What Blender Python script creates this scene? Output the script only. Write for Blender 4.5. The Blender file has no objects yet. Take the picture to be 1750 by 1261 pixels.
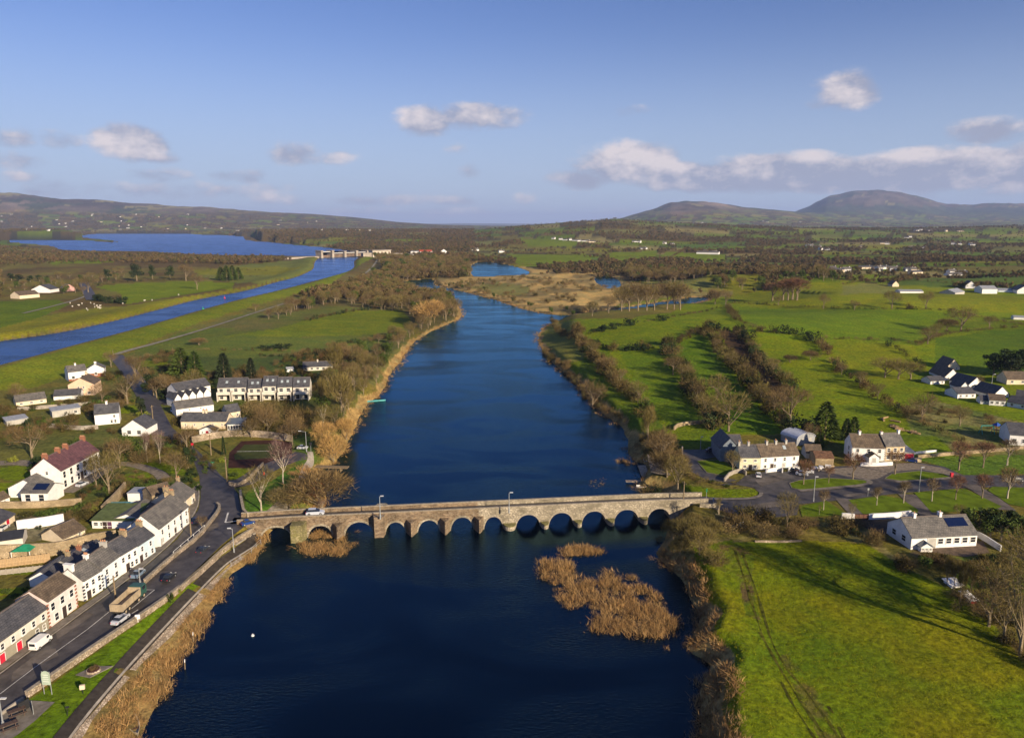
import bpy, bmesh, math, random
import numpy as np
from mathutils import Vector, Matrix
from mathutils.geometry import tessellate_polygon

# ------------------------------------------------------------------ camera, light, exposure
HAZE_D = 0.000042
scene = bpy.context.scene
COL = scene.collection
F, CX, CY, CAMZ, PITCH = 1250.0, 875.0, 630.5, 65.0, math.radians(11.2)
cp, sp = math.cos(PITCH), math.sin(PITCH)
cam_data = bpy.data.cameras.new('camera')
cam_data.lens = 36.0 * F / 1750.0
cam_data.sensor_width = 36.0
cam_data.clip_start = 0.5
cam_data.clip_end = 90000.0
cam = bpy.data.objects.new('camera', cam_data)
cam.location = (0, 0, CAMZ)
cam.rotation_euler = (math.radians(90) - PITCH, 0, 0)
COL.objects.link(cam)
scene.camera = cam
vs = scene.view_settings
vs.view_transform = 'Standard'; vs.look = 'None'; vs.gamma = 1.0; vs.use_curve_mapping = False
vs.exposure = 0.75
scene.cycles.max_bounces = 5
scene.cycles.diffuse_bounces = 2
scene.cycles.glossy_bounces = 3
scene.cycles.transmission_bounces = 2
scene.cycles.volume_bounces = 0
scene.cycles.caustics_reflective = False
scene.cycles.caustics_refractive = False

SUN_EL = math.radians(20.0)
SUN_AZ = math.atan2(0.66, -0.75)          # clockwise from +Y
sun_dir = Vector((math.sin(SUN_AZ) * math.cos(SUN_EL), math.cos(SUN_AZ) * math.cos(SUN_EL), math.sin(SUN_EL)))
sl = bpy.data.lights.new('sun', 'SUN'); sl.energy = 5.0; sl.angle = math.radians(0.5); sl.color = (1.0, 0.83, 0.59)
so = bpy.data.objects.new('sun', sl); so.rotation_euler = (-sun_dir).to_track_quat('-Z', 'Y').to_euler(); so.location = (200, -200, 300)
COL.objects.link(so)

world = bpy.data.worlds.new('World'); scene.world = world
world.use_nodes = True
wt = world.node_tree; wn = wt.nodes; wl = wt.links
wn.clear()
def W(t, **kw):
    n = wn.new(t)
    for k, v in kw.items(): setattr(n, k, v)
    return n
def wm(op, a, b=None, c=None, clamp=False):
    n = W('ShaderNodeMath', operation=op); n.use_clamp = clamp
    for i, v in enumerate((a, b, c)):
        if v is None: continue
        if isinstance(v, (int, float)): n.inputs[i].default_value = v
        else: wl.new(v, n.inputs[i])
    return n.outputs[0]
sky = W('ShaderNodeTexSky', sky_type='NISHITA'); sky.sun_disc = False
sky.sun_elevation = SUN_EL; sky.sun_rotation = SUN_AZ
sky.air_density = 1.0; sky.dust_density = 0.35; sky.ozone_density = 2.2; sky.altitude = 60
tc = W('ShaderNodeTexCoord')
sep = W('ShaderNodeSeparateXYZ'); wl.new(tc.outputs['Generated'], sep.inputs[0])
az = wm('ARCTAN2', sep.outputs[0], sep.outputs[1])
el = wm('ARCSINE', sep.outputs[2])
azs = wm('MULTIPLY', az, 1.0)
comb = W('ShaderNodeCombineXYZ'); wl.new(azs, comb.inputs[0]); wl.new(wm('MULTIPLY', el, 1.7), comb.inputs[1])
def noise(scale, detail, rough, vec=None, off=(0, 0, 0)):
    mp = W('ShaderNodeMapping'); mp.inputs['Location'].default_value = off; wl.new(vec or comb.outputs[0], mp.inputs[0])
    n = W('ShaderNodeTexNoise'); n.inputs['Scale'].default_value = scale; n.inputs['Detail'].default_value = detail
    n.inputs['Roughness'].default_value = rough; wl.new(mp.outputs[0], n.inputs['Vector'])
    return n.outputs[0]
n_big = noise(11.0, 7.0, 0.6); n_fine = noise(38.0, 6.0, 0.62); n_sh = noise(11.0, 7.0, 0.6, off=(-0.012, -0.022, 0))
# clouds: (px, py, half width, half height, strength, whiteness) read off the picture, turned into directions
def pdir(px, py):
    u = (px - CX) / F; v = (CY - py) / F
    d = Vector((u, cp + v * sp, -sp + v * cp)).normalized()
    return math.atan2(d.x, d.y), math.asin(d.z)
CL = [(222, 243, 62, 27, 1.0, .75), (258, 268, 45, 10, .7, .2), (105, 238, 38, 14, .55, .3), (20, 235, 45, 13, .5, .2), (25, 275, 55, 12, .5, .25),
      (30, 303, 40, 9, .5, .2), (265, 298, 60, 10, .5, .2), (408, 300, 45, 11, .6, .35), (497, 261, 42, 17, .65, .5), (567, 273, 38, 10, .45, .3), (478, 341, 48, 12, .65, .95),
      (722, 208, 50, 22, .9, .35), (822, 200, 74, 22, .9, .4), (778, 258, 28, 13, .45, .1), (800, 290, 22, 13, .5, .05), (660, 342, 190, 8, .5, .8),
      (895, 341, 24, 11, .6, .9), (1442, 155, 50, 28, .95, .3), (1395, 178, 30, 10, .6, .1), (1080, 190, 32, 8, .4, .1), (1695, 223, 62, 17, .95, .2),
      (1062, 280, 85, 32, 1.25, 1.0), (1000, 305, 60, 16, .9, .3), (1200, 303, 130, 22, 1.3, .35), (1330, 295, 150, 27, 1.35, .4), (1470, 296, 150, 26, 1.4, .35), (1620, 290, 170, 28, 1.4, .5), (1330, 276, 60, 13, 1.1, .9), (1570, 268, 50, 13, 1.1, .9),
      (1800, 282, 130, 34, 1.1, .55), (1180, 315, 90, 13, .8, .1), (300, 325, 330, 12, .4, .3), (900, 365, 500, 9, .38, .45), (1650, 330, 200, 9, .4, .2), (930, 243, 22, 8, .35, .1)]
best = None; wsum = None; vert = None
for (px, py, hw, hh, st, wh) in CL:
    a0, e0 = pdir(px, py)
    a1 = hw / F * (math.cos(a0) ** 1.5) * 1.25; e1 = hh / F * 1.35
    dx = wm('DIVIDE', wm('SUBTRACT', az, a0), a1); dy = wm('DIVIDE', wm('SUBTRACT', el, e0), e1)
    q = wm('SUBTRACT', 1.0, wm('ADD', wm('MULTIPLY', dx, dx), wm('MULTIPLY', dy, dy)))
    q = wm('MULTIPLY', wm('MAXIMUM', q, -1.0), st)
    lit = wm('MULTIPLY', wm('MAXIMUM', q, 0.0), wm('ADD', wh * .62, wm('MULTIPLY', dy, 0.75)))
    qq = wm('MAXIMUM', q, 0.0)
    if best is None: best, wsum, vert = q, lit, qq
    else: best = wm('MAXIMUM', best, q); wsum = wm('ADD', wsum, lit); vert = wm('ADD', vert, qq)
# loose cumulus elsewhere round the sky (outside the frame it goes on alike)
ring = wm('SUBTRACT', 1.0, wm('MULTIPLY', wm('ABSOLUTE', wm('SUBTRACT', el, 0.09)), 9.0))
outside = wm('GREATER_THAN', wm('ABSOLUTE', az), 0.74)
loose = wm('MULTIPLY', wm('MULTIPLY', wm('MAXIMUM', ring, 0.0), outside), wm('SUBTRACT', noise(5.0, 3.0, .5), 0.42))
best = wm('MAXIMUM', best, wm('SUBTRACT', wm('MULTIPLY', loose, 6.0), 0.4))
dens = wm('ADD', best, wm('MULTIPLY', wm('SUBTRACT', n_big, 0.50), 2.5))
dens = wm('ADD', dens, wm('MULTIPLY', wm('SUBTRACT', n_fine, 0.5), 0.6))
mr = W('ShaderNodeMapRange', interpolation_type='SMOOTHSTEP'); wl.new(dens, mr.inputs[0])
mr.inputs[1].default_value = 0.10; mr.inputs[2].default_value = 0.85
inzone = W('ShaderNodeMapRange', interpolation_type='SMOOTHSTEP'); wl.new(best, inzone.inputs[0]); inzone.inputs[1].default_value = -0.55; inzone.inputs[2].default_value = 0.25
alpha = wm('MULTIPLY', wm('MULTIPLY', mr.outputs[0], inzone.outputs[0]), 0.88)
white = wm('DIVIDE', wsum, wm('ADD', vert, 0.15))
white = wm('ADD', white, wm('MULTIPLY', wm('SUBTRACT', n_big, n_sh), 4.5), clamp=True)
cmix = W('ShaderNodeMix', data_type='RGBA'); wl.new(white, cmix.inputs[0])
CLOUD_DARK = cmix.inputs[6]; CLOUD_LIT = cmix.inputs[7]
CLOUD_DARK.default_value = (2.9, 3.05, 3.95, 1); CLOUD_LIT.default_value = (6.8, 6.0, 5.9, 1)
# pale water vapour low over the horizon
hz = W('ShaderNodeMapRange', interpolation_type='SMOOTHERSTEP'); wl.new(el, hz.inputs[0])
hz.inputs[1].default_value = 0.0; hz.inputs[2].default_value = 0.30; hz.inputs[3].default_value = 0.75; hz.inputs[4].default_value = 0.0
tint = W('ShaderNodeMix', data_type='RGBA', blend_type='MULTIPLY'); tint.inputs[0].default_value = 1.0
wl.new(sky.outputs[0], tint.inputs[6]); tint.inputs[7].default_value = (0.56, 0.61, 0.90, 1)
vap = W('ShaderNodeMix', data_type='RGBA'); wl.new(hz.outputs[0], vap.inputs[0]); wl.new(tint.outputs[2], vap.inputs[6]); vap.inputs[7].default_value = (3.7, 4.5, 5.9, 1)
smix = W('ShaderNodeMix', data_type='RGBA'); wl.new(alpha, smix.inputs[0]); wl.new(vap.outputs[2], smix.inputs[6]); wl.new(cmix.outputs[2], smix.inputs[7])
bg = W('ShaderNodeBackground'); bg.inputs[1].default_value = 0.075; wl.new(smix.outputs[2], bg.inputs[0])
wo = W('ShaderNodeOutputWorld'); wl.new(bg.outputs[0], wo.inputs[0])

# ------------------------------------------------------------------ helpers
def noise2(x, y, seed=0):
    xi = np.floor(x).astype(np.int64); yi = np.floor(y).astype(np.int64); xf = x - xi; yf = y - yi
    def hsh(a, b):
        n = (a * 374761393 + b * 668265263 + seed * 982451653) & 0xffffffff
        n = ((n ^ (n >> 13)) * 1274126177) & 0xffffffff
        return ((n ^ (n >> 16)) & 0xffff) / 65535.0
    u = xf * xf * (3 - 2 * xf); v = yf * yf * (3 - 2 * yf)
    a = hsh(xi, yi); b = hsh(xi + 1, yi); c = hsh(xi, yi + 1); d = hsh(xi + 1, yi + 1)
    return (a * (1 - u) + b * u) * (1 - v) + (c * (1 - u) + d * u) * v - 0.5
def fbm(x, y, octv=4, seed=0):
    s = 0; a = 1.0
    for o in range(octv): s = s + a * noise2(x, y, seed + o); x = x * 2.03 + 11.3; y = y * 2.03 + 7.7; a *= 0.5
    return s
def sstep(a, b, t):
    t = np.clip((t - a) / (b - a), 0.0, 1.0); return t * t * (3 - 2 * t)
def pray(px, py):
    u = (px - CX) / F; v = (CY - py) / F
    return u, cp + v * sp, -sp + v * cp
def G(px, py, z=0.0):
    dx, dy, dz = pray(px, py); t = (z - CAMZ) / dz
    return (dx * t, dy * t, z)
def gpoly(pts, z=0.0): return np.array([G(a, b, z)[:2] for a, b in pts])
def pip(poly, x, y):
    inside = np.zeros(x.shape, bool); n = len(poly); j = n - 1
    for i in range(n):
        xi, yi = poly[i]; xj, yj = poly[j]
        if yi != yj: inside ^= ((yi > y) != (yj > y)) & (x < (xj - xi) * (y - yi) / (yj - yi) + xi)
        j = i
    return inside
def pdist(poly, x, y, closed=True):
    d = np.full(x.shape, 1e18); n = len(poly)
    for i in range(n if closed else n - 1):
        ax, ay = poly[i]; bx, by = poly[(i + 1) % n]
        vx, vy = bx - ax, by - ay; L = vx * vx + vy * vy + 1e-9
        t = np.clip(((x - ax) * vx + (y - ay) * vy) / L, 0, 1)
        d = np.minimum(d, (x - ax - t * vx) ** 2 + (y - ay - t * vy) ** 2)
    return np.sqrt(d)
def sdist(poly, x, y):                     # negative inside
    d = np.full(x.shape, 1e9)
    lo = poly.min(0) - 80; hi = poly.max(0) + 80
    m = (x > lo[0]) & (x < hi[0]) & (y > lo[1]) & (y < hi[1])
    if m.any():
        xx, yy = x[m], y[m]; dd = pdist(poly, xx, yy); ins = pip(poly, xx, yy); d[m] = np.where(ins, -dd, dd)
    return d
def smooth_poly(pts, it=1, closed=True):
    for _ in range(it):
        out = []
        n = len(pts)
        rng_ = range(n if closed else n - 1)
        if not closed: out.append(pts[0])
        for i in rng_:
            a = pts[i]; b = pts[(i + 1) % n]
            out.append((a[0] * .75 + b[0] * .25, a[1] * .75 + b[1] * .25)); out.append((a[0] * .25 + b[0] * .75, a[1] * .25 + b[1] * .75))
        if not closed: out.append(pts[-1])
        pts = out
    return pts

# ------------------------------------------------------------------ waters
RIVER = [(150,1500),(232,1261),(262,1205),(292,1160),(290,1140),(335,1085),(368,1035),(388,985),(425,958),(447,940),(452,915),(480,893),(520,880),(552,868),(558,850),(545,825),(548,800),(575,790),(592,762),(600,742),(612,715),(620,695),(645,678),(657,662),(662,645),(675,628),(690,607),(703,588),(722,574),(760,556),(788,545),(788,528),(772,508),(755,500),(735,495),(712,497),(690,492),(680,485),(692,481),(735,477),(744,480),(738,487),(765,492),(795,499),(830,508),(865,518),(900,530),(940,538),(985,538),(1040,530),(1100,521),(1170,509),(1205,508),(1215,513),(1175,521),(1130,528),(1060,538),(1000,545),(975,547),(950,550),(930,557),(918,575),(926,600),(950,625),(985,655),(1000,675),(1020,700),(1055,722),(1072,740),(1073,760),(1080,788),(1112,793),(1100,815),(1085,833),(1118,838),(1142,850),(1152,880),(1146,905),(1132,930),(1120,950),(1150,972),(1172,995),(1186,1030),(1195,1060),(1182,1085),(1172,1112),(1206,1130),(1214,1145),(1200,1160),(1188,1190),(1200,1261),(1230,1500)]
POND1 = [(806,448),(850,449),(880,456),(908,465),(898,471),(860,471),(820,473),(804,471)]
POND2 = [(1013,473),(1040,471),(1058,479),(1063,490),(1042,494),(1022,487)]
CANAL = [(-200,676),(0,626),(90,601),(180,577),(260,555),(330,534),(400,515),(470,499),(540,480),(590,466),(607,457),(603,447),(616,437),(640,428),(548,430),(546,441),(538,447),(537,459),(528,465),(505,475),(470,483),(420,498),(370,506),(330,514),(270,530),(200,548),(100,570),(0,583),(-200,618)]
LAKE = [(-200,413),(0,411),(60,410),(150,411),(165,413),(200,415),(205,412),(165,408),(135,405),(150,401),(180,399),(300,399),(400,403),(414,404),(420,412),(455,414),(500,419),(560,424),(600,430),(638,434),(640,437.2),(550,437.2),(430,436),(340,434),(250,429),(150,428),(105,427),(90,420),(45,415.5),(0,415),(-200,416)]
river = gpoly(smooth_poly(RIVER), 0.0); pond1 = gpoly(smooth_poly(POND1), 0.0); pond2 = gpoly(smooth_poly(POND2), 0.0)
CANZ = 4.0
canal = gpoly(smooth_poly(CANAL), CANZ); lake = gpoly(LAKE, CANZ)
# natural wobble on the river shore
rng0 = np.random.default_rng(4)
def wobble(poly, amp, step):
    out = []
    n = len(poly)
    for i in range(n):
        a = poly[i]; b = poly[(i + 1) % n]; L = np.hypot(*(b - a)); k = max(1, int(L / step))
        for j in range(k):
            p = a + (b - a) * j / k; out.append(p)
    out = np.array(out)
    return out + np.stack([fbm(out[:, 0] / 6, out[:, 1] / 6, 3, 5), fbm(out[:, 0] / 6, out[:, 1] / 6, 3, 9)], 1) * amp
river = wobble(river, 1.2, 3.0)

# ------------------------------------------------------------------ terrain heights
LAND = 3.6
def far_profile(u, tab):
    us = np.array([(a - CX) / F * 0.985 for a, _ in tab]); ys = np.array([b for _, b in tab], float)
    ang = PITCH - np.arctan((np.array(ys) - CY) / F * -1.0)      # depression
    return np.interp(u, us, -ang)                                 # elevation angle above horizontal
HORIZ = CY - F * math.tan(PITCH)
def prof(u, tab, dist):
    us = np.array([(a - CX) / F for a, _ in tab]); ys = np.array([b for _, b in tab], float)
    y = np.interp(u, us, ys)
    e = np.arctan((CY - y) / F) - PITCH
    return np.tan(e) * dist + CAMZ
T_LEFT = [(-700,322),(-300,325),(0,332),(60,334),(150,344),(240,350),(330,353),(420,360),(520,366),(600,372),(680,379),(760,384),(840,386),(2600,386)]
T_MID = [(-900,392),(820,392),(880,387),(940,383),(1000,378),(1050,374.5),(1100,377),(1170,380),(1260,384),(1400,388),(2600,388)]
T_PEAK1 = [(-900,395),(1000,392),(1060,378),(1100,366),(1140,353),(1170,350),(1200,352),(1240,359),(1290,364),(1340,368),(1420,380),(1500,384),(2600,384)]
T_BIG = [(-900,395),(1220,388),(1300,376),(1340,367),(1370,356),(1400,339),(1440,331),(1480,328.5),(1520,331),(1565,341),(1600,351),(1640,353),(1690,350),(1750,352),(1850,362),(2100,375),(2600,380)]
T_HZ = [(-900,384),(700,383.5),(780,382),(900,382.5),(1100,383.5),(2600,384)]
def land_h(x, y):
    y = np.maximum(y, 1.0); u = x / y
    roll = sstep(300, 620, y)
    h = LAND + roll * (fbm(x / 260, y / 260, 3, 2) * 5.0 + 0.5)
    calm = sstep(-0.12, 0.05, u)                                   # flat towards lake and canal
    h = np.where(u < 0.05, LAND + (h - LAND) * (0.12 + 0.88 * calm), h)
    def bump(cx_, cy_, rx, ry, hh): return hh * np.exp(-((x - cx_) / rx) ** 2 - ((y - cy_) / ry) ** 2)
    h = h + sstep(270, 420, y) * sstep(.12, .22, u) * (1 - sstep(900, 1400, y)) * fbm(x / 85, y / 85, 2, 77) * 4.5
    h = h + bump(135, 430, 95, 80, 9.5) + bump(330, 560, 150, 75, 9.5) + bump(330, 330, 110, 90, 5.0) + bump(560, 720, 160, 90, 9) + bump(250, 760, 130, 60, 8)
    h = h - 1.2 * sstep(30, 42, x) * (1 - sstep(112, 128, y))
    # mid hills
    h = h + sstep(1500, 3600, y) * (1 - sstep(3600, 5200, y)) * np.maximum(prof(u, T_MID, 3600) - 6, 0)
    h = h + sstep(4700, 9000, y) * np.maximum(prof(u, T_LEFT, 9000) - 6, 0) * (1 - sstep(9000, 15000, y) * .8)
    h = h + sstep(5000, 9500, y) * (1 - sstep(9500, 11500, y)) * np.maximum(prof(u, T_PEAK1, 9500) - 6, 0)
    hb = sstep(8800, 13500, y) ** 1.1 * np.maximum(prof(u, T_BIG, 13500) - 6, 0) * (1 - sstep(14500, 20000, y))
    h = np.maximum(h, hb + 6)  if False else h + hb * (1 - sstep(9500, 11500, y) * 0)
    h = h + sstep(20000, 30000, y) * np.maximum(prof(u, T_HZ, 30000) - 10, 0)
    rough = sstep(5200, 9000, y)
    h = h + rough * (fbm(x / 900, y / 900, 5, 7) * 34 + np.abs(fbm(x / 380, y / 700, 4, 17)) * 40 * sstep(100, 300, h)) * sstep(20, 200, h)
    h = h + sstep(1700, 3200, y) * (1 - rough) * fbm(x / 420, y / 420, 4, 12) * 16 * sstep(-.1, .12, u)
    return h
def terrain(x, y):
    h = land_h(x, y)
    shp = h.shape; h = h.ravel(); xx = x.ravel(); yy = y.ravel()
    dr = np.full(h.shape, 1e9)
    for p, zz in ((river, 0.0), (pond1, 0.0), (pond2, 0.0)):
        d = sdist(p, xx, yy); dr = np.minimum(dr, d)
    low = sstep(300, 420, yy) * (1 - sstep(20, 110, dr)) * (1 - sstep(.05, .09, xx / np.maximum(yy, 1)) * (yy < 560))
    h = h + (1.0 - h) * low
    bw = 5.0 + 4.0 * (xx < -20) * (yy < 142)
    out = np.where(dr > 0, 0.0 + (h - 0.0) * sstep(-.6, bw, dr), -1.5 * sstep(0, 3, -dr) )
    dc = np.minimum(sdist(canal, xx, yy), 1e9); dl = sdist(lake, xx, yy)
    bank = CANZ + 2.6 * sstep(0, 9, dc)
    hb = np.where(dc > 0, bank + (out - bank) * sstep(14, 40, dc), CANZ - 1.5 * sstep(0, 3, -dc))
    out = np.where(dc < 40, hb, out)
    out = np.where(dl < 60, np.where(dl > 0, CANZ + 1.2 * sstep(0, 60, dl), CANZ - 1.5 * sstep(0, 15, -dl)), out)
    return out.reshape(shp), dr.reshape(shp), dc.reshape(shp), dl.reshape(shp)
US = np.concatenate([np.linspace(-3, -.8, 36)[:-1], np.linspace(-.8, .8, 850), np.linspace(.8, 3, 36)[1:]])
pyv = np.arange(1430, 396, -2.15)
ang = PITCH + np.arctan((pyv - CY) / F)
Yn = (CAMZ - LAND) / np.tan(ang)
YS = np.concatenate([np.linspace(4, Yn[0], 8)[:-1], Yn, np.exp(np.linspace(math.log(Yn[-1]), math.log(46000), 130))[1:]])
GX = US[None, :] * YS[:, None]; GY = np.repeat(YS[:, None], len(US), 1)
GH, GDR, GDC, GDL = terrain(GX, GY)
def H(x, y):
    """terrain height, bilinear on the grid"""
    x = np.asarray(x, float); y = np.asarray(y, float); u = x / y
    i = np.clip(np.searchsorted(YS, y) - 1, 0, len(YS) - 2); j = np.clip(np.searchsorted(US, u) - 1, 0, len(US) - 2)
    t = np.clip((y - YS[i]) / (YS[i + 1] - YS[i]), 0, 1); s = np.clip((u - US[j]) / (US[j + 1] - US[j]), 0, 1)
    return (GH[i, j] * (1 - s) + GH[i, j + 1] * s) * (1 - t) + (GH[i + 1, j] * (1 - s) + GH[i + 1, j + 1] * s) * t
def P(px, py):
    """where the line of sight through a picture point meets the ground"""
    dx, dy, dz = pray(px, py); U = dx / dy
    j = int(np.clip(np.searchsorted(US, U) - 1, 0, len(US) - 2)); s = (U - US[j]) / (US[j + 1] - US[j])
    prof_ = GH[:, j] * (1 - s) + GH[:, j + 1] * s
    zr = CAMZ + dz / dy * YS
    k = np.argmax(prof_ >= zr)
    if prof_[k] < zr[k] or k == 0: k = len(YS) - 1
    a = zr[k - 1] - prof_[k - 1]; b = prof_[k] - zr[k]
    t = a / (a + b) if (a + b) > 1e-9 else 0
    y = YS[k - 1] + (YS[k] - YS[k - 1]) * t
    return Vector((U * y, y, prof_[k - 1] + (prof_[k] - prof_[k - 1]) * t))
def hgt(p, top_py):
    """height of an upright thing standing at p whose top shows at row top_py"""
    v = (CY - top_py) / F
    # dz/dy of ray at that row, at ground distance p.y
    return CAMZ + (-sp + v * cp) / (cp + v * sp) * p.y - p.z
def PW(pts): return np.array([P(a, b)[:2] for a, b in pts])

# ------------------------------------------------------------------ object helpers
def tag(o, label=None, cat=None, group=None, kind=None):
    if label: o['label'] = label
    if cat: o['category'] = cat
    if group: o['group'] = group
    if kind: o['kind'] = kind
    return o
def empty(name, loc, rz=0, label=None, cat=None, group=None, sc=1.0):
    o = bpy.data.objects.new(name, None); COL.objects.link(o); o.location = loc; o.rotation_euler = (0, 0, rz); o.scale = (sc,) * 3
    o.empty_display_size = 0.5
    return tag(o, label, cat, group)
def link(name, me, parent=None, loc=None, rz=None, sc=None):
    o = bpy.data.objects.new(name, me); COL.objects.link(o)
    if parent is not None: o.parent = parent
    if loc is not None: o.location = loc
    if rz is not None: o.rotation_euler = (0, 0, rz)
    if sc is not None: o.scale = (sc, sc, sc) if isinstance(sc, (int, float)) else sc
    return o
def copy_tree(o, parent=None):
    c = o.copy(); COL.objects.link(c)
    if parent is not None: c.parent = parent
    for ch in list(o.children): copy_tree(ch, c)
    return c
def mesh_np(name, V, Fc, mats=(), midx=None, attr=None, smooth=False):
    """V (n,3); Fc (m,3) or (m,4)"""
    me = bpy.data.meshes.new(name)
    V = np.asarray(V, np.float32); Fc = np.asarray(Fc, np.int32); k = Fc.shape[1]
    me.vertices.add(len(V)); me.vertices.foreach_set('co', V.ravel())
    me.loops.add(Fc.size); me.loops.foreach_set('vertex_index', Fc.ravel())
    me.polygons.add(len(Fc)); me.polygons.foreach_set('loop_start', np.arange(0, Fc.size, k, dtype=np.int32))
    if midx is not None: me.polygons.foreach_set('material_index', np.asarray(midx, np.int32))
    me.polygons.foreach_set('use_smooth', np.full(len(Fc), smooth))
    for m in mats: me.materials.append(m)
    if attr:
        for nm, arr in attr.items():
            arr = np.asarray(arr, np.float32)
            if arr.ndim == 1: at = me.attributes.new(nm, 'FLOAT', 'POINT'); at.data.foreach_set('value', arr)
            else: at = me.attributes.new(nm, 'FLOAT_COLOR', 'POINT'); at.data.foreach_set('color', np.concatenate([arr, np.ones((len(arr), 1), np.float32)], 1).ravel())
    me.update(calc_edges=True)
    return me
class MB:
    """collects shapes, builds ONE mesh object"""
    def __init__(s): s.v = []; s.f = []; s.m = []
    def add(s, vs_, fs_, m=0):
        n = len(s.v); s.v += [tuple(q) for q in vs_]
        for f in fs_: s.f.append([n + i for i in f]); s.m.append(m)
        return s
    def box(s, x0, x1, y0, y1, z0, z1, m=0, T=None):
        c = [(x0, y0, z0), (x1, y0, z0), (x1, y1, z0), (x0, y1, z0), (x0, y0, z1), (x1, y0, z1), (x1, y1, z1), (x0, y1, z1)]
        if T is not None: c = [T @ Vector(q) for q in c]
        return s.add(c, [(0, 3, 2, 1), (4, 5, 6, 7), (0, 1, 5, 4), (1, 2, 6, 5), (2, 3, 7, 6), (3, 0, 4, 7)], m)
    def prism(s, prof_, a0, a1, axis='x', m=0):
        """profile [(p,q)] swept along axis from a0 to a1; p,q are the other two axes in order"""
        def mk(a, p, q): return (a, p, q) if axis == 'x' else ((p, a, q) if axis == 'y' else (p, q, a))
        n = len(prof_); v = [mk(a0, *p) for p in prof_] + [mk(a1, *p) for p in prof_]
        f = [tuple(range(n))[::-1], tuple(range(n, 2 * n))] + [(i, (i + 1) % n, n + (i + 1) % n, n + i) for i in range(n)]
        return s.add(v, f, m)
    def tube(s, a, b, r0, r1=None, n=8, m=0, cap=True):
        r1 = r0 if r1 is None else r1; a = Vector(a); b = Vector(b); d = (b - a).normalized()
        e = d.orthogonal().normalized(); g = d.cross(e)
        v = []
        for (c, r) in ((a, r0), (b, r1)):
            for i in range(n):
                t = 2 * math.pi * i / n; v.append(c + (e * math.cos(t) + g * math.sin(t)) * r)
        f = [(i, (i + 1) % n, n + (i + 1) % n, n + i) for i in range(n)]
        if cap: f += [tuple(range(n))[::-1], tuple(range(n, 2 * n))]
        return s.add(v, f, m)
    def mesh(s, name, mats, smooth=False):
        me = bpy.data.meshes.new(name); me.from_pydata(s.v, [], s.f)
        mats = mats if isinstance(mats, (list, tuple)) else [mats]
        for q in mats: me.materials.append(q)
        me.polygons.foreach_set('material_index', s.m)
        if smooth: me.polygons.foreach_set('use_smooth', [True] * len(s.f))
        bm = bmesh.new(); bm.from_mesh(me); bmesh.ops.recalc_face_normals(bm, faces=bm.faces); bm.to_mesh(me); bm.free()
        me.update(); return me
    def build(s, name, mats, parent=None, **kw):
        return link(name, s.mesh(name, mats, kw.pop('smooth', False)), parent, **kw)

# ------------------------------------------------------------------ materials
MATS = {}
def nodes(name):
    m = bpy.data.materials.new(name); m.use_nodes = True
    nt = m.node_tree; b = nt.nodes['Principled BSDF']
    return m, nt, b
def mat(name, col, rough=0.85, var=0.18, scale=1.2, spec=0.25, metal=0.0, bump=0.0, bscale=6.0, detail=4.0, col2=None):
    if name in MATS: return MATS[name]
    m, nt, b = nodes(name); N = nt.nodes; L = nt.links
    tcn = N.new('ShaderNodeTexCoord')
    nz = N.new('ShaderNodeTexNoise'); nz.inputs['Scale'].default_value = scale; nz.inputs['Detail'].default_value = detail; nz.inputs['Roughness'].default_value = 0.62
    L.new(tcn.outputs['Object'], nz.inputs['Vector'])
    c2 = col2 or tuple(c * (1 - var * 1.6) for c in col); c1 = tuple(min(1, c * (1 + var * .7)) for c in col)
    rp = N.new('ShaderNodeValToRGB'); rp.color_ramp.elements[0].position = 0.3; rp.color_ramp.elements[1].position = 0.7
    rp.color_ramp.elements[0].color = (*c2, 1); rp.color_ramp.elements[1].color = (*c1, 1)
    L.new(nz.outputs[0], rp.inputs[0]); L.new(rp.outputs[0], b.inputs['Base Color'])
    b.inputs['Roughness'].default_value = rough; b.inputs['Specular IOR Level'].default_value = spec; b.inputs['Metallic'].default_value = metal
    if bump:
        n2 = N.new('ShaderNodeTexNoise'); n2.inputs['Scale'].default_value = bscale; n2.inputs['Detail'].default_value = 5
        L.new(tcn.outputs['Object'], n2.inputs['Vector'])
        bp = N.new('ShaderNodeBump'); bp.inputs['Strength'].default_value = bump; bp.inputs['Distance'].default_value = 0.1
        L.new(n2.outputs[0], bp.inputs['Height']); L.new(bp.outputs[0], b.inputs['Normal'])
    MATS[name] = m; return m
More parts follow.
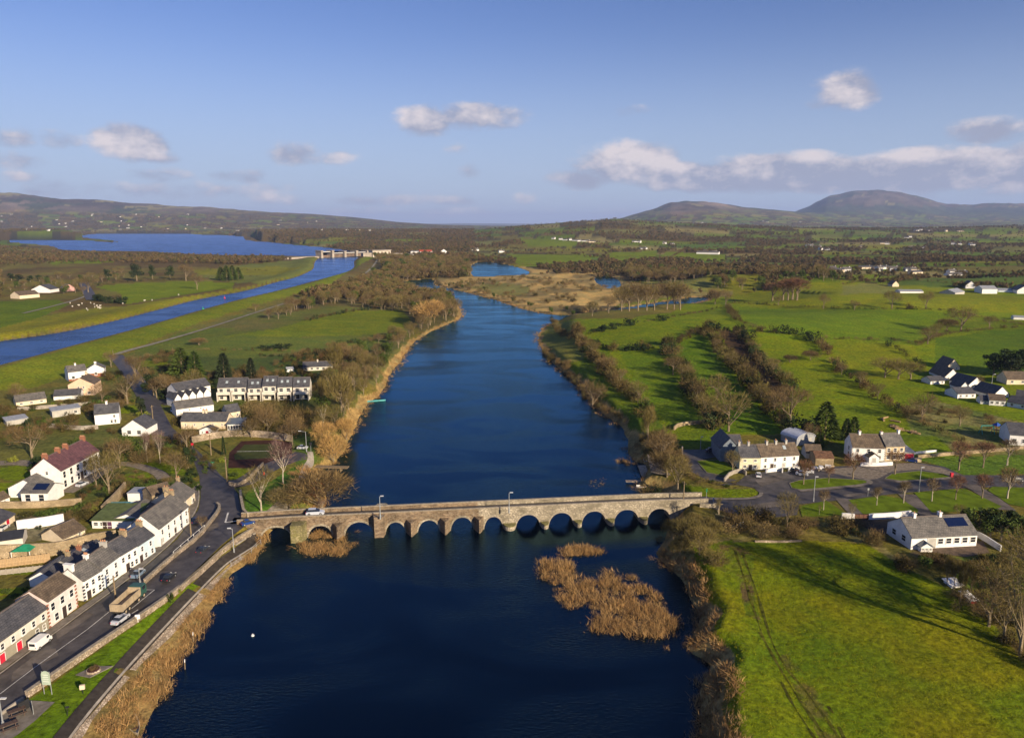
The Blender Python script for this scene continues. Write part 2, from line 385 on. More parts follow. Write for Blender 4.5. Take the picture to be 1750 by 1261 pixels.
def stone_mat(name, c1, c2, mortar, size=0.45, bump=0.6, flat=2.0):
    """rubble masonry: irregular stones with recessed joints"""
    if name in MATS: return MATS[name]
    m, nt, b = nodes(name); N = nt.nodes; L = nt.links
    g = N.new('ShaderNodeTexCoord'); mp = N.new('ShaderNodeMapping'); mp.inputs['Scale'].default_value = (1 / size, 1 / size, flat / size)
    L.new(g.outputs['Object'], mp.inputs[0])
    vo = N.new('ShaderNodeTexVoronoi'); vo.inputs['Scale'].default_value = 1.0; L.new(mp.outputs[0], vo.inputs['Vector'])
    ve = N.new('ShaderNodeTexVoronoi', ); ve.feature = 'DISTANCE_TO_EDGE'; ve.inputs['Scale'].default_value = 1.0; L.new(mp.outputs[0], ve.inputs['Vector'])
    rp = N.new('ShaderNodeValToRGB'); rp.color_ramp.elements[0].color = (*c1, 1); rp.color_ramp.elements[1].color = (*c2, 1)
    sx = N.new('ShaderNodeSeparateColor'); L.new(vo.outputs['Color'], sx.inputs[0]); L.new(sx.outputs[0], rp.inputs[0])
    st = N.new('ShaderNodeTexNoise'); st.inputs['Scale'].default_value = 0.35; st.inputs['Detail'].default_value = 6; L.new(g.outputs['Object'], st.inputs['Vector'])
    mx2 = N.new('ShaderNodeMix'); mx2.data_type = 'RGBA'; mx2.blend_type = 'MULTIPLY'; mx2.inputs[0].default_value = 0.85
    r2 = N.new('ShaderNodeValToRGB'); r2.color_ramp.elements[0].position = .35; r2.color_ramp.elements[1].position = .62; r2.color_ramp.elements[0].color = (.42, .40, .34, 1); r2.color_ramp.elements[1].color = (1.15, 1.1, 1.05, 1)
    L.new(st.outputs[0], r2.inputs[0]); L.new(rp.outputs[0], mx2.inputs[6]); L.new(r2.outputs[0], mx2.inputs[7])
    ed = N.new('ShaderNodeMapRange'); ed.inputs[1].default_value = 0.02; ed.inputs[2].default_value = 0.10; L.new(ve.outputs[0], ed.inputs[0])
    mx = N.new('ShaderNodeMix'); mx.data_type = 'RGBA'; L.new(ed.outputs[0], mx.inputs[0]); mx.inputs[6].default_value = (*mortar, 1); L.new(mx2.outputs[2], mx.inputs[7])
    L.new(mx.outputs[2], b.inputs['Base Color'])
    bp = N.new('ShaderNodeBump'); bp.inputs['Strength'].default_value = bump; bp.inputs['Distance'].default_value = 0.12; L.new(ed.outputs[0], bp.inputs['Height']); L.new(bp.outputs[0], b.inputs['Normal'])
    b.inputs['Roughness'].default_value = 0.92; b.inputs['Specular IOR Level'].default_value = 0.2
    MATS[name] = m; return m
def slate_mat(name, c1, c2, course=0.32):
    if name in MATS: return MATS[name]
    m, nt, b = nodes(name); N = nt.nodes; L = nt.links
    g = N.new('ShaderNodeTexCoord')
    wv = N.new('ShaderNodeTexBrick'); wv.inputs['Scale'].default_value = 1.0; wv.inputs['Brick Width'].default_value = 0.5; wv.inputs['Row Height'].default_value = course
    wv.inputs['Mortar Size'].default_value = 0.022; wv.inputs['Color1'].default_value = (*c1, 1); wv.inputs['Color2'].default_value = (*c2, 1); wv.inputs['Mortar'].default_value = tuple(c * .35 for c in c1) + (1,)
    L.new(g.outputs['Object'], wv.inputs['Vector'])
    nz = N.new('ShaderNodeTexNoise'); nz.inputs['Scale'].default_value = 0.9; nz.inputs['Detail'].default_value = 7; nz.inputs['Roughness'].default_value = .7; L.new(g.outputs['Object'], nz.inputs['Vector'])
    rp = N.new('ShaderNodeValToRGB'); rp.color_ramp.elements[0].position = .35; rp.color_ramp.elements[1].position = .68; rp.color_ramp.elements[0].color = (.62, .62, .58, 1); rp.color_ramp.elements[1].color = (1.35, 1.3, 1.15, 1); L.new(nz.outputs[0], rp.inputs[0])
    mx = N.new('ShaderNodeMix'); mx.data_type = 'RGBA'; mx.blend_type = 'MULTIPLY'; mx.inputs[0].default_value = 1; L.new(wv.outputs[0], mx.inputs[6]); L.new(rp.outputs[0], mx.inputs[7])
    L.new(mx.outputs[2], b.inputs['Base Color']); b.inputs['Roughness'].default_value = 0.65; b.inputs['Specular IOR Level'].default_value = 0.35
    MATS[name] = m; return m
def leaf_mat(name, cols, rough=0.9, trans=0.0):
    """foliage/twigs: colour by instance and by the tint attribute"""
    if name in MATS: return MATS[name]
    m, nt, b = nodes(name); N = nt.nodes; L = nt.links
    oi = N.new('ShaderNodeObjectInfo'); rp = N.new('ShaderNodeValToRGB')
    while len(rp.color_ramp.elements) < len(cols): rp.color_ramp.elements.new(0.5)
    for i, c in enumerate(cols): rp.color_ramp.elements[i].position = i / max(1, len(cols) - 1); rp.color_ramp.elements[i].color = (*c, 1)
    L.new(oi.outputs['Random'], rp.inputs[0])
    at = N.new('ShaderNodeAttribute'); at.attribute_name = 'tint'
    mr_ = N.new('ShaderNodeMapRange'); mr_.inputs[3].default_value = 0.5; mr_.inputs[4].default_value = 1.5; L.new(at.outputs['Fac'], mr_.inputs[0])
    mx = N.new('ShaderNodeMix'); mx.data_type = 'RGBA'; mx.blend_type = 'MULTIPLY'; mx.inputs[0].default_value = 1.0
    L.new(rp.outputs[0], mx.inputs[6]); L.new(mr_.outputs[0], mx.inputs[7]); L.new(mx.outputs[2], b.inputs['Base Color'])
    b.inputs['Roughness'].default_value = rough; b.inputs['Specular IOR Level'].default_value = 0.1
    MATS[name] = m; return m
# ------------------------------------------------------------------ ground cover (albedo of each field, wood floor, marsh ...)
GREEN = (.118, .150, .004); LIME = (.118, .138, .010); DEEP = (.085, .118, .005); OLIVE = (.125, .105, .026); TAN = (.38, .25, .11); SCRUB = (.095, .063, .024)
MUD = (.060, .036, .022); GRAVEL = (.20, .175, .13); STRAW = (.19, .155, .065); DARKW = (.055, .045, .022); MEADOW = (.150, .142, .012); HEATH = (.095, .072, .072)
cov = np.zeros(GX.shape + (3,)); cov[:] = OLIVE
def cellmap(x, y):
    """irregular patchwork of fields: returns hash, distance to the nearest boundary in metres"""
    wx = x + fbm(x / 330, y / 330, 3, 21) * 150; wy = y + fbm(x / 330, y / 330, 3, 31) * 150
    a = 0.42; rx = wx * math.cos(a) - wy * math.sin(a); ry = wx * math.sin(a) + wy * math.cos(a)
    row = np.floor(ry / 135); sh = (np.sin(row * 12.9898) * 43758.5453) % 1.0
    cw = 150 + 130 * ((np.sin(row * 78.233) * 9631.17) % 1.0)
    cxx = rx / cw + sh * 7; ci = np.floor(cxx)
    h1 = (np.sin(ci * 127.1 + row * 311.7) * 43758.5453) % 1.0; h2 = (np.sin(ci * 269.5 + row * 183.3) * 24634.6345) % 1.0
    fx = cxx - ci; fy = ry / 135 - row
    d = np.minimum(np.minimum(fx, 1 - fx) * cw, np.minimum(fy, 1 - fy) * 135)
    return h1, h2, d
def region_wood(x, y):
    """share of woodland by district"""
    u = x / np.maximum(y, 1)
    w = 0.20 + 0.42 * (u < -0.05) + 0.22 * np.exp(-((u + .1) / .22) ** 2)
    w = w + fbm(x / 900, y / 900, 2, 44) * .5
    return w
h1, h2, dcell = cellmap(GX, GY)
woodp = region_wood(GX, GY)
iswood = (h1 < woodp)
pal = np.array([GREEN, DEEP, (.075, .118, .018), MEADOW, (.13, .125, .04), OLIVE, (.08, .115, .02), STRAW, GREEN, DEEP])
base = pal[(h2 * 9.99).astype(int)]
base = np.where(iswood[..., None], np.array(SCRUB) * (0.8 + .5 * h2[..., None]), base)
base = np.where((dcell < 3 + GY * .0022)[..., None], np.array(DARKW), base)
farw = sstep(560, 680, GY)[..., None]
cov = cov * (1 - farw) + base * farw
# high ground: heather and bracken
U_ = GX / GY
hi = sstep(120, 260, GH + fbm(GX / 500, GY / 500, 4, 61) * 90)[..., None]
heath = np.array(HEATH) * (1 + fbm(GX / 700, GY / 700, 4, 71)[..., None] * .9) + np.array((.05, .02, .0)) * sstep(-.1, .4, fbm(GX / 1100, GY / 600, 3, 81))[..., None]
forest = ((fbm(GX / 420, GY / 900, 4, 91) > .2) & (fbm(GX / 120, GY / 300, 3, 92) > -.2))[..., None]
heath = heath * (1 + fbm(GX / 160, GY / 420, 4, 93)[..., None] * .9); pale = (fbm(GX / 260, GY / 700, 3, 97) > .30)[..., None]; heath = np.where(pale, np.array((.19, .16, .085)), heath)
forest = forest | ((GY > 8500) & (U_ > .3) & (GH < 330) & (GH > 60))[..., None]; heath = np.where(forest, np.array((.042, .050, .040)) * (1 + fbm(GX / 150, GY / 400, 3, 94)[..., None] * .8), heath)
cov = cov * (1 - hi) + heath * hi
def paint(pts, col, soft=None, world_pts=None):
    poly = world_pts if world_pts is not None else PW(pts)
    lo = poly.min(0) - 5; hi_ = poly.max(0) + 5
    m = (GX > lo[0]) & (GX < hi_[0]) & (GY > lo[1]) & (GY < hi_[1])
    if not m.any(): return
    xx, yy = GX[m], GY[m]
    w_ = np.minimum(yy * 0.004, 8)
    ins = pip(poly, xx + fbm(xx / 9, yy / 9, 2, 3) * w_, yy + fbm(xx / 9, yy / 9, 2, 4) * w_)
    idx = np.argwhere(m)[ins]; cov[idx[:, 0], idx[:, 1]] = col
def roughpaint(pts, c1, c2, thr=0.0, scale=10.0, seed=0):
    poly = PW(pts); lo = poly.min(0) - 5; hi_ = poly.max(0) + 5
    m = (GX > lo[0]) & (GX < hi_[0]) & (GY > lo[1]) & (GY < hi_[1])
    if not m.any(): return
    xx, yy = GX[m], GY[m]; ins = pip(poly, xx, yy); n = fbm(xx / scale, yy / scale, 4, seed + 50)
    t = sstep(thr - .25, thr + .25, n)[:, None]; c = np.array(c1) * (1 - t) + np.array(c2) * t
    idx = np.argwhere(m)[ins]; cov[idx[:, 0], idx[:, 1]] = c[ins]
# left: lake side and canal banks
paint([(-300,470),(100,425),(330,430),(520,439),(545,445),(530,470),(380,510),(0,590),(-400,640)], SCRUB)
roughpaint([(-300,470),(0,440),(200,455),(420,452),(520,460),(470,480),(330,505),(150,530),(0,560),(-300,600)], OLIVE, SCRUB, 0, 30, 1)
paint([(-300,600),(0,552),(150,528),(300,510),(420,492),(505,472),(530,462),(536,440),(548,441),(537,462),(505,478),(420,500),(330,516),(200,549),(0,584),(-300,640)], MEADOW)
paint([(420,452),(540,440),(545,446),(533,462),(500,474),(440,486),(380,480),(330,470)], (.115,.125,.03))
paint([(75,446),(190,443),(200,449),(90,452)], GREEN); paint([(330,461),(470,455),(520,457),(470,470),(340,470)], MEADOW)
paint([(160,490),(210,485),(330,480),(400,484),(395,494),(300,506),(215,520),(205,500)], GREEN)
paint([(0,515),(95,512),(120,520),(60,545),(0,560),(-200,560),(-200,520)], DEEP)
paint([(-300,655),(0,628),(180,578),(400,516),(540,481),(605,458),(612,444),(640,436),(672,441),(660,455),(640,468),(560,490),(440,520),(330,555),(240,590),(200,605),(205,612),(160,650),(60,665),(0,690),(-300,740)], LIME)
# between canal and river
roughpaint([(200,612),(330,560),(450,525),(640,470),(690,500),(720,535),(700,570),(690,600),(640,660),(560,660),(300,640)], (.095,.105,.025), (.11,.10,.035), 0, 26, 3)
paint([(395,572),(470,562),(520,548),(600,530),(680,531),(707,545),(690,560),(640,572),(520,575),(430,600),(300,600),(330,582)], LIME)
paint([(230,600),(330,560),(400,560),(380,575),(520,577),(640,573),(675,575),(640,590),(520,595),(430,612),(300,622)], (.095,.115,.022))
paint([(240,610),(430,612),(560,600),(640,590),(660,600),(600,640),(420,660),(280,640)], (.062,.082,.02))
roughpaint([(640,440),(800,445),(806,475),(740,477),(690,482),(720,500),(790,508),(788,545),(720,572),(690,530),(560,522),(440,545),(560,490)], SCRUB, (.10,.085,.035), 0, 18, 8)
# marsh island and beyond
roughpaint([(745,476),(800,474),(900,470),(1010,470),(1065,490),(1070,515),(1040,530),(985,538),(940,538),(865,517),(795,498),(760,493)], TAN, (.17,.125,.06), .05, 22, 12)
paint([(800,490),(850,482),(905,490),(900,505),(850,505)], (.16,.145,.05))
roughpaint([(870,459),(1000,455),(1060,466),(1060,478),(1010,470),(900,470)], TAN, STRAW, 0, 30, 13)
roughpaint([(1060,480),(1200,490),(1260,500),(1210,514),(1150,507),(1060,520)], STRAW, SCRUB, 0, 22, 14)
paint([(885,438),(1010,440),(1030,452),(900,456),(880,450)], GREEN); paint([(888,407),(990,412),(985,423),(900,420)], GREEN)
paint([(1040,432),(1125,428),(1120,442),(1060,452),(1040,446)], GREEN); paint([(1140,430),(1240,436),(1235,446),(1120,445)], GREEN)
paint([(1085,475),(1130,474),(1230,492),(1250,500),(1180,495),(1100,483)], (.15,.145,.04))
# right bank pastures
paint([(918,566),(955,551),(985,545),(1080,545),(1170,522),(1215,512),(1250,505),(1430,480),(1560,488),(1750,500),(1950,520),(1950,760),(1750,765),(1600,780),(1440,760),(1380,740),(1240,745),(1150,740),(1090,760),(1078,740),(1060,722),(1025,698),(990,660),(950,622),(930,605)], GREEN)
paint([(918,566),(955,551),(983,548),(985,575),(1010,596),(1000,615),(975,622),(945,615)], (.135,.135,.03))
paint([(1250,505),(1440,480),(1560,488),(1680,500),(1750,508),(1750,535),(1600,530),(1400,528),(1255,520)], (.145,.155,.006))
paint([(1440,488),(1500,484),(1545,490),(1540,500),(1440,505)], (.15,.15,.04))
paint([(1000,605),(1040,597),(1050,620),(1105,680),(1140,740),(1090,750),(1020,700),(985,650)], DEEP)
paint([(1228,566),(1268,568),(1300,600),(1330,640),(1350,685),(1318,690),(1290,655),(1262,630),(1240,590)], MUD)
paint([(1060,602),(1108,600),(1140,596),(1160,640),(1200,700),(1220,735),(1150,728),(1105,690)], (.095,.138,.005))
paint([(1145,592),(1200,570),(1225,600),(1262,650),(1330,725),(1340,742),(1240,738),(1200,690)], (.080,.130,.004))
paint([(1262,524),(1400,530),(1560,532),(1625,535),(1590,560),(1560,586),(1402,578),(1300,562),(1262,545)], (.098,.142,.004)); paint([(1410,584),(1500,584),(1560,592),(1590,632),(1560,645),(1500,670),(1460,645),(1425,612)], (.135,.150,.005)); paint([(1600,578),(1680,566),(1760,562),(1900,580),(1900,640),(1700,640),(1640,622),(1600,630)], (.075,.118,.005))
paint([(1290,576),(1420,583),(1460,640),(1560,700),(1600,730),(1520,720),(1400,700),(1350,650)], (.130, .160, .004))
roughpaint([(1540,695),(1600,685),(1760,725),(1900,760),(1750,776),(1640,778),(1560,740)], STRAW, (.10,.12,.03), 0, 9, 16)
roughpaint([(1440,740),(1600,745),(1640,780),(1560,790),(1440,770)], DEEP, GREEN, 0, 9, 17)
roughpaint([(1060,755),(1110,740),(1150,760),(1165,800),(1190,830),(1150,850),(1100,820),(1085,790)], (.14,.115,.05), OLIVE, 0, 6, 18)
# villages
roughpaint([(640,880),(-300,960),(-300,700),(60,662),(200,612),(560,660),(640,690),(600,740),(560,850)], OLIVE, (.085,.095,.025), 0, 12, 19)
paint([(0,770),(60,700),(190,735),(200,760),(140,790),(0,800)], (.10,.10,.028))
paint([(0,800),(30,795),(62,798),(52,815),(25,822),(0,818)], GREEN); paint([(-60,826),(30,824),(32,838),(0,850),(-60,856)], GREEN)
paint([(232,793),(262,790),(310,795),(322,812),(280,808),(262,800)], GREEN); paint([(205,812),(250,808),(262,818),(215,822)], GREEN)
paint([(200,700),(232,692),(233,705),(205,708)], GREEN); paint([(240,617),(286,614),(284,626),(240,627)], LIME)
paint([(416,820),(440,824),(436,800),(416,806)], GREEN)
paint([(418,845),(430,835),(475,815),(500,800),(530,790),(535,800),(520,820),(500,840),(470,865),(440,882),(420,880)], (.06,.115,.014)); paint([(500,740),(530,745),(540,790),(510,800),(490,770)], (.07,.10,.02))
paint([(385,800),(420,800),(430,812),(415,822),(392,818)], DEEP)
roughpaint([(0,880),(120,880),(150,905),(60,925),(0,935)], GRAVEL, (.15,.12,.08), 0, 4, 20)
paint([(-40,1008),(70,1000),(75,1010),(-40,1022)], GREEN); paint([(-40,975),(80,970),(80,980),(-40,984)], DEEP)
roughpaint([(0,1020),(70,1010),(60,1040),(0,1060)], DEEP, OLIVE, 0, 3, 24)
paint([(153,912),(225,912),(222,932),(165,938)], (.055,.05,.035))
# quay strip on the left of the near water
roughpaint([(440,905),(452,925),(430,960),(385,1000),(330,1100),(290,1180),(232,1270),(150,1520),(-60,1500),(60,1290),(270,1075),(380,975)], (.23,.165,.075), (.14,.10,.045), 0, 3, 22)
paint([(40,1203),(240,1062),(303,1018),(345,985),(372,966),(200,1146),(97,1261),(20,1340),(-60,1340)], (.085,.140,.005))
# right bank below the bridge
roughpaint([(1150,905),(1170,880),(1230,885),(1480,900),(1500,925),(1540,960),(1240,930),(1200,1000),(1150,960)], OLIVE, STRAW, 0, 5, 23)
roughpaint([(1185,935),(1240,927),(1380,924),(1480,928),(1540,968),(1620,1005),(1700,1070),(1760,1140),(1950,1280),(1950,1520),(1260,1520),(1245,1240),(1240,1150),(1228,1110),(1205,1030),(1190,980)], (.100, .138, .002), (.150, .150, .003), .05, 14, 25)
roughpaint([(1190,935),(1250,922),(1290,950),(1285,990),(1300,1060),(1275,1050),(1262,990),(1230,975),(1200,960)], (.085,.06,.028), (.09,.125,.006), .0, 3, 26)
roughpaint([(1330,1120),(1350,1115),(1390,1170),(1440,1261),(1400,1261),(1365,1190)], (.10,.085,.02), (.10,.138,.004), .0, 2.5, 29)
roughpaint([(1525,925),(1560,915),(1680,930),(1700,950),(1640,965),(1560,950)], (.12,.085,.05), OLIVE, 0, 3, 27)
roughpaint([(1620,950),(1700,948),(1760,960),(1760,1080),(1700,1040),(1640,1000)], (.07,.11,.018), OLIVE, 0, 5, 28)
for pts, c in (([(1149,833),(1183,831),(1226,835),(1291,836),(1301,843),(1276,851),(1205,850),(1150,848)], GREEN), ([(1153,730),(1210,725),(1250,753),(1226,767),(1163,767)], DEEP),
               ([(1568,784),(1620,780),(1780,776),(1780,811),(1646,811)], (.075,.125,.014)), ([(1060,790),(1168,768),(1178,803),(1208,820),(1241,826),(1200,832),(1150,832),(1110,800)], OLIVE)): paint(pts, c)
# tan margins along the river
mg = (GDR > -2) & (GDR < 2.4 + fbm(GX / 12, GY / 12, 3, 33) * 2.5) & (GY > 60)
cov[mg] = np.array((.27, .18, .085)) * (0.75 + .5 * (fbm(GX[mg] / 5, GY[mg] / 5, 3, 34)[:, None] + .5))
mg = (GDC > -2) & (GDC < 2.0); cov[mg] = (.13, .10, .05)
cov[(GDR < -.5)] = (.02, .018, .012); cov[(GDC < -.5)] = (.03, .03, .03); cov[(GDL < -1)] = (.03, .03, .03)
cov *= (1 + fbm(GX / 14, GY / 14, 4, 5)[..., None] * .18) * (1 + fbm(GX / 55, GY / 55, 3, 6)[..., None] * .22)
cov = np.clip(cov * np.array((1.20, 1.26, 1.0)), .004, .8)

nr, nc = GX.shape
ii = (np.arange(nr - 1)[:, None] * nc + np.arange(nc - 1)[None]).ravel()
quads = np.stack([ii, ii + 1, ii + nc + 1, ii + nc], 1)
def ground_mat():
    m, nt, b = nodes('ground cover'); N = nt.nodes; L = nt.links
    at = N.new('ShaderNodeAttribute'); at.attribute_name = 'cover'
    g = N.new('ShaderNodeTexCoord')
    n1 = N.new('ShaderNodeTexNoise'); n1.inputs['Scale'].default_value = 0.9; n1.inputs['Detail'].default_value = 8; n1.inputs['Roughness'].default_value = .72; L.new(g.outputs['Object'], n1.inputs[0])
    n2 = N.new('ShaderNodeTexNoise'); n2.inputs['Scale'].default_value = 0.12; n2.inputs['Detail'].default_value = 5; L.new(g.outputs['Object'], n2.inputs[0])
    r1 = N.new('ShaderNodeMapRange'); r1.inputs[1].default_value = .3; r1.inputs[2].default_value = .7; r1.inputs[3].default_value = .38; r1.inputs[4].default_value = 1.60; L.new(n1.outputs[0], r1.inputs[0])
    r2 = N.new('ShaderNodeValToRGB'); r2.color_ramp.elements[0].position = .38; r2.color_ramp.elements[1].position = .62
    r2.color_ramp.elements[0].color = (.86, .93, .95, 1); r2.color_ramp.elements[1].color = (1.16, 1.05, .98, 1); L.new(n2.outputs[0], r2.inputs[0])
    m1 = N.new('ShaderNodeMix'); m1.data_type = 'RGBA'; m1.blend_type = 'MULTIPLY'; m1.inputs[0].default_value = 1; L.new(at.outputs['Color'], m1.inputs[6]); L.new(r1.outputs[0], m1.inputs[7])
    m2 = N.new('ShaderNodeMix'); m2.data_type = 'RGBA'; m2.blend_type = 'MULTIPLY'; m2.inputs[0].default_value = 1; L.new(m1.outputs[2], m2.inputs[6]); L.new(r2.outputs[0], m2.inputs[7])
    L.new(m2.outputs[2], b.inputs['Base Color'])
    bp = N.new('ShaderNodeBump'); bp.inputs['Strength'].default_value = 1.0; bp.inputs['Distance'].default_value = .5; L.new(n1.outputs[0], bp.inputs['Height']); L.new(bp.outputs[0], b.inputs['Normal'])
    b.inputs['Roughness'].default_value = .95; b.inputs['Specular IOR Level'].default_value = .1
    return m
me = mesh_np('ground', np.stack([GX, GY, GH], -1).reshape(-1, 3), quads, [ground_mat()], attr={'cover': cov.reshape(-1, 3)}, smooth=True)
tag(link('ground', me), kind='structure')

# ------------------------------------------------------------------ water sheets
def water_mat(name, base, rip, scale, dist, rough, ior, tintc):
    m, nt, b = nodes(name); N = nt.nodes; L = nt.links
    g = N.new('ShaderNodeTexCoord'); mp = N.new('ShaderNodeMapping'); mp.inputs['Scale'].default_value = (1, 2.2, 1); mp.inputs['Rotation'].default_value = (0, 0, .25); L.new(g.outputs['Object'], mp.inputs[0])
    n1 = N.new('ShaderNodeTexNoise'); n1.inputs['Scale'].default_value = scale; n1.inputs['Detail'].default_value = 4; n1.inputs['Roughness'].default_value = .6; L.new(mp.outputs[0], n1.inputs[0])
    n2 = N.new('ShaderNodeTexNoise'); n2.inputs['Scale'].default_value = .022; n2.inputs['Detail'].default_value = 5; n2.inputs['Distortion'].default_value = 1.2; L.new(mp.outputs[0], n2.inputs[0])
    # wind lanes: ruffled and calm patches
    r2 = N.new('ShaderNodeMapRange'); r2.inputs[1].default_value = .40; r2.inputs[2].default_value = .62; r2.inputs[3].default_value = rip * .3; r2.inputs[4].default_value = rip * 1.9; L.new(n2.outputs[0], r2.inputs[0])
    bp = N.new('ShaderNodeBump'); bp.inputs['Distance'].default_value = dist; L.new(r2.outputs[0], bp.inputs['Strength']); L.new(n1.outputs[0], bp.inputs['Height'])
    N.remove(b); df = N.new('ShaderNodeBsdfDiffuse'); df.inputs[0].default_value = (*base, 1); gl = N.new('ShaderNodeBsdfGlossy'); gl.inputs['Color'].default_value = (*tintc, 1); gl.inputs['Roughness'].default_value = rough
    fr = N.new('ShaderNodeFresnel'); fr.inputs[0].default_value = ior; ms = N.new('ShaderNodeMixShader'); out = [n for n in N if n.type == 'OUTPUT_MATERIAL'][0]
    L.new(bp.outputs[0], gl.inputs['Normal']); L.new(bp.outputs[0], fr.inputs['Normal']); L.new(fr.outputs[0], ms.inputs[0]); L.new(df.outputs[0], ms.inputs[1]); L.new(gl.outputs[0], ms.inputs[2]); L.new(ms.outputs[0], out.inputs[0])
    return m
def sheet(name, poly, z, m, grow=0.0, **kw):
    pts = [Vector((p[0], p[1], 0)) for p in poly]
    if grow:
        c = []; n = len(pts); area = sum(pts[i].x * pts[(i + 1) % n].y - pts[(i + 1) % n].x * pts[i].y for i in range(n)); sgn = 1 if area > 0 else -1
        for i in range(n):
            t = (pts[(i + 1) % n] - pts[i - 1]).normalized(); c.append(pts[i] + Vector((t.y, -t.x, 0)) * grow * sgn)
        pts = c
    tris = tessellate_polygon([pts])
    me_ = bpy.data.meshes.new(name); me_.from_pydata([(p.x, p.y, z) for p in pts], [], [tuple(t) for t in tris]); me_.materials.append(m)
    bm = bmesh.new(); bm.from_mesh(me_); bmesh.ops.recalc_face_normals(bm, faces=bm.faces)
    if bm.faces and sum(f.normal.z for f in bm.faces) < 0: bmesh.ops.reverse_faces(bm, faces=bm.faces)
    bm.to_mesh(me_); bm.free()
    o = link(name, me_); tag(o, kw.get('label'), kw.get('cat'), kw.get('group'), kw.get('kind', 'structure')); return o
wm_r = water_mat('river water', (.0002, .0012, .004), .7, 1.1, .12, .07, 1.37, (.34, .72, 1.0))
wm_c = water_mat('canal water', (.006, .020, .075), 1.0, .5, .3, .22, 1.21, (.50, .68, .98))
sheet('river_water', np.array([(-75, 40), (45, 40), (60, 140), (60, 220), (130, 300), (130, 470), (420, 640), (420, 700), (-260, 1000), (-260, 560), (-110, 400), (-75, 200)]), 0.0, wm_r)
sheet('pond_water', pond1, 0.01, wm_r, 6); sheet('pond_water', pond2, 0.01, wm_r, 4)
sheet('canal_water', gpoly(CANAL, CANZ), CANZ, wm_c, 2.5); sheet('lake_water', lake, CANZ, water_mat('lake water', (.006, .018, .065), 1.0, .4, .4, .25, 1.20, (.45, .60, .86)), 20)

# ------------------------------------------------------------------ roads, paths, kerbs
asphalt = mat('asphalt', (.075, .066, .062), .58, .40, .5, .4, bump=.15, detail=8)
asphalt_pale = mat('worn asphalt', (.15, .128, .11), .9, .35, .4, .15, detail=8)
dark_tar = mat('dark tarmac path', (.050, .042, .036), .9, .3, 1.2, .15, detail=6)
concrete = mat('concrete', (.34, .30, .25), .9, .25, .9, .2, detail=7)
paving = mat('footpath paving', (.20, .175, .145), .9, .3, .8, .15, detail=7)
gravel_m = mat('gravel drive', (.24, .20, .155), .95, .35, 1.4, .1, bump=.4, detail=8)
paint_w = mat('road paint', (.62, .60, .55), .7, .3, 2.0, .2)
paint_y = mat('yellow road paint', (.50, .40, .12), .7, .3, 2.0, .2)
ROADS = []; LINES = []
def road(name, pts, m, dz=0.05, z=None, **kw):
    poly = [P(*p)[:2] for p in pts] if z is None else [G(p[0], p[1], z)[:2] for p in pts]; ROADS.append(np.array(poly))
    return sheet(name, poly, (LAND if z is None else z) + dz, m, **kw)
def resample(pts, step):
    out = [Vector(pts[0][:2])]
    for a, b in zip(pts[:-1], pts[1:]):
        a = Vector(a[:2]); b = Vector(b[:2]); L_ = (b - a).length; k = max(1, int(L_ / step))
        for j in range(1, k + 1): out.append(a + (b - a) * j / k)
    return out
def ribbon(name, pts, width, m, dz=0.12, step=3.0, zfix=None, smooth=2, world_=False, wob=0.0, parent=None, **kw):
    wp = [Vector(p) for p in pts] if world_ else [P(*p).to_2d() for p in smooth_poly(pts, smooth, closed=False)]
    c = resample(wp, step); n = len(c); V = []; cols = 5; LINES.append((np.array([tuple(q) for q in c]), width / 2 + 1.2))
    for i, p in enumerate(c):
        t = (c[min(i + 1, n - 1)] - c[max(i - 1, 0)]).normalized(); nn = Vector((-t.y, t.x)); w_ = width * (1 + wob * math.sin(i * 1.7) * .5 + wob * math.sin(i * .6))
        for k in range(cols):
            q = p + nn * w_ * (k / (cols - 1) - .5); V.append((q.x, q.y, (float(H(q.x, q.y)) if zfix is None else zfix) + dz))
    Fq = [(i * cols + k, (i + 1) * cols + k, (i + 1) * cols + k + 1, i * cols + k + 1) for i in range(n - 1) for k in range(cols - 1)]
    me_ = mesh_np(name, V, Fq, [m])
    bm = bmesh.new(); bm.from_mesh(me_)
    for f in bm.faces:
        if f.normal.z < 0: f.normal_flip()
    bm.to_mesh(me_); bm.free()
    o = link(name, me_, parent)
    if parent is None: tag(o, kw.get('label'), kw.get('cat'), None, kw.get('kind', 'structure'))
    return o
def curbline(name, pts, w_, h_, m, z0=None, smooth=1, closed=False, parent=None, world_=False, base=-.3, step=4.0, top_wob=0.0, seed=1):
    """a long low solid (kerb, wall) of width w_ and height h_ following the ground"""
    wp = [Vector(p) for p in pts] if world_ else [P(*p).to_2d() for p in smooth_poly(pts, smooth, closed=False)]
    c = resample(wp, step); n = len(c); V = []; r_ = random.Random(seed)
    for i, p in enumerate(c):
        t = (c[min(i + 1, n - 1)] - c[max(i - 1, 0)]).normalized(); nn = Vector((-t.y, t.x)) * w_ / 2
        z = float(H(p.x, p.y)) if z0 is None else z0; hh = h_ + (r_.random() - .5) * top_wob
        for q, zz in ((p - nn, z + base), (p + nn, z + base), (p + nn, z + hh), (p - nn, z + hh)): V.append((q.x, q.y, zz))
    Fq = []
    for i in range(n - 1):
        a = i * 4; b = a + 4
        Fq += [(a + k, a + (k + 1) % 4, b + (k + 1) % 4, b + k) for k in range(4)]
    Fq += [(3, 2, 1, 0), tuple(range((n - 1) * 4, n * 4))]
    me_ = mesh_np(name, V, Fq, m if isinstance(m, list) else [m])
    bm = bmesh.new(); bm.from_mesh(me_); bmesh.ops.recalc_face_normals(bm, faces=bm.faces); bm.to_mesh(me_); bm.free()
    return link(name, me_, parent)
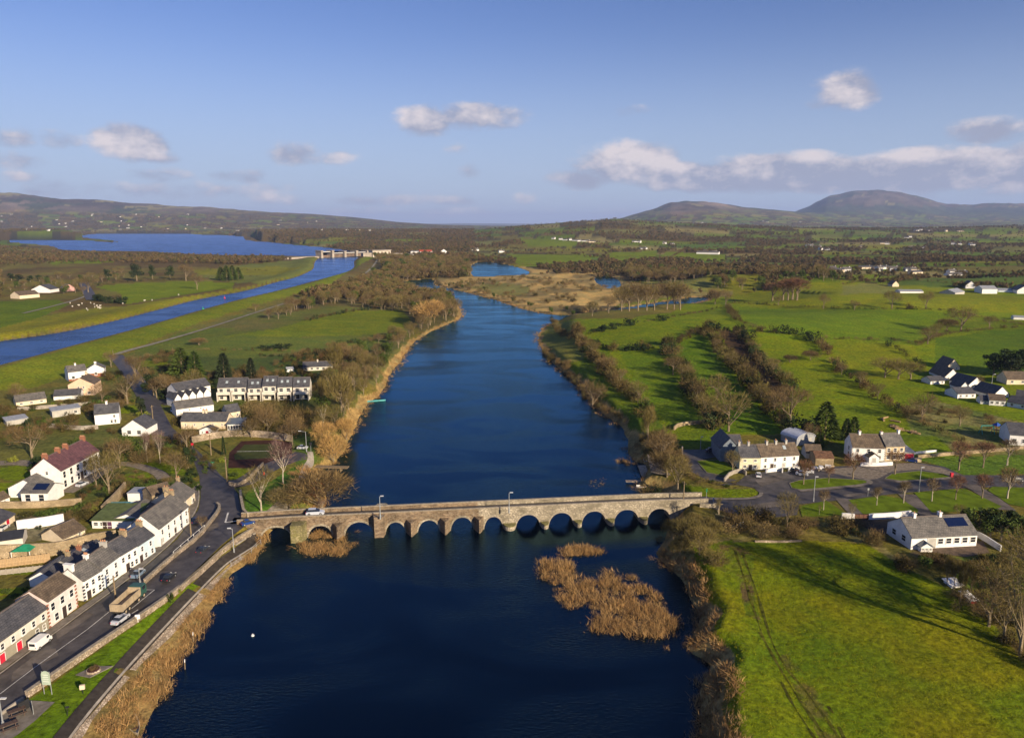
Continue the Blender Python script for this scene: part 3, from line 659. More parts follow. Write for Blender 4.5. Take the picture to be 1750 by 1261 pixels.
# riverside street and junction (left)
road('road', [(-60,1200),(0,1152),(86,1089),(160,1034),(220,991),(258,960),(303,921),(339,871),(343,850),(341,815),(330,785),(305,757),(277,745),(268,727),(290,727),(318,752),(352,783),(377,812),(397,828),(407,846),(412,870),(418,886),(441,889),(441,897),(401,925),(380,944),(305,1012),(240,1057),(46,1192),(0,1228),(-60,1275)], asphalt)
ribbon('lane_road', [(279,742),(262,705),(248,672),(225,640),(205,615),(197,607)], 6.2, asphalt, .09)
ribbon('car_park_road', [(392,828),(420,824),(452,802),(482,790),(520,775)], 6, asphalt, .09)
ribbon('side_road', [(262,690),(285,684),(300,690)], 7, asphalt, .08)
road('footpath', [(-60,1196),(0,1149),(86,1086),(160,1031),(220,988),(258,957),(300,920),(334,878),(339,850),(336,826),(329,826),(322,860),(318,895),(258,945),(178,1010),(85,1075),(-60,1180)], paving, .13)
ribbon('kerb', [(-20,1167),(86,1088),(160,1033),(220,990),(258,959),(302,920),(336,874),(341,850),(338,826)], .28, concrete, .15)
for a, b in (((46,1192),(10,1221)),): pass
road('asphalt_patch', [(20,1150),(70,1112),(95,1108),(100,1120),(60,1140),(20,1165)], asphalt_pale, .056)
road('asphalt_patch', [(95,1080),(150,1045),(160,1050),(120,1078),(98,1092)], asphalt_pale, .056)
road('asphalt_patch', [(352,900),(372,893),(374,900),(356,908)], asphalt_pale, .056)
ribbon('road_marking', [(214,1056),(236,1042),(300,1000),(265,1008)][:2], .15, paint_w, .075, smooth=0)
ribbon('road_marking', [(249,1008),(264,1008),(225,1040)], .15, paint_w, .075, smooth=0)
ribbon('road_marking', [(390,876),(385,893)], .35, paint_w, .075, smooth=0)
ribbon('road_marking', [(385,893),(414,889)], .35, paint_w, .075, smooth=0)
ribbon('road_marking', [(186,1046),(150,1075),(60,1140),(0,1186)], .12, paint_w, .070, smooth=0)
ribbon('riverside_path', [(60,1330),(107,1256),(206,1143),(300,1042),(376,964),(405,944),(432,925),(446,908)], 1.9, dark_tar, .10)
ribbon('quay_kerb', [(75,1335),(122,1256),(214,1146),(308,1045),(384,966),(410,950),(437,933)], .3, concrete, .22)
road('picnic_paving', [(-40,1250),(0,1222),(28,1202),(48,1197),(94,1200),(60,1232),(30,1256),(-40,1300)], paving, .09)
# bridge approach and main road on the right
road('road', [(1196,849),(1240,851),(1281,850),(1301,845),(1289,834),(1262,829),(1220,829),(1262,823),(1275,812),(1308,806),(1352,806),(1386,800),(1427,797),(1450,796),(1565,790),(1612,797),(1646,812),(1780,812),(1780,834),(1720,832),(1648,834),(1610,837),(1560,841),(1510,846),(1452,854),(1412,857),(1366,862),(1362,880),(1330,884),(1262,881),(1215,868),(1196,860)], asphalt)
road('gravel_forecourt', [(1392,803),(1450,799),(1560,791),(1608,799),(1640,812),(1625,812),(1575,802),(1524,806),(1500,818),(1480,820),(1440,812)], gravel_m, .056)
road('asphalt_patch', [(1262,872),(1290,862),(1330,856),(1362,858),(1330,866)], asphalt_pale, .056)
road('asphalt_patch', [(1290,820),(1330,812),(1345,818),(1300,832)], asphalt_pale, .056)
road('asphalt_patch', [(1440,846),(1500,838),(1560,832),(1560,836),(1500,842),(1445,850)], asphalt_pale, .056)
road('tarmac_drive', [(1167,769),(1226,768),(1228,780),(1190,788),(1200,803),(1231,815),(1262,821),(1241,825),(1208,820),(1178,805),(1167,788)], asphalt, .07)
ribbon('driveway', [(1552,845),(1570,862),(1592,882)], 4.5, asphalt_pale, .09); ribbon('driveway', [(1655,828),(1690,848),(1722,872)], 3.5, asphalt_pale, .09); ribbon('driveway', [(1440,852),(1455,868),(1470,884)], 3.5, asphalt_pale, .09)
road('tarmac_drive', [(1457,886),(1475,882),(1510,884),(1560,900),(1560,915),(1520,915),(1480,903)], dark_tar, .07)
road('patio_paving', [(1560,934),(1600,945),(1650,952),(1690,945),(1680,925),(1600,925)], mat('patio', (.15,.105,.07), .9, .3), .08)
road('slipway', [(1105,797),(1130,795),(1147,815),(1120,822),(1112,818)], gravel_m, .07)
lawn = mat('mown grass', (.115, .170, .006), .95, .28, .45, .1, bump=.7, bscale=5, detail=8)
for pts in ([(1349,826),(1366,821),(1414,817),(1477,821),(1487,827),(1430,832),(1371,838),(1353,834)], [(1512,818),(1524,810),(1570,805),(1612,810),(1624,816),(1580,820),(1540,822)],
            [(1366,866),(1412,856),(1450,881),(1371,884)], [(1450,855),(1508,847),(1538,852),(1570,872),(1566,878),(1476,880)], [(1562,842),(1648,835),(1712,866),(1700,872),(1612,876),(1592,876)],
            [(1688,838),(1696,832),(1780,835),(1780,872),(1724,862)], [(1190,788),(1236,786),(1262,806),(1236,813),(1208,808)]):
    road('lawn', pts, lawn, .12)
    if pts[0][1] < 830: curbline('kerb', pts + [pts[0]], .18, .15, paving, z0=LAND, smooth=0)['kind'] = 'structure'
ribbon('footpath', [(1366,839),(1430,834),(1480,829),(1489,824),(1478,819)], 1.3, paving, .14); ribbon('footpath', [(1530,824),(1580,821),(1625,817)], 1.2, paving, .14); ribbon('footpath', [(1205,853),(1280,853),(1300,848),(1301,842)], .9, paving, .13)
# park paths
ribbon('footpath', [(462,884),(480,866),(494,850),(480,838),(470,838)], 2.3, paving, .10); ribbon('footpath', [(515,820),(523,800),(532,790),(530,772)], 1.6, concrete, .10)
ribbon('canal_bank_path', [(197,607),(215,601),(250,592),(300,578),(360,560),(430,537),(500,515),(560,495),(610,478),(632,462),(640,452),(645,444)], 2.6, mat('pale track', (.22,.20,.15), .95, .25, .3), .35)
ribbon('canal_bank_path', [(40,536),(90,524),(130,513),(150,505)], 3.0, MATS['pale track'], .3); ribbon('lane_road', [(158,513),(152,502),(145,490),(143,482)], 9, asphalt, .35)
ribbon('gravel_drive', [(190,792),(225,793),(250,800),(272,808),(280,818)], 3.0, gravel_m, .09); ribbon('gravel_drive', [(108,842),(140,825),(170,806),(195,796)], 5.0, gravel_m, .08)
ribbon('gravel_drive', [(-20,793),(30,790),(60,793)], 4.0, gravel_m, .09)
court = mat('tennis court surface', (.060,.026,.018), .9, .25, .6, .1); 
road('tennis_court', [(392,774),(413,754),(470,752),(500,756),(497,790),(470,800),(390,800)], court, .07)
road('court_lawn', [(400,778),(418,760),(465,759),(478,762),(475,782),(402,786)], mat('court green', (.055,.065,.018), .9, .2, .6, .1), .075)
ribbon('court_marking', [(405,772),(460,771)], .25, paint_w, .10, smooth=0)
mudm = mat('tyre mud', (.085, .088, .008), .95, .6, .9, .1, bump=.6)
TR = [[(50,250),(70,310),(100,400),(150,560),(200,720),(260,830),(330,950),(400,1060),(500,1200),(545,1270),(620,1420)], [(90,260),(120,350),(170,480),(210,620),(245,740),(320,880),(400,970),(470,1060),(560,1180),(615,1270),(690,1420)]]
for t in TR: ribbon('tyre_track', [(1240 + a / 3.145, 860 + b / 3.145) for a, b in t], .34, mudm, .035, step=1.2, wob=.5)
for t in ([(300,960),(360,1080),(440,1200),(480,1261)], [(180,690),(210,740),(250,810)], [(610,1200),(650,1290)], [(550,1090),(580,1130)]): ribbon('tyre_track', [(1240 + a / 3.145, 860 + b / 3.145) for a, b in t], .30, mudm, .04, step=1.2, wob=.6)
# ------------------------------------------------------------------ plants: prototypes
bark = mat('bark', (.25, .195, .125), .95, .3, 3.0, .1)
bark_pale = mat('pale bark', (.42, .36, .27), .95, .25, 3.0, .1)
bark_ivy = mat('ivied bark', (.06, .065, .025), .95, .4, 3.0, .1)
tw_brown = leaf_mat('brown twigs', [(.115, .076, .036), (.16, .108, .046), (.10, .074, .032)])
tw_olive = leaf_mat('olive twigs', [(.125, .10, .032), (.165, .128, .042), (.10, .082, .028)])
tw_red = leaf_mat('reddish twigs', [(.15, .075, .045), (.19, .10, .055)])
tw_purple = leaf_mat('purple twigs', [(.14, .085, .075), (.17, .11, .09)])
tw_gold = leaf_mat('golden twigs', [(.42, .26, .09), (.36, .22, .08)])
tw_crimson = leaf_mat('crimson twigs', [(.30, .015, .025), (.34, .02, .03)])
lf_dark = leaf_mat('dark evergreen leaves', [(.020, .034, .012), (.028, .044, .014), (.022, .030, .015)])
lf_green = leaf_mat('green leaves', [(.050, .075, .014), (.065, .090, .018), (.040, .065, .012)])
lf_yellow = leaf_mat('yellow green leaves', [(.14, .17, .02), (.18, .18, .03)])
lf_hedge = leaf_mat('hedge leaves and twigs', [(.075, .062, .018), (.10, .070, .026), (.048, .048, .013), (.11, .066, .030)])
lf_scrub = leaf_mat('scrub', [(.15, .115, .045), (.11, .09, .035), (.20, .14, .06)])
reed_m = leaf_mat('dry reeds', [(.31, .185, .075), (.42, .27, .115), (.19, .115, .05), (.35, .20, .075), (.27, .155, .06)])
far_m = leaf_mat('far wood', [(.10, .070, .030), (.13, .092, .038), (.08, .064, .026), (.125, .078, .040), (.048, .052, .018), (.125, .10, .036)])
def tubes_np(segs, n=5):
    """segs: list of (p0, p1, r0, r1) -> V, F(quads)"""
    V = []; Fq = []
    for a, b, r0, r1 in segs:
        a = np.array(a, float); b = np.array(b, float); d = b - a; L = np.linalg.norm(d); d = d / (L + 1e-9)
        e = np.cross(d, (0, 0, 1.0) if abs(d[2]) < .9 else (1.0, 0, 0)); e /= np.linalg.norm(e); g = np.cross(d, e); s = len(V)
        for c, r in ((a, r0), (b, r1)):
            for i in range(n):
                t = 2 * math.pi * i / n; V.append(c + (e * math.cos(t) + g * math.sin(t)) * r)
        Fq += [(s + i, s + (i + 1) % n, s + n + (i + 1) % n, s + n + i) for i in range(n)]
    return np.array(V), np.array(Fq)
def twigs(rng, starts, dirs, length, width, tint):
    """one thin triangle per twig"""
    n = len(starts); d = dirs / (np.linalg.norm(dirs, axis=1, keepdims=True) + 1e-9)
    side = np.cross(d, rng.normal(size=(n, 3))); side /= (np.linalg.norm(side, axis=1, keepdims=True) + 1e-9)
    L = length * rng.uniform(.55, 1.3, (n, 1)); w_ = width * rng.uniform(.7, 1.3, (n, 1))
    V = np.stack([starts - side * w_ / 2, starts + side * w_ / 2, starts + d * L], 1).reshape(-1, 3)
    return V, np.arange(3 * n).reshape(-1, 3), np.repeat(tint, 3)
def tree_meshes(name, seed, height, R, clear, ntw, twl, tww, bm_, cm, limbs=6, up=.5, kind='bare', trunk_r=.28, crown_low=None):
    """returns (trunk mesh, crown mesh); unit metres"""
    rng = np.random.default_rng(seed); segs = []; tips = []
    top = height * (.62 if kind != 'pole' else .93)
    p = np.array([0, 0, -.3]); pts = [p]
    for k in range(5):
        p = np.array([rng.normal(0, .12) * k * .5, rng.normal(0, .12) * k * .5, top * (k + 1) / 5]); pts.append(p)
    for k in range(5): segs.append((pts[k], pts[k + 1], trunk_r * (1 - .17 * k), trunk_r * (1 - .17 * (k + 1))))
    zc = (height + clear) / 2; hz_ = (height - clear) / 2
    for i in range(limbs):
        a = 2 * math.pi * i / limbs + rng.uniform(-.4, .4); t = rng.uniform(.0, 1)
        z0 = clear * .85 + (top - clear * .85) * (i / limbs) * .9; s = np.array([0, 0, z0])
        rr = R * rng.uniform(.45, .85); ez = zc + hz_ * rng.uniform(-.15, .85)
        e = np.array([math.cos(a) * rr, math.sin(a) * rr, max(ez, z0 + .5)])
        m_ = s + (e - s) * .5 + np.array([0, 0, (e[2] - s[2]) * -.08 + .2]); r_ = trunk_r * .42
        segs += [(s, m_, r_, r_ * .6), (m_, e, r_ * .6, r_ * .25)]
        for q in range(5):
            b0 = m_ + (e - m_) * rng.uniform(0, .9); dv = rng.normal(size=3); dv[2] = abs(dv[2]) * .9 + up; dv /= np.linalg.norm(dv)
            b1 = b0 + dv * R * rng.uniform(.3, .6); segs.append((b0, b1, r_ * .3, r_ * .08)); tips += [b0 + (b1 - b0) * .5, b1]
        tips.append(e)
    segs.append((pts[-1], np.array([0, 0, height * .93]), trunk_r * .2, .03)); tips += [np.array([0, 0, height * .75]), np.array([0, 0, height * .88])]
    tips = np.array(tips)
    # twig starts: round the branch tips, kept inside the crown's egg
    st = tips[rng.integers(0, len(tips), ntw)] + rng.normal(size=(ntw, 3)) * np.array([R * .20, R * .20, hz_ * .20])
    c = np.array([0, 0, zc]); rel = (st - c) / np.array([R, R, hz_]); q = np.linalg.norm(rel, axis=1); bad = q > 1
    st[bad] = c + (rel[bad] / q[bad, None]) * np.array([R, R, hz_]) * rng.uniform(.7, 1, (bad.sum(), 1))
    d = (st - c) * np.array([1, 1, .8]) / R + rng.normal(size=(ntw, 3)) * .45 + np.array([0, 0, up])
    cl = rng.uniform(.2, .8, len(tips)); near = np.argmin(((st[:, None, :] - tips[None]) ** 2).sum(2), 1) if ntw * len(tips) < 4e5 else rng.integers(0, len(tips), ntw)
    tint = np.clip(cl[near] + rng.normal(0, .15, ntw), 0, 1)
    V, Ft, tt = twigs(rng, st, d, twl, tww, tint)
    tv, tf = tubes_np(segs, 5)
    return mesh_np(name + ' trunk', tv, tf, [bm_]), mesh_np(name + ' crown', V, Ft, [cm], attr={'tint': tt})
def leaf_blob(rng, n, centres, radii, size, squash=1.0, shell=.55):
    """leaf faces filling lumps; returns V, F, tint"""
    k = rng.integers(0, len(centres), n); d = rng.normal(size=(n, 3)); d /= np.linalg.norm(d, axis=1, keepdims=True)
    r = rng.uniform(shell, 1.0, (n, 1)) * radii[k]
    c = centres[k] + d * r * np.array([1, 1, squash]); c[:, 2] = np.abs(c[:, 2])
    a = rng.normal(size=(n, 3)); a /= np.linalg.norm(a, axis=1, keepdims=True); b = np.cross(a, d); b /= (np.linalg.norm(b, axis=1, keepdims=True) + 1e-9)
    s = size * rng.uniform(.6, 1.5, (n, 1))
    V = np.stack([c - a * s, c + a * s * .9 + b * s * .4, c + b * s * 1.3], 1).reshape(-1, 3)
    lump = rng.uniform(.15, .85, len(centres)); t = np.clip(lump[k] + rng.normal(0, .18, n), 0, 1)
    return V, np.arange(3 * n).reshape(-1, 3), np.repeat(t, 3)
def bush_mesh(name, seed, R, hh, n, size, m, lumps=9, twiggy=.3):
    rng = np.random.default_rng(seed)
    cs = rng.uniform(-1, 1, (lumps, 3)) * np.array([R * .6, R * .6, 0]) + np.array([0, 0, 0]); cs[:, 2] = rng.uniform(.15, .68, lumps) * hh
    rad = rng.uniform(.30, .5, (lumps, 1)) * min(R, hh)
    nl = int(n * (1 - twiggy)); V, Fc, t = leaf_blob(rng, nl, cs, rad, size)
    nt_ = int(n * twiggy)
    if nt_:
        k = rng.integers(0, lumps, nt_); st = cs[k] + rng.normal(size=(nt_, 3)) * rad[k] * .5; st[:, 2] = np.abs(st[:, 2]); d = (st - np.array([0, 0, hh * .2])) / R + rng.normal(size=(nt_, 3)) * .5 + np.array([0, 0, .6])
        V2, F2, t2 = twigs(rng, st, d, hh * .28, size * .35, np.clip(rng.normal(.6, .2, nt_), 0, 1))
        Fc = np.concatenate([Fc, F2 + len(V)]); V = np.concatenate([V, V2]); t = np.concatenate([t, t2])
    return mesh_np(name, V, Fc, [m], attr={'tint': t})
def conifer_meshes(name, seed, height, R, n, m, base=.08, openness=.0):
    rng = np.random.default_rng(seed); z = height * (base + (1 - base) * rng.beta(1.0, 1.35, n)); f = 1 - (z / height - base) / (1 - base)
    tier = .72 + .28 * np.abs(np.sin(z * 2.1 + seed)); rr = R * (f ** .8) * tier * rng.uniform(.35, 1, n) ** .5; a = rng.uniform(0, 2 * math.pi, n)
    st = np.stack([np.cos(a) * rr, np.sin(a) * rr, z], 1); d = np.stack([np.cos(a), np.sin(a), rng.normal(-.1, .25, n)], 1)
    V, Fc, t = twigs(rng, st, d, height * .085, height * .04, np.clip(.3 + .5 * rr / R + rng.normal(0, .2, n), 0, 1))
    tv, tf = tubes_np([((0, 0, -.3), (0, 0, height * .5), .22, .14), ((0, 0, height * .5), (0, 0, height * .97), .14, .03)], 6)
    return mesh_np(name + ' trunk', tv, tf, [bark]), mesh_np(name + ' crown', V, Fc, [m], attr={'tint': t})
PR = {}
# kind: list of (trunk, crown, nominal height)
PR['bare'] = [(*tree_meshes('bare', 10 + i, 10, 4.4, 2.0, 1250, 1.2, .07, bark, tw_brown, 8), 10) for i in range(4)]
PR['olive'] = [(*tree_meshes('olive', 30 + i, 10, 4.2, 1.6, 1400, 1.15, .075, bark, tw_olive, 9), 10) for i in range(3)]
PR['pollard'] = [(*tree_meshes('pollard', 50 + i, 7, 2.3, 2.4, 1100, .9, .06, bark_pale, tw_brown, 8, up=.35, trunk_r=.24), 7) for i in range(3)]
PR['pollard_red'] = [(*tree_meshes('pollard red', 60 + i, 7, 2.4, 2.2, 1200, .9, .06, bark, tw_red, 8, up=.35, trunk_r=.22), 7) for i in range(2)]
PR['birch'] = [(*tree_meshes('birch', 70 + i, 10, 2.8, 2.6, 1100, 1.0, .05, bark_pale, tw_olive if i else tw_purple, 9, up=.8, trunk_r=.17), 10) for i in range(2)]
PR['poplar'] = [(*tree_meshes('poplar', 80 + i, 14, 3.0, 1.5, 1900, 1.9, .07, bark, tw_olive, 14, up=1.6, trunk_r=.25, kind='pole'), 14) for i in range(2)]
PR['willow'] = [(*tree_meshes('willow', 90 + i, 7, 4.0, .4, 2600, 1.1, .07, bark, tw_gold, 10, up=.4, trunk_r=.2), 7) for i in range(2)]
PR['larch'] = [(*tree_meshes('larch', 95, 22, 5.5, 2.0, 5200, 1.5, .05, bark, tw_olive, 34, up=.0, trunk_r=.32, kind='pole'), 22)]
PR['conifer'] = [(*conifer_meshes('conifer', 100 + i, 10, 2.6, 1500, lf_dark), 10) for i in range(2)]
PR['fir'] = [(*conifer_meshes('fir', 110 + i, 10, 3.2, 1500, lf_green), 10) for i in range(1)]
def evergreen(name, seed, m, n=1700, R=3.6):
    rng = np.random.default_rng(seed); k = 16
    cs = np.stack([rng.uniform(-1, 1, k) * R * .62, rng.uniform(-1, 1, k) * R * .62, rng.uniform(3.0, 8.6, k)], 1)
    V, Fc, t = leaf_blob(rng, n, cs, rng.uniform(1.0, 1.9, (k, 1)), .28)
    tv, tf = tubes_np([((0, 0, -.3), (.1, 0, 4), .3, .2), ((.1, 0, 4), (0, .1, 8), .2, .05)] + [((.1, 0, 3.5), tuple(c), .12, .04) for c in cs[:8]], 6)
    return mesh_np(name + ' trunk', tv, tf, [bark]), mesh_np(name + ' crown', V, Fc, [m], attr={'tint': t}), 10
PR['evergreen'] = [evergreen('evergreen', 120 + i, lf_dark) for i in range(2)]
PR['ivied'] = [evergreen('ivied', 125 + i, lf_green) for i in range(2)]
BU = {'hedge': [bush_mesh('hedge bush', 130 + i, 2.0, 3.0, 620, .17, lf_hedge, twiggy=.45) for i in range(4)],
      'green': [bush_mesh('green bush', 140 + i, 1.6, 2.2, 600, .15, lf_green, twiggy=.0) for i in range(2)],
      'dark': [bush_mesh('dark bush', 150 + i, 2.0, 2.8, 700, .17, lf_dark, twiggy=.05) for i in range(2)],
      'yellow': [bush_mesh('yellow bush', 160 + i, 1.5, 1.9, 550, .13, lf_yellow, twiggy=.0) for i in range(2)],
      'scrub': [bush_mesh('scrub bush', 170 + i, 2.2, 2.2, 600, .14, lf_scrub, twiggy=.7) for i in range(3)],
      'willow': [bush_mesh('willow bush', 180 + i, 2.4, 3.4, 1100, .12, tw_olive, twiggy=.85) for i in range(2)],
      'crimson': [bush_mesh('crimson bush', 186, 1.4, 3.6, 700, .10, tw_crimson, twiggy=.9)],
      'brown': [bush_mesh('brown bush', 190 + i, 2.2, 3.0, 700, .13, tw_brown, twiggy=.85) for i in range(2)]}
def shrub_pair(name, seed, m): return (*tree_meshes(name, seed, 5, 3.4, .1, 2600, .85, .06, bark, m, 11, up=.5, trunk_r=.14), 5)
PR['big_olive'] = [shrub_pair('big olive', 300, tw_olive), shrub_pair('big olive', 301, tw_olive)]; PR['big_brown'] = [shrub_pair('big brown', 302, tw_brown)]; PR['big_scrub'] = [shrub_pair('big scrub', 303, lf_scrub)]; PR['big_crimson'] = [shrub_pair('big crimson', 304, tw_crimson)]
WORD = {'bare': 'bare_tree', 'olive': 'bare_tree', 'pollard': 'lime_tree', 'pollard_red': 'lime_tree', 'birch': 'birch_tree', 'poplar': 'poplar_tree', 'willow': 'willow_tree', 'larch': 'larch_tree',
        'conifer': 'conifer_tree', 'fir': 'conifer_tree', 'evergreen': 'evergreen_tree', 'ivied': 'ivied_tree'}
rt = random.Random(7)
SMALL = {}
def small_mesh(kind, i):
    """trunk and crown in one mesh for trees too small to show their parts"""
    if (kind, i) not in SMALL:
        a, b, h0 = PR[kind][i]; out = []
        Va = np.zeros(len(a.vertices) * 3); a.vertices.foreach_get('co', Va); Vb = np.zeros(len(b.vertices) * 3); b.vertices.foreach_get('co', Vb)
        Va = Va.reshape(-1, 3); Vb = Vb.reshape(-1, 3); fa = np.array([p.vertices[:] for p in a.polygons]); fb = np.array([p.vertices[:] for p in b.polygons])
        fa = np.concatenate([fa[:, [0, 1, 2]], fa[:, [0, 2, 3]]]); tt = np.zeros(len(Vb)); b.attributes['tint'].data.foreach_get('value', tt)
        SMALL[(kind, i)] = mesh_np(kind + ' small', np.concatenate([Va, Vb]), np.concatenate([fa, fb + len(Va)]), [a.materials[0], b.materials[0]],
                                   midx=np.concatenate([np.zeros(len(fa)), np.ones(len(fb))]), attr={'tint': np.concatenate([np.full(len(Va), .5), tt])})
    return SMALL[(kind, i)]
TREES_AT = []
def tree(kind, px, py, top, label, group=None, wide=1.0, variant=None, h=None, xy=None, small=None):
    p = P(px, py) if xy is None else Vector((xy[0], xy[1], float(H(*xy))))
    hh = h or max(1.5, hgt(p, top)); i = rt.randrange(len(PR[kind])) if variant is None else variant
    tm, cm, h0 = PR[kind][i]; s = hh / h0; rz = rt.uniform(0, 6.28); TREES_AT.append((p.x, p.y))
    if small if small is not None else (p.y > 520):
        o = link(WORD[kind], small_mesh(kind, i), None, (p.x, p.y, p.z - .05), rz, (s * wide, s * wide, s)); tag(o, label, 'tree', group); return o
    r = empty(WORD[kind], (p.x, p.y, p.z - .05), rz, label, 'tree', group); r.scale = (s * wide, s * wide, s)
    link('trunk', tm, r); link('crown', cm, r); return r
def bush(kind, px, py, top, label, group=None, wide=1.0, h=None, xy=None, name='shrub', cat='bush'):
    p = P(px, py) if xy is None else Vector((xy[0], xy[1], float(H(*xy))))
    hh = h or max(.6, hgt(p, top)); me_ = rt.choice(BU[kind]); s = hh / 3.0
    bk = {'willow': 'big_olive', 'brown': 'big_brown', 'scrub': 'big_scrub', 'crimson': 'big_crimson'}.get(kind)
    if bk and hh > 3.2: me_ = small_mesh(bk, rt.randrange(len(PR[bk]))); s = hh / 5.0
    return tag(link(name, me_, None, (p.x, p.y, p.z - .1), rt.uniform(0, 6.28), (s * wide, s * wide, s)), label, cat, group)
# scattering with geometry nodes for what nobody could count
def far_tree_mesh(seed, h=10.0, R=4.0, n=190, size=.75):
    rng = np.random.default_rng(seed); k = 7
    cs = np.stack([rng.uniform(-1, 1, k) * R * .6, rng.uniform(-1, 1, k) * R * .6, rng.uniform(h * .32, h * .74, k)], 1)
    V, Fc, t = leaf_blob(rng, n, cs, rng.uniform(1.4, 2.6, (k, 1)), size, shell=.3)
    tv, tf = tubes_np([((0, 0, -1), (0, 0, h * .6), .35, .15)], 3); tf = np.concatenate([tf[:, [0, 1, 2]], tf[:, [0, 2, 3]]])
    return mesh_np('far tree', np.concatenate([V, tv]), np.concatenate([Fc, tf + len(V)]), [far_m], attr={'tint': np.concatenate([t, np.full(len(tv), .3)])})
def reed_mesh(seed, n=26, h=1.15, w_=.075, spread=.42):
    rng = np.random.default_rng(seed); st = np.stack([rng.normal(0, spread, n), rng.normal(0, spread, n), np.full(n, -.2)], 1)
    lean = rng.normal(0, .45, 2); d = np.stack([rng.normal(lean[0], .34, n), rng.normal(lean[1], .34, n), np.ones(n)], 1)
    V, Fc, t = twigs(rng, st, d, h, w_, np.clip(rng.normal(.5, .25, n), 0, 1))
    return mesh_np('reed clump', V, Fc, [reed_m], attr={'tint': t})
def proto_coll(name, meshes):
    c = bpy.data.collections.new(name)
    for i, m_ in enumerate(meshes): c.objects.link(bpy.data.objects.new('%s source %02d' % (name, i), m_))
    return c
PC = {'far': proto_coll('far trees', [far_tree_mesh(200 + i) for i in range(6)]),
      'reed': proto_coll('reeds', [reed_mesh(220 + i) for i in range(6)]),
      'mid': proto_coll('mid trees', [small_mesh(k, i) for k in ('bare', 'olive') for i in range(3)] + [small_mesh('ivied', 0)]),
      'scrub': proto_coll('scrub bushes', BU['scrub'] + BU['hedge'][:2] + BU['brown']),
      'tuft': proto_coll('tufts', [reed_mesh(240 + i, 14, .55, .06, .3) for i in range(3)])}
def scatter(name, pts, scl, coll, label=None, cat=None, seed=0, rot=None, flat=1.0):
    n = len(pts)
    if n == 0: return
    rng = np.random.default_rng(seed); me_ = bpy.data.meshes.new(name)
    me_.vertices.add(n); me_.vertices.foreach_set('co', np.asarray(pts, np.float32).ravel())
    sc3 = np.stack([scl, scl, scl * flat], 1).astype(np.float32)
    a = me_.attributes.new('sc', 'FLOAT_VECTOR', 'POINT'); a.data.foreach_set('vector', sc3.ravel())
    r3 = np.zeros((n, 3), np.float32); r3[:, 2] = rng.uniform(0, 6.28, n) if rot is None else rot; a = me_.attributes.new('rt', 'FLOAT_VECTOR', 'POINT'); a.data.foreach_set('vector', r3.ravel())
    a = me_.attributes.new('pk', 'INT', 'POINT'); a.data.foreach_set('value', rng.integers(0, len(coll.objects), n).astype(np.int32))
    o = link(name, me_); gt = bpy.data.node_groups.new(name, 'GeometryNodeTree')
    gt.interface.new_socket('Geometry', in_out='INPUT', socket_type='NodeSocketGeometry'); gt.interface.new_socket('Geometry', in_out='OUTPUT', socket_type='NodeSocketGeometry')
    N = gt.nodes; L = gt.links; gi = N.new('NodeGroupInput'); go = N.new('NodeGroupOutput')
    ip = N.new('GeometryNodeInstanceOnPoints'); ci = N.new('GeometryNodeCollectionInfo'); ci.inputs['Collection'].default_value = coll; ci.inputs['Separate Children'].default_value = True; ci.inputs['Reset Children'].default_value = True
    L.new(gi.outputs[0], ip.inputs['Points']); L.new(ci.outputs[0], ip.inputs['Instance']); ip.inputs['Pick Instance'].default_value = True
    for nm, ty, s in (('sc', 'FLOAT_VECTOR', 'Scale'), ('rt', 'FLOAT_VECTOR', 'Rotation'), ('pk', 'INT', 'Instance Index')):
        na = N.new('GeometryNodeInputNamedAttribute'); na.data_type = ty; na.inputs['Name'].default_value = nm; L.new(na.outputs[0], ip.inputs[s])
    L.new(ip.outputs[0], go.inputs[0])
    md = o.modifiers.new('scatter', 'NODES'); md.node_group = gt
    return tag(o, label, cat, None, 'stuff')
def inpoly_points(poly, n, seed, keep=None):
    rng = np.random.default_rng(seed); lo = poly.min(0); hi_ = poly.max(0); out = []
    x = rng.uniform(lo[0], hi_[0], n); y = rng.uniform(lo[1], hi_[1], n); m_ = pip(poly, x, y); x, y = x[m_], y[m_]
    if keep is not None: k = keep(x, y); x, y = x[k], y[k]
    return x, y
def water_d(x, y): return sdist(river, x, y)

# ------------------------------------------------------------------ reed beds
def reeds(name, pts, dens, label, hmin=.8, hmax=1.25, z=None, keep=None, seed=0, holes=0.0):
    poly = gpoly(pts, 0.0 if z is None else z) if seed != 6 else PW(pts); lo = poly.min(0); hi_ = poly.max(0); n = int((hi_[0] - lo[0]) * (hi_[1] - lo[1]) * dens)
    x, y = inpoly_points(poly, n, seed + 5)
    f = fbm(x / 2.6, y / 2.6, 4, 11 + seed); edge = pdist(poly, x, y); k = f * 1.3 + np.minimum(edge, 2.5) * .10 > -.10 + holes
    if keep is not None: k &= keep(x, y)
    x, y, f = x[k], y[k], f[k]; zz = np.maximum(H(x, y), 0.0) - .05
    s = (hmin + (hmax - hmin) * np.clip(f + .5 + fbm(x / .9, y / .9, 2, 3) * .8, 0, 1)); return scatter(name, np.stack([x, y, zz], 1), s * 1.1, PC['reed'], label, 'reeds', seed, flat=.74)
reeds('reed_island', [(925,962),(938,957),(965,951),(1000,964),(1040,975),(1080,984),(1110,1008),(1142,1036),(1160,1066),(1156,1088),(1128,1090),(1085,1086),(1040,1092),(1015,1088),(1002,1052),(965,1035),(940,1015),(924,990)], 2.7, 'ragged tan reed bed standing in the dark river below the bridge', 0.5, 1.35, seed=1, holes=.07)
reeds('reed_island', [(958,944),(966,936),(990,933),(1028,935),(1028,944),(990,950),(962,950)], 4.5, 'small narrow tan reed patch between the bridge and the large reed bed', .8, 1.2, seed=2)
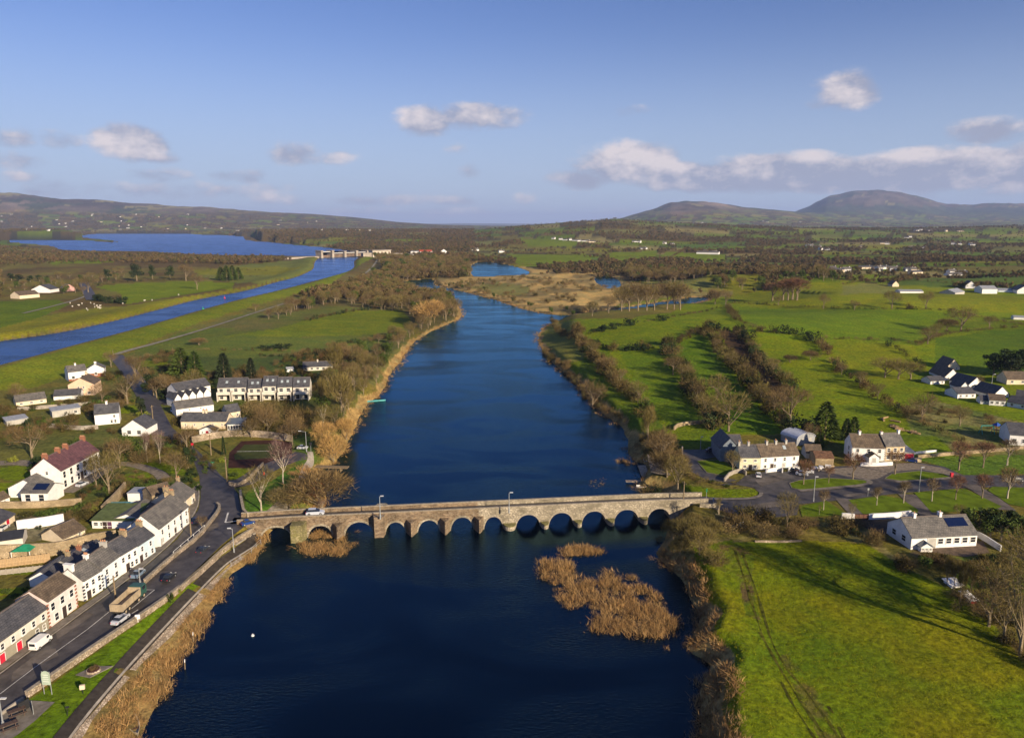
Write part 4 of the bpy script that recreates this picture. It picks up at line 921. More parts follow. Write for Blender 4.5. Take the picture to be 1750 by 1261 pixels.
reeds('reed_island', [(1105,1100),(1145,1103),(1142,1118),(1110,1114)], 1.5, 'sparse tan reed tufts in the water beside the large reed bed', .4, .7, seed=3, holes=.25)
reeds('reed_island', [(1000,830),(1010,815),(1035,816),(1040,826),(1020,834)], 1.2, 'thin scatter of broken reed tips in the blue water above the bridge', .2, .4, seed=9, holes=.2)
reeds('reed_bank', [(1045,792),(1060,784),(1080,786),(1095,790),(1075,797)], 3.0, 'tan reed spit beside the slipway', .4, .8, seed=10)
reeds('reed_bank', [(1108,955),(1135,945),(1165,955),(1195,985),(1212,1020),(1224,1065),(1238,1110),(1250,1142),(1228,1146),(1200,1128),(1168,1112),(1182,1080),(1190,1045),(1178,1012),(1150,975)], 2.8, 'pale reed fringe between the green field and the river', .5, 1.1, seed=4, holes=.08, keep=lambda x, y: water_d(x, y) < 3.2)
reeds('reed_bank', [(1188,1158),(1222,1152),(1248,1165),(1270,1200),(1310,1270),(1400,1420),(1170,1420),(1185,1261),(1196,1225),(1184,1190)], 2.8, 'broad tan reed bed along the river at the lower right', .6, 1.2, seed=5, keep=lambda x, y: water_d(x, y) < 5)
reeds('reed_bank', [(448,905),(455,918),(452,938),(432,962),(395,992),(372,1040),(340,1092),(296,1150),(290,1178),(262,1215),(236,1266),(160,1500),(20,1500),(75,1370),(135,1270),(222,1160),(318,1052),(392,975),(432,945)], 4.2, 'thick golden reed bank between the quay path and the river', .45, 1.15, seed=6)
reeds('reed_bank', [(505,935),(520,925),(545,905),(585,915),(612,905),(608,930),(590,945),(560,957),(540,950),(520,945)], 3.0, 'dry reeds round the second arch of the bridge', .5, 1.2, seed=7)
reeds('reed_bank', [(470,875),(500,830),(545,800),(560,812),(556,850),(552,868),(520,882)], 2.2, 'tan reeds on the shore just above the bridge', .6, 1.3, seed=8, keep=lambda x, y: water_d(x, y) < 7)
def shore_reeds(name, label, sel, seed, w_=2.5, dens=1.6):
    pts = []; rng = np.random.default_rng(seed)
    for a, b in zip(river, np.roll(river, -1, 0)):
        L = np.hypot(*(b - a)); m_ = (a + b) / 2
        if not sel(m_[0], m_[1]): continue
        k = rng.poisson(L * dens); t = rng.random(k)[:, None]; nn = np.array([-(b - a)[1], (b - a)[0]]) / (L + 1e-6)
        pts.append(a + (b - a) * t + nn * rng.normal(0, w_ * .5, (k, 1)))
    p = np.concatenate(pts); f = fbm(p[:, 0] / 15, p[:, 1] / 15, 3, seed); p = p[f > -.22]
    scatter(name, np.stack([p[:, 0], p[:, 1], np.maximum(H(p[:, 0], p[:, 1]), 0) - .1], 1), rng.uniform(.55, 1.1, len(p)), PC['reed'], label, 'reeds', seed)
shore_reeds('reed_fringe', 'thin tan reed fringe on the far right shore above the bridge', lambda x, y: y > 165 and x > 15 and y < 700, 31)
shore_reeds('reed_fringe', 'thin tan reed fringe under the trees on the left shore', lambda x, y: y > 175 and x <= 15 and y < 800, 32)

# ------------------------------------------------------------------ woods that read as one mass
def wood(name, pts, spacing, label, hr=(7, 12), coll='mid', seed=0, extra=None, nominal=10.0, world_pts=None):
    poly = PW(pts); lo = poly.min(0); hi_ = poly.max(0); n = int((hi_[0] - lo[0]) * (hi_[1] - lo[1]) / spacing ** 2)
    x, y = inpoly_points(poly, n, seed); d = water_d(x, y); f = fbm(x / 35, y / 35, 3, seed)
    k = (d > 2.5) & (sdist(canal, x, y) > 20) & (f > -.30)
    for q in (pond1, pond2): k &= sdist(q, x, y) > 2
    if extra is not None: k &= extra(x, y)
    x, y = x[k], y[k]; rng = np.random.default_rng(seed); s = rng.uniform(hr[0], hr[1], len(x)) * (1 + .35 * fbm(x / 22, y / 22, 2, seed)) / nominal
    scatter(name, np.stack([x, y, H(x, y) - .2], 1), s, PC[coll], label, 'wood', seed)
wood('bare_woodland', [(430,552),(500,528),(560,508),(640,470),(700,470),(690,490),(715,503),(760,506),(786,515),(786,540),(760,553),(720,572),(708,560),(700,535),(600,526),(560,520),(480,545)], 7.6, 'brown bare woodland between the canal bank and the river', (6, 10.5), seed=41)
wood('bare_woodland', [(640,440),(700,443),(800,446),(806,472),(745,474),(690,480),(670,478),(650,470),(655,455)], 9.5, 'dense bare brown wood behind the upper bend of the river', (7, 12), seed=42)
wood('bare_woodland', [(750,494),(765,486),(840,480),(800,500),(865,517),(940,537),(985,537),(1040,531),(1040,526),(985,531),(940,530),(870,511),(820,500)], 7.0, 'low bare scrub along the marsh shore', (3, 5.5), seed=43)
wood('bare_woodland', [(-300,440),(0,420),(100,431),(330,436),(480,441),(430,449),(340,452),(200,448),(60,452),(0,455),(-300,470)], 13, 'brown bare woodland along the near side of the lake', (4.5, 8), coll='far', seed=44)
wood('bare_woodland', [(-300,478),(0,474),(150,466),(240,470),(160,488),(155,505),(60,500),(0,512),(-300,530)], 17, 'bare brown trees round the farmhouses left of the canal', (5, 9), coll='mid', seed=45, extra=lambda x, y: fbm(x / 40, y / 40, 2, 3) > -.1)
wood('scrub_belt', [(330,505),(420,496),(505,478),(528,468),(500,480),(420,503),(345,515)], 5.5, 'brown scrub along the far edge of the canal', (2.5, 5), coll='scrub', seed=46, nominal=2.6, extra=None)
wood('bare_woodland', [(560,602),(640,590),(700,560),(722,572),(690,603),(672,630),(655,662),(645,678),(612,712),(600,742),(585,760),(540,740),(545,700),(560,665),(590,640)], 7, 'mixed bare wood on the left bank above the bridge', (5, 9), seed=47)
wood('scrub_belt', [(420,700),(440,690),(540,690),(560,715),(545,745),(500,750),(425,748),(418,725)], 5.0, 'dark brown bare scrub in front of the apartment row', (3, 5.5), seed=48, coll='scrub', nominal=2.8)
wood('bare_woodland', [(1060,466),(1120,462),(1250,478),(1420,474),(1430,482),(1260,498),(1180,488),(1080,480)], 12, 'long belt of bare brown trees beyond the green pastures', (8, 13), coll='mid', seed=49)
wood('scrub_belt', [(1232,888),(1290,882),(1340,890),(1400,888),(1470,895),(1480,912),(1400,918),(1290,922),(1235,918)], 2.6, 'tangled brown scrub along the top of the lower green field', (1.5, 3.2), coll='scrub', seed=50, nominal=2.6)
wood('scrub_belt', [(1475,905),(1500,920),(1545,960),(1600,995),(1640,1020),(1632,1034),(1560,985),(1500,945),(1470,922)], 2.4, 'brown bramble bank beside the lower green field', (1.2, 2.6), coll='scrub', seed=51, nominal=2.6)
wood('marsh_scrub', [(760,486),(900,474),(1010,474),(1060,495),(1068,512),(985,532),(900,520),(800,500)], 16, 'brown sallow clumps dotted over the tan marsh', (2.5, 4.5), coll='scrub', seed=52, nominal=2.6)
wood('scrub_belt', [(1085,790),(1105,745),(1125,735),(1140,790),(1150,820),(1110,800)], 3.6, 'tan scrub on the right shore above the slipway', (1.5, 3.5), coll='scrub', seed=53, nominal=2.6)
# far trees along field boundaries and in woods, thinning into the distance
def far_trees(name, label, n, ylo, yhi, seed, sel=None, hr=(5.5, 10.5)):
    rng = np.random.default_rng(seed); u = rng.uniform(-.76, .76, n); y = np.exp(rng.uniform(math.log(ylo), math.log(yhi), n)); x = u * y
    a, b, d = cellmap(x, y); w_ = a < region_wood(x, y); hgt_ = H(x, y)
    k = ((d < 6) & (rng.random(n) < .85)) | (w_ & (rng.random(n) < .6)) | (rng.random(n) < .008)
    k &= (sdist(lake, x, y) > 12) & (sdist(canal, x, y) > 30) & (water_d(x, y) > 4) & (sdist(pond1, x, y) > 3) & (hgt_ < 150)
    if sel is not None: k &= sel(x, y)
    for q in NO_TREES: k &= ~pip(q, x, y)
    x, y = x[k], y[k]; s = rng.uniform(hr[0], hr[1], len(x)) / 10 * np.where(w_[k], 1, .75) * (1 + sstep(2500, 6000, y) * .3)
    scatter(name, np.stack([x, y, H(x, y) - .3], 1), s, PC['far'], label, 'wood', seed, flat=1.0)
NO_TREES = [PW(q) for q in ([(885,438),(1010,440),(1030,452),(900,456),(880,450)], [(888,407),(990,412),(985,423),(900,420)], [(1040,432),(1125,428),(1120,442),(1060,452),(1040,446)], [(1140,430),(1240,436),(1235,446),(1120,445)],
            [(1060,600),(985,548),(1080,545),(1170,522),(1250,500),(1300,500),(1440,480),(1560,486),(1750,500),(2100,520),(2100,800),(1100,800)], [(330,461),(548,441),(520,475),(300,512),(0,560),(0,520),(330,480)], [(745,476),(1010,468),(1068,490),(1068,520),(985,538),(795,498)],
            [(600,445),(672,438),(660,460),(640,470),(560,495),(330,560),(0,640),(0,600),(540,480)], [(160,485),(400,480),(400,500),(200,525)], [(300,560),(690,525),(710,545),(640,600),(300,640)], [(60,395),(430,398),(470,416),(600,430),(660,425),(700,440),(545,446),(0,440),(0,400)])]
NO_TREES += [PW(q) for q in ([(800,446),(915,452),(930,478),(1075,470),(1075,500),(1000,540),(900,500),(795,500)], [(675,478),(760,474),(800,505),(740,505),(670,495)], [(0,446),(420,452),(540,440),(545,470),(0,520)])]
far_trees('distant_trees', 'brown hedgerow trees and woods across the middle distance', 60000, 620, 2300, 61)
far_trees('distant_trees', 'brown hedgerow trees and woods fading towards the hills', 52000, 2300, 7500, 62)
# ------------------------------------------------------------------ stone bridge
rubble = stone_mat('reddish rubble', (.13, .09, .06), (.33, .25, .165), (.25, .20, .145), .5)
ashlar = stone_mat('pale limestone', (.29, .26, .20), (.46, .41, .32), (.20, .17, .13), .7, flat=1.6)
wallstone = stone_mat('wall stone', (.33, .26, .19), (.58, .49, .39), (.22, .17, .12), .38, .8, 1.3)
coping_m = mat('coping stone', (.34, .29, .22), .9, .35, 2.2, .15, detail=8)
ivy_stone = stone_mat('mossy stone', (.20, .19, .07), (.34, .30, .17), (.12, .11, .05), .5)
BA = Vector(G(450, 922, 0)[:2]); BB = Vector(G(1130, 889, 0)[:2]); bdir = (BB - BA).normalized()
ang_b = math.atan2(bdir.y, bdir.x)
# local frame: x along the bridge from the left end, y away from the camera, near face at y = 0
Mi = Matrix.Rotation(-ang_b, 2)
def bx(px, py, z):
    q = Mi @ (Vector(G(px, py, z)[:2]) - BA); return q.x
DECK, PAR, WID = 3.62, .85, 4.3
ARCH = [(447,500,908,2.6),(527,569,910,2.5),(590,639,901,2.9),(659,694,901,2.5),(714,752,899,2.6),(770,810,894,2.9),(827,860,892,2.7),(881,924,889,2.8),(937,981,884,2.9),(993,1037,882,2.9),(1048,1093,879,2.9),(1105,1147,876,2.8)]
arches = []
for (l, r, _, rise) in ARCH:
    yy = 921 - (l + r) / 2 * 0 - ((l + r) / 2 - 450) * (32 / 680.0); arches.append((bx(l, yy, 0.0), bx(r, yy, 0.0), rise))
X0, X1 = bx(405, 896, DECK) , bx(1204, 853, DECK)
XM = (arches[5][1] + arches[6][0]) / 2
root = empty('stone_bridge', (BA.x, BA.y, 0), ang_b, 'long low stone bridge of twelve arches across the dark river', 'bridge')
def under(x):
    for a, b, r in arches:
        if a < x < b:
            t = (x - a) / (b - a) * 2 - 1; return -0.6 + (r + .6) * math.sqrt(max(0, 1 - abs(t) ** 2.3))
    return -1.5
def deckz(x): return DECK + .25 * float(sstep(0, 12, np.array(x - X0)) * sstep(0, 12, np.array(X1 - x)))
def body(xa, xb, m, nm):
    xs = set([xa, xb])
    for a, b, r in arches:
        if a >= xa - .01 and b <= xb + .01:
            xs |= {a + 1e-4, b - 1e-4, a, b}; xs |= {a + (b - a) * (1 - math.cos(math.pi * k / 18)) / 2 for k in range(1, 18)}
    k = xa
    while k < xb: xs.add(k); k += 2.0
    xs = sorted(xs); mb = MB(); n = len(xs); V = []
    for x in xs:
        lo = under(x); t = deckz(x) - .02
        V += [(x, 0, lo), (x, 0, t), (x, WID, t), (x, WID, lo)]
    Fq = []
    for i in range(n - 1):
        a = i * 4; b = a + 4; Fq += [(a, b, b + 1, a + 1), (a + 1, b + 1, b + 2, a + 2), (a + 2, b + 2, b + 3, a + 3), (a + 3, b + 3, b, a)]
    Fq += [(0, 1, 2, 3), (4 * n - 1, 4 * n - 2, 4 * n - 3, 4 * n - 4)]
    mb.add(V, Fq); o = mb.build(nm, m, root); return o
body(X0, XM, rubble, 'spandrel_wall'); body(XM, X1, ashlar, 'spandrel_wall')
for k, (a, b, r) in enumerate(arches):     # ring of dressed stones round each arch
    mb = MB(); xs = [a + (b - a) * (1 - math.cos(math.pi * q / 16)) / 2 for q in range(17)]; V = []
    for x in xs:
        t = (x - a) / (b - a) * 2 - 1; z = -0.6 + (r + .6) * math.sqrt(max(0, 1 - abs(t) ** 2.3)); c = Vector((x - (a + b) / 2, 0, (z + .6) * .9)).normalized() * .42
        V += [(x, -.06, z), (x + c.x, -.06, z + c.z), (x + c.x, .3, z + c.z), (x, .3, z)]
    Fq = []
    for i in range(16):
        p_ = i * 4; q_ = p_ + 4; Fq += [(p_, q_, q_ + 1, p_ + 1), (p_ + 1, q_ + 1, q_ + 2, p_ + 2), (p_ + 2, q_ + 2, q_ + 3, p_ + 3), (p_ + 3, q_ + 3, q_, p_)]
    mb.add(V, Fq).build('arch_ring', coping_m if k > 5 else ashlar, root)
for k in range(11):                        # cutwaters: tall triangular buttresses on the left, short rounded ones on the right
    xa, xb = arches[k][1], arches[k + 1][0]; xc = (xa + xb) / 2; hw = max(.75, (xb - xa) / 2 - .05)
    if k in (0,):
        MB().prism([(xa + .1, .05), (xb - .1, .05), (xb - .6, -2.6), (xa + .1, -2.6)], -1.2, DECK + .2, 'z').build('pier', ivy_stone, root)
    elif k < 6 and k != 2:
        MB().prism([(xc - min(hw, 1.2), .05), (xc + min(hw, 1.2), .05), (xc + .12, -2.3), (xc - .12, -2.3)], -1.2, DECK - .6, 'z').build('pier', rubble, root)
    elif k == 2:
        MB().prism([(xc - 1.3, .05), (xc + 1.3, .05), (xc + .95, -1.9), (xc - .95, -1.9)], -1.2, DECK + .95, 'z').build('pier', rubble, root)
    else:
        w_ = 1.35 if k == 6 else .85; prof_ = [(xc - w_, .05)] + [(xc + w_ * math.cos(t), -1.9 * math.sin(t)) for t in [math.pi - math.pi * q / 8 for q in range(9)]] + [(xc + w_, .05)]
        p_ = MB().prism(prof_[1:-1], -1.2, .9, 'z').build('pier', ashlar, root)
        MB().prism([((x - xc) * 1.06 + xc, y * 1.04) for x, y in prof_[1:-1]], .902, 1.12, 'z').build('capstone', mat('mossy cap', (.22, .20, .08), .9, .4, 2), root)
for side, y0, y1 in (('near', 0.0, .42), ('far', WID - .42, WID)):
    for xa, xb, m in ((X0, XM, rubble), (XM, X1, ashlar)):
        xs = np.arange(xa, xb, 2.0).tolist() + [xb]; V = []; W2 = []
        for x in xs:
            z = deckz(x); V += [(x, y0, z - .02), (x, y1, z - .02), (x, y1, z + PAR), (x, y0, z + PAR)]; zz = z + PAR + .002; W2 += [(x, y0 - .05, zz), (x, y1 + .05, zz), (x, y1 + .05, zz + .13), (x, y0 - .05, zz + .13)]
        n = len(xs); Fq = []
        for i in range(n - 1):
            p_ = i * 4; q_ = p_ + 4; Fq += [(p_ + k, q_ + k, q_ + (k + 1) % 4, p_ + (k + 1) % 4) for k in range(4)]
        Fq += [(0, 1, 2, 3), (4 * n - 1, 4 * n - 2, 4 * n - 3, 4 * n - 4)]
        MB().add(V, Fq).build('parapet', m, root); MB().add(W2, Fq).build('coping', coping_m, root)
for xr in (bx(650, 880, DECK + 1),):       # passing refuge in the far parapet
    MB().prism([(xr - 1.6, WID + .03), (xr + 1.6, WID + .03), (xr + .9, WID + 1.5), (xr - .9, WID + 1.5)], -1.2, DECK + PAR + .2, 'z').build('refuge', ashlar, root)
V = []; xs = np.arange(X0 - 1.5, X1 + 1.5, 1.5)
for x in xs: V += [(x, .42, deckz(x) + .03), (x, WID - .42, deckz(x) + .03)]
MB().add(V, [(2 * i, 2 * i + 2, 2 * i + 3, 2 * i + 1) for i in range(len(xs) - 1)]).build('roadway', asphalt, root)
def on_bridge(x, y): q = Matrix.Rotation(ang_b, 2) @ Vector((x, y)) + BA; return (q.x, q.y, deckz(x) + .04)

# ------------------------------------------------------------------ houses
white = mat('white render', (.76, .74, .72), .9, .10, .9, .2, detail=7); cream = mat('cream render', (.70, .58, .42), .9, .12, .9, .2, detail=7); peach = mat('peach render', (.66, .47, .33), .9, .1, .9, .2)
grey_r = mat('grey render', (.42, .40, .36), .9, .15, .9, .2, detail=7); blue_r = mat('pale blue render', (.50, .62, .68), .9, .08, .9, .2, detail=7); lblue = mat('faint blue render', (.62, .68, .72), .9, .08, .9, .2)
olive_r = mat('olive grey render', (.30, .27, .20), .9, .12, .9, .2); pink_r = mat('pinkish render', (.72, .58, .54), .9, .1, .9, .2); sand = mat('sand render', (.58, .45, .28), .9, .14, .9, .2); pale_r = mat('off white render', (.62, .57, .49), .9, .12, .9, .2, detail=7)
tan_st = stone_mat('tan house stone', (.34, .26, .16), (.50, .40, .26), (.3, .24, .16), .45)
sl_grey = slate_mat('grey slate', (.125, .118, .120), (.165, .155, .152)); sl_dark = slate_mat('dark slate', (.070, .072, .090), (.095, .094, .110)); sl_brown = slate_mat('brown tiles', (.115, .085, .062), (.15, .115, .085)); sl_purple = slate_mat('purple slate', (.115, .052, .066), (.15, .075, .088))
tin_g = mat('green felt', (.10, .125, .045), .8, .25, 1.0, .2); tin_grey = mat('grey tin', (.30, .31, .33), .5, .25, 1.5, .5); teal = mat('teal sheeting', (.10, .27, .30), .6, .35, 1.2, .3); bluetarp = mat('blue sheeting', (.03, .20, .42), .5, .2, 1.5, .4)
brick = mat('red brick', (.30, .13, .08), .9, .25, 4, .15); pot = mat('clay pot', (.42, .22, .12), .8, .2, 5, .2)
wframe = mat('window frame', (.72, .70, .66), .6, .05); red_paint = mat('red paint', (.55, .02, .045), .5, .1, 2, .4); darkdoor = mat('dark door', (.05, .035, .03), .6, .2, 2, .3); black_m = mat('black metal', (.02, .02, .022), .5, .2, 2, .4)
glass = nodes('window glass'); glass[2].inputs['Base Color'].default_value = (.018, .022, .03, 1); glass[2].inputs['Roughness'].default_value = .08; glass = glass[0]
solar = nodes('solar panel'); solar[2].inputs['Base Color'].default_value = (.006, .012, .045, 1); solar[2].inputs['Roughness'].default_value = .12; solar = solar[0]
timber = mat('fence timber', (.42, .29, .16), .9, .25, 3, .15); metal_grey = mat('galvanised metal', (.42, .43, .44), .45, .12, 3, .5, .5); dull_wood = mat('weathered pole', (.24, .18, .11), .9, .3, 4, .1)
_wm = {}; HOUSES = []
def window_mesh(w, h):
    k = (round(w, 1), round(h, 1))
    if k not in _wm:
        f = MB(); t = .09
        f.box(-w / 2 - t, w / 2 + t, -.05, .04, -h / 2 - t, -h / 2); f.box(-w / 2 - t, w / 2 + t, -.05, .04, h / 2, h / 2 + t); f.box(-w / 2 - t, -w / 2, -.05, .04, -h / 2, h / 2); f.box(w / 2, w / 2 + t, -.05, .04, -h / 2, h / 2)
        f.box(-w / 2, w / 2, -.045, .0, -.03, .03); f.box(-w / 2 - .15, w / 2 + .15, -.12, .0, -h / 2 - t - .1, -h / 2 - t - .002)
        if w > 1.4: f.box(-.035, .035, -.044, .0, -h / 2, h / 2)
        g = MB().box(-w / 2, w / 2, -.02, .03, -h / 2, h / 2)
        _wm[k] = (f.mesh('window', wframe), g.mesh('pane', glass))
    return _wm[k]
def add_window(parent, x, y, z, w=.95, h=1.25, rz=0.0):
    a, b = window_mesh(w, h); o = link('window', a, parent, (x, y, z), rz); link('pane', b, o); return o
def add_door(parent, x, y, w, h, m, rz=0.0, knob=False):
    mb = MB().box(-w / 2, w / 2, -.05, .03, 0, h, 0).box(-w / 2 - .08, -w / 2, -.07, .03, 0, h + .08, 1).box(w / 2, w / 2 + .08, -.07, .03, 0, h + .08, 1).box(-w / 2, w / 2, -.07, .03, h, h + .08, 1)
    return mb.build('door', [m, wframe], parent, loc=(x, y, 0.02), rz=rz)
def add_chimney(parent, x, y, z, m, w=.9, d=.6, h=.85, pots=2, below=1.2):
    d *= .8; w *= .85; h *= .9
    mb = MB().box(-w / 2, w / 2, -d / 2, d / 2, -below, h).box(-w / 2 - .08, w / 2 + .08, -d / 2 - .08, d / 2 + .08, h + .002, h + .14)
    c = mb.build('chimney', m, parent, loc=(x, y, z))
    for i in range(pots):
        px_ = (i - (pots - 1) / 2) * d / max(2, pots); MB().tube((0, px_, h + .14), (0, px_, h + .5), .12, .10, 8).build('chimney_pot', pot, c)
    return c
def house(name, label, A, B, eave, depth, rise, wm, rm, ridge='x', cat='house', group=None, chim=(), rows=(), doors=(), gable=(), cm=None, sky_=(), h=None, back=0, over=.25, mono=False, zb=None, lowband=None, small=False, quoin=None, L=None):
    """A, B: where the two ends of the front wall meet the ground (picture points); eave: picture row of the eaves at A
    rows: (n, z, w, h[, x0, x1]) windows; doors: (x fraction, width, height, material); gable: windows on the left gable (y fraction, z, w, h)"""
    pa = P(*A) if len(A) == 2 else Vector(A); pb = P(*B) if len(B) == 2 else Vector(B)
    if pa.y < 480: depth *= .75; rise *= .80
    d2 = (pb - pa).to_2d(); Lh = d2.length if L is None else L; rz = math.atan2(d2.y, d2.x); hw = h or hgt(pa, eave); z0 = min(pa.z, pb.z)
    mid = pa.to_2d() + d2.normalized() * Lh / 2
    r = empty(name, (mid.x, mid.y, z0 - .02), rz, label, cat, group); HOUSES.append((mid.x - math.sin(rz) * depth / 2, mid.y + math.cos(rz) * depth / 2, max(Lh, depth) / 2 + 2.5))
    X = Lh / 2; D = depth; e = .6 if (pa.z - z0) < .5 and (pb.z - z0) < .5 else 2.5
    if mono: prof_ = [(0, -e), (D, -e), (D, hw + rise), (0, hw)]
    elif ridge == 'x': prof_ = [(0, -e), (D, -e), (D, hw), (D / 2, hw + rise), (0, hw)]
    if ridge == 'x' or mono:
        MB().prism(prof_, -X, X, 'x').build('wall', wm, r)
        t = .14; k = rise / (D if mono else D / 2); o_ = over; u = .03
        if mono: MB().prism([(-o_, hw - o_ * k + u), (D + o_, hw + rise + o_ * k + u), (D + o_, hw + rise + o_ * k + t + u), (-o_, hw - o_ * k + t + u)], -X - o_, X + o_, 'x').build('roof', rm, r)
        else:
            MB().prism([(-o_, hw - o_ * k + u), (D / 2, hw + rise + u), (D + o_, hw - o_ * k + u), (D + o_, hw - o_ * k + t + u), (D / 2, hw + rise + t + u), (-o_, hw - o_ * k + t + u)], -X - .12, X + .12, 'x').build('roof', rm, r)
            if not small: MB().box(-X - .14, X + .14, D / 2 - .14, D / 2 + .14, hw + rise + t - .02, hw + rise + t + .09).build('ridge_tiles', mat('ridge tile', (.16, .13, .11), .9, .2, 3), r)
            if not small: MB().tube((-X, -o_ - .05, hw - o_ * k + .05), (X, -o_ - .05, hw - o_ * k + .05), .06, n=6).build('gutter', mat('gutter', (.10, .10, .10), .6), r)
        rf = lambda y: hw + rise * (1 - abs(y - D / 2) / (D / 2)) if not mono else hw + rise * y / D
    else:
        MB().prism([(-X, -e), (X, -e), (X, hw), (0, hw + rise), (-X, hw)], 0, D, 'y').build('wall', wm, r)
        t = .14; k = rise / X; o_ = over; u = .03
        MB().prism([(-X - o_, hw - o_ * k + u), (0, hw + rise + u), (X + o_, hw - o_ * k + u), (X + o_, hw - o_ * k + t + u), (0, hw + rise + t + u), (-X - o_, hw - o_ * k + t + u)], -.2, D + .2, 'y').build('roof', rm, r)
        rf = lambda y: hw + rise
    for c in chim:
        x, n_ = c[0], c[1]; w_ = c[2] if len(c) > 2 else .9
        if ridge == 'x': add_chimney(r, x * X * .97, D / 2, hw + rise, cm or wm, w=.62, d=w_, pots=n_)
        else: add_chimney(r, 0, D * (x * .5 + .5), hw + rise, cm or wm, pots=n_)
    two = any(q[1] > 2.5 for q in rows); kz = hw / 5.3 if two else min(1, hw / 2.6)
    for q in rows:
        n_, z, w_, h_ = q[:4]; h_ *= min(1, kz * 1.05); w_ *= min(1, kz * 1.1); f0, f1 = (q[4], q[5]) if len(q) > 5 else (0, 1)
        for i in range(n_): add_window(r, -X + 2 * X * (f0 + (f1 - f0) * (i + .5) / n_), -.01, z * kz, w_, h_)
    for q in doors: add_door(r, -X + 2 * X * q[0], -.01, q[1], min(q[2], hw * (.42 if two else .85)), q[3])
    for q in gable: add_window(r, -X - .01, D * q[0], q[1] * kz, q[2], q[3], rz=-math.pi / 2)
    for q in sky_:
        x = -X + 2 * X * q[0]; y = D / 2 * q[1]; a = math.atan2(rise, D / 2 if not mono else D)
        T = Matrix.Translation((x, y, rf(y) + .20)) @ Matrix.Rotation(a, 4, 'X')
        w_, l_ = (q[2], q[3]) if len(q) > 3 else (.8, 1.1)
        s_ = MB().box(-w_ / 2, w_ / 2, -l_ / 2, l_ / 2, -.05, .05).build('skylight' if len(q) < 5 else q[4], solar if len(q) > 4 else mat('skylight glass', (.35, .40, .42), .1, .1, 1, .6), r); s_.matrix_local = T
    if lowband: MB().box(-X - .03, X + .03, -.03, .1, -.5, hw * lowband[0]).build('plinth', lowband[1], r)
    if quoin:
        for sx in (-1, 1):
            for i in range(int(hw / .6)): MB().box(sx * X - .22, sx * X + .22, -.04, .05, i * .6 + .02, i * .6 + .32).build('quoin', quoin, r)
    r['_'] = 0; del r['_']
    return r
H2 = ((1.25, 1.3), (3.65, 1.3))
# --- riverside terrace, from the near end
house('terraced_house', 'long two-storey house with olive ground floor, red doors and shopfront windows', (-62, 1183), (85, 1073), 1143, 7.5, 2.4, pale_r, sl_dark, rows=((8, 3.75, .8, 1.25),(2, 1.3, .9, 1.3, .80, .98)), doors=((.62, .95, 2.1, red_paint), (.42, .95, 2.1, red_paint), (.13, .95, 2.1, darkdoor)), lowband=(.52, olive_r), sky_=(), chim=((-.5, 3),), cm=brick, over=.15)
house('terraced_house', 'pinkish white terraced house with brick quoins between the long olive house and a side gate', (86, 1072.5), (133, 1037), 1028, 7.0, 2.0, pink_r, sl_brown, rows=((3, 3.7, .85, 1.3), (2, 1.3, .9, 1.3, .02, .95)), doors=((.52, .9, 2.0, darkdoor),), chim=(), quoin=brick, over=.15)
house('terraced_house', 'white terraced house with black quoins and a bare white gable, opposite the parked truck', (146, 1027), (177, 1007), 993, 7.0, 2.3, white, sl_grey, rows=((3, 3.7, .75, 1.2), (2, 1.3, .8, 1.2, .3, 1)), doors=((.22, .9, 2.1, darkdoor),), chim=((-.93, 0, 2.0), (.95, 3)), cm=white, quoin=mat('black quoin', (.06, .06, .07), .8), over=.12)
house('terraced_house', 'faint blue terraced house joined to the white house with black quoins', (177.3, 1006.7), (207.5, 983), 972, 7.0, 2.3, lblue, sl_grey, rows=((2, 3.7, .8, 1.2), (2, 1.3, .9, 1.3)), chim=((.96, 3, 1.4),), cm=grey_r, over=.12)
house('terraced_house', 'plain white terraced house between the faint blue and the sky blue house', (207.8, 982.8), (237.5, 964), 950, 7.0, 2.4, white, sl_dark, rows=((3, 3.7, .75, 1.2), (2, 1.3, .8, 1.2, .5, 1)), doors=((.38, .9, 2.1, darkdoor),), chim=((.96, 4, 1.6),), cm=tan_st, over=.12)
house('terraced_house', 'sky blue terraced house at the far end of the attached row', (237.8, 963.8), (266, 944), 933, 7.0, 2.4, blue_r, sl_dark, rows=((2, 3.7, .8, 1.2), (2, 1.3, .85, 1.3, .25, 1)), doors=((.15, .9, 2.1, darkdoor),), chim=((.9, 3, 1.4),), cm=tan_st, over=.12)
house('detached_house', 'large white two-storey house with grey roof and blank gable on the street bend', (274, 935), (324.4, 893.5), 904, 8.5, 3.3, white, sl_grey, rows=((5, 3.8, .75, 1.2), (5, 1.4, .75, 1.2)), doors=((.06, .9, 2.1, grey_r), (.5, .9, 2.1, darkdoor)), chim=((.97, 3, 1.2),), cm=tan_st, over=.12)
house('detached_house', 'cream stone house with grey roof at the street corner beside the junction', (313, 875), (334, 856), 857, 9, 3.0, cream, sl_grey, rows=((2, 3.7, .8, 1.2), (2, 1.3, .9, 1.3)), doors=((.85, .9, 2.0, darkdoor),), chim=((-.95, 2, 1.4), (.95, 2)), cm=tan_st)
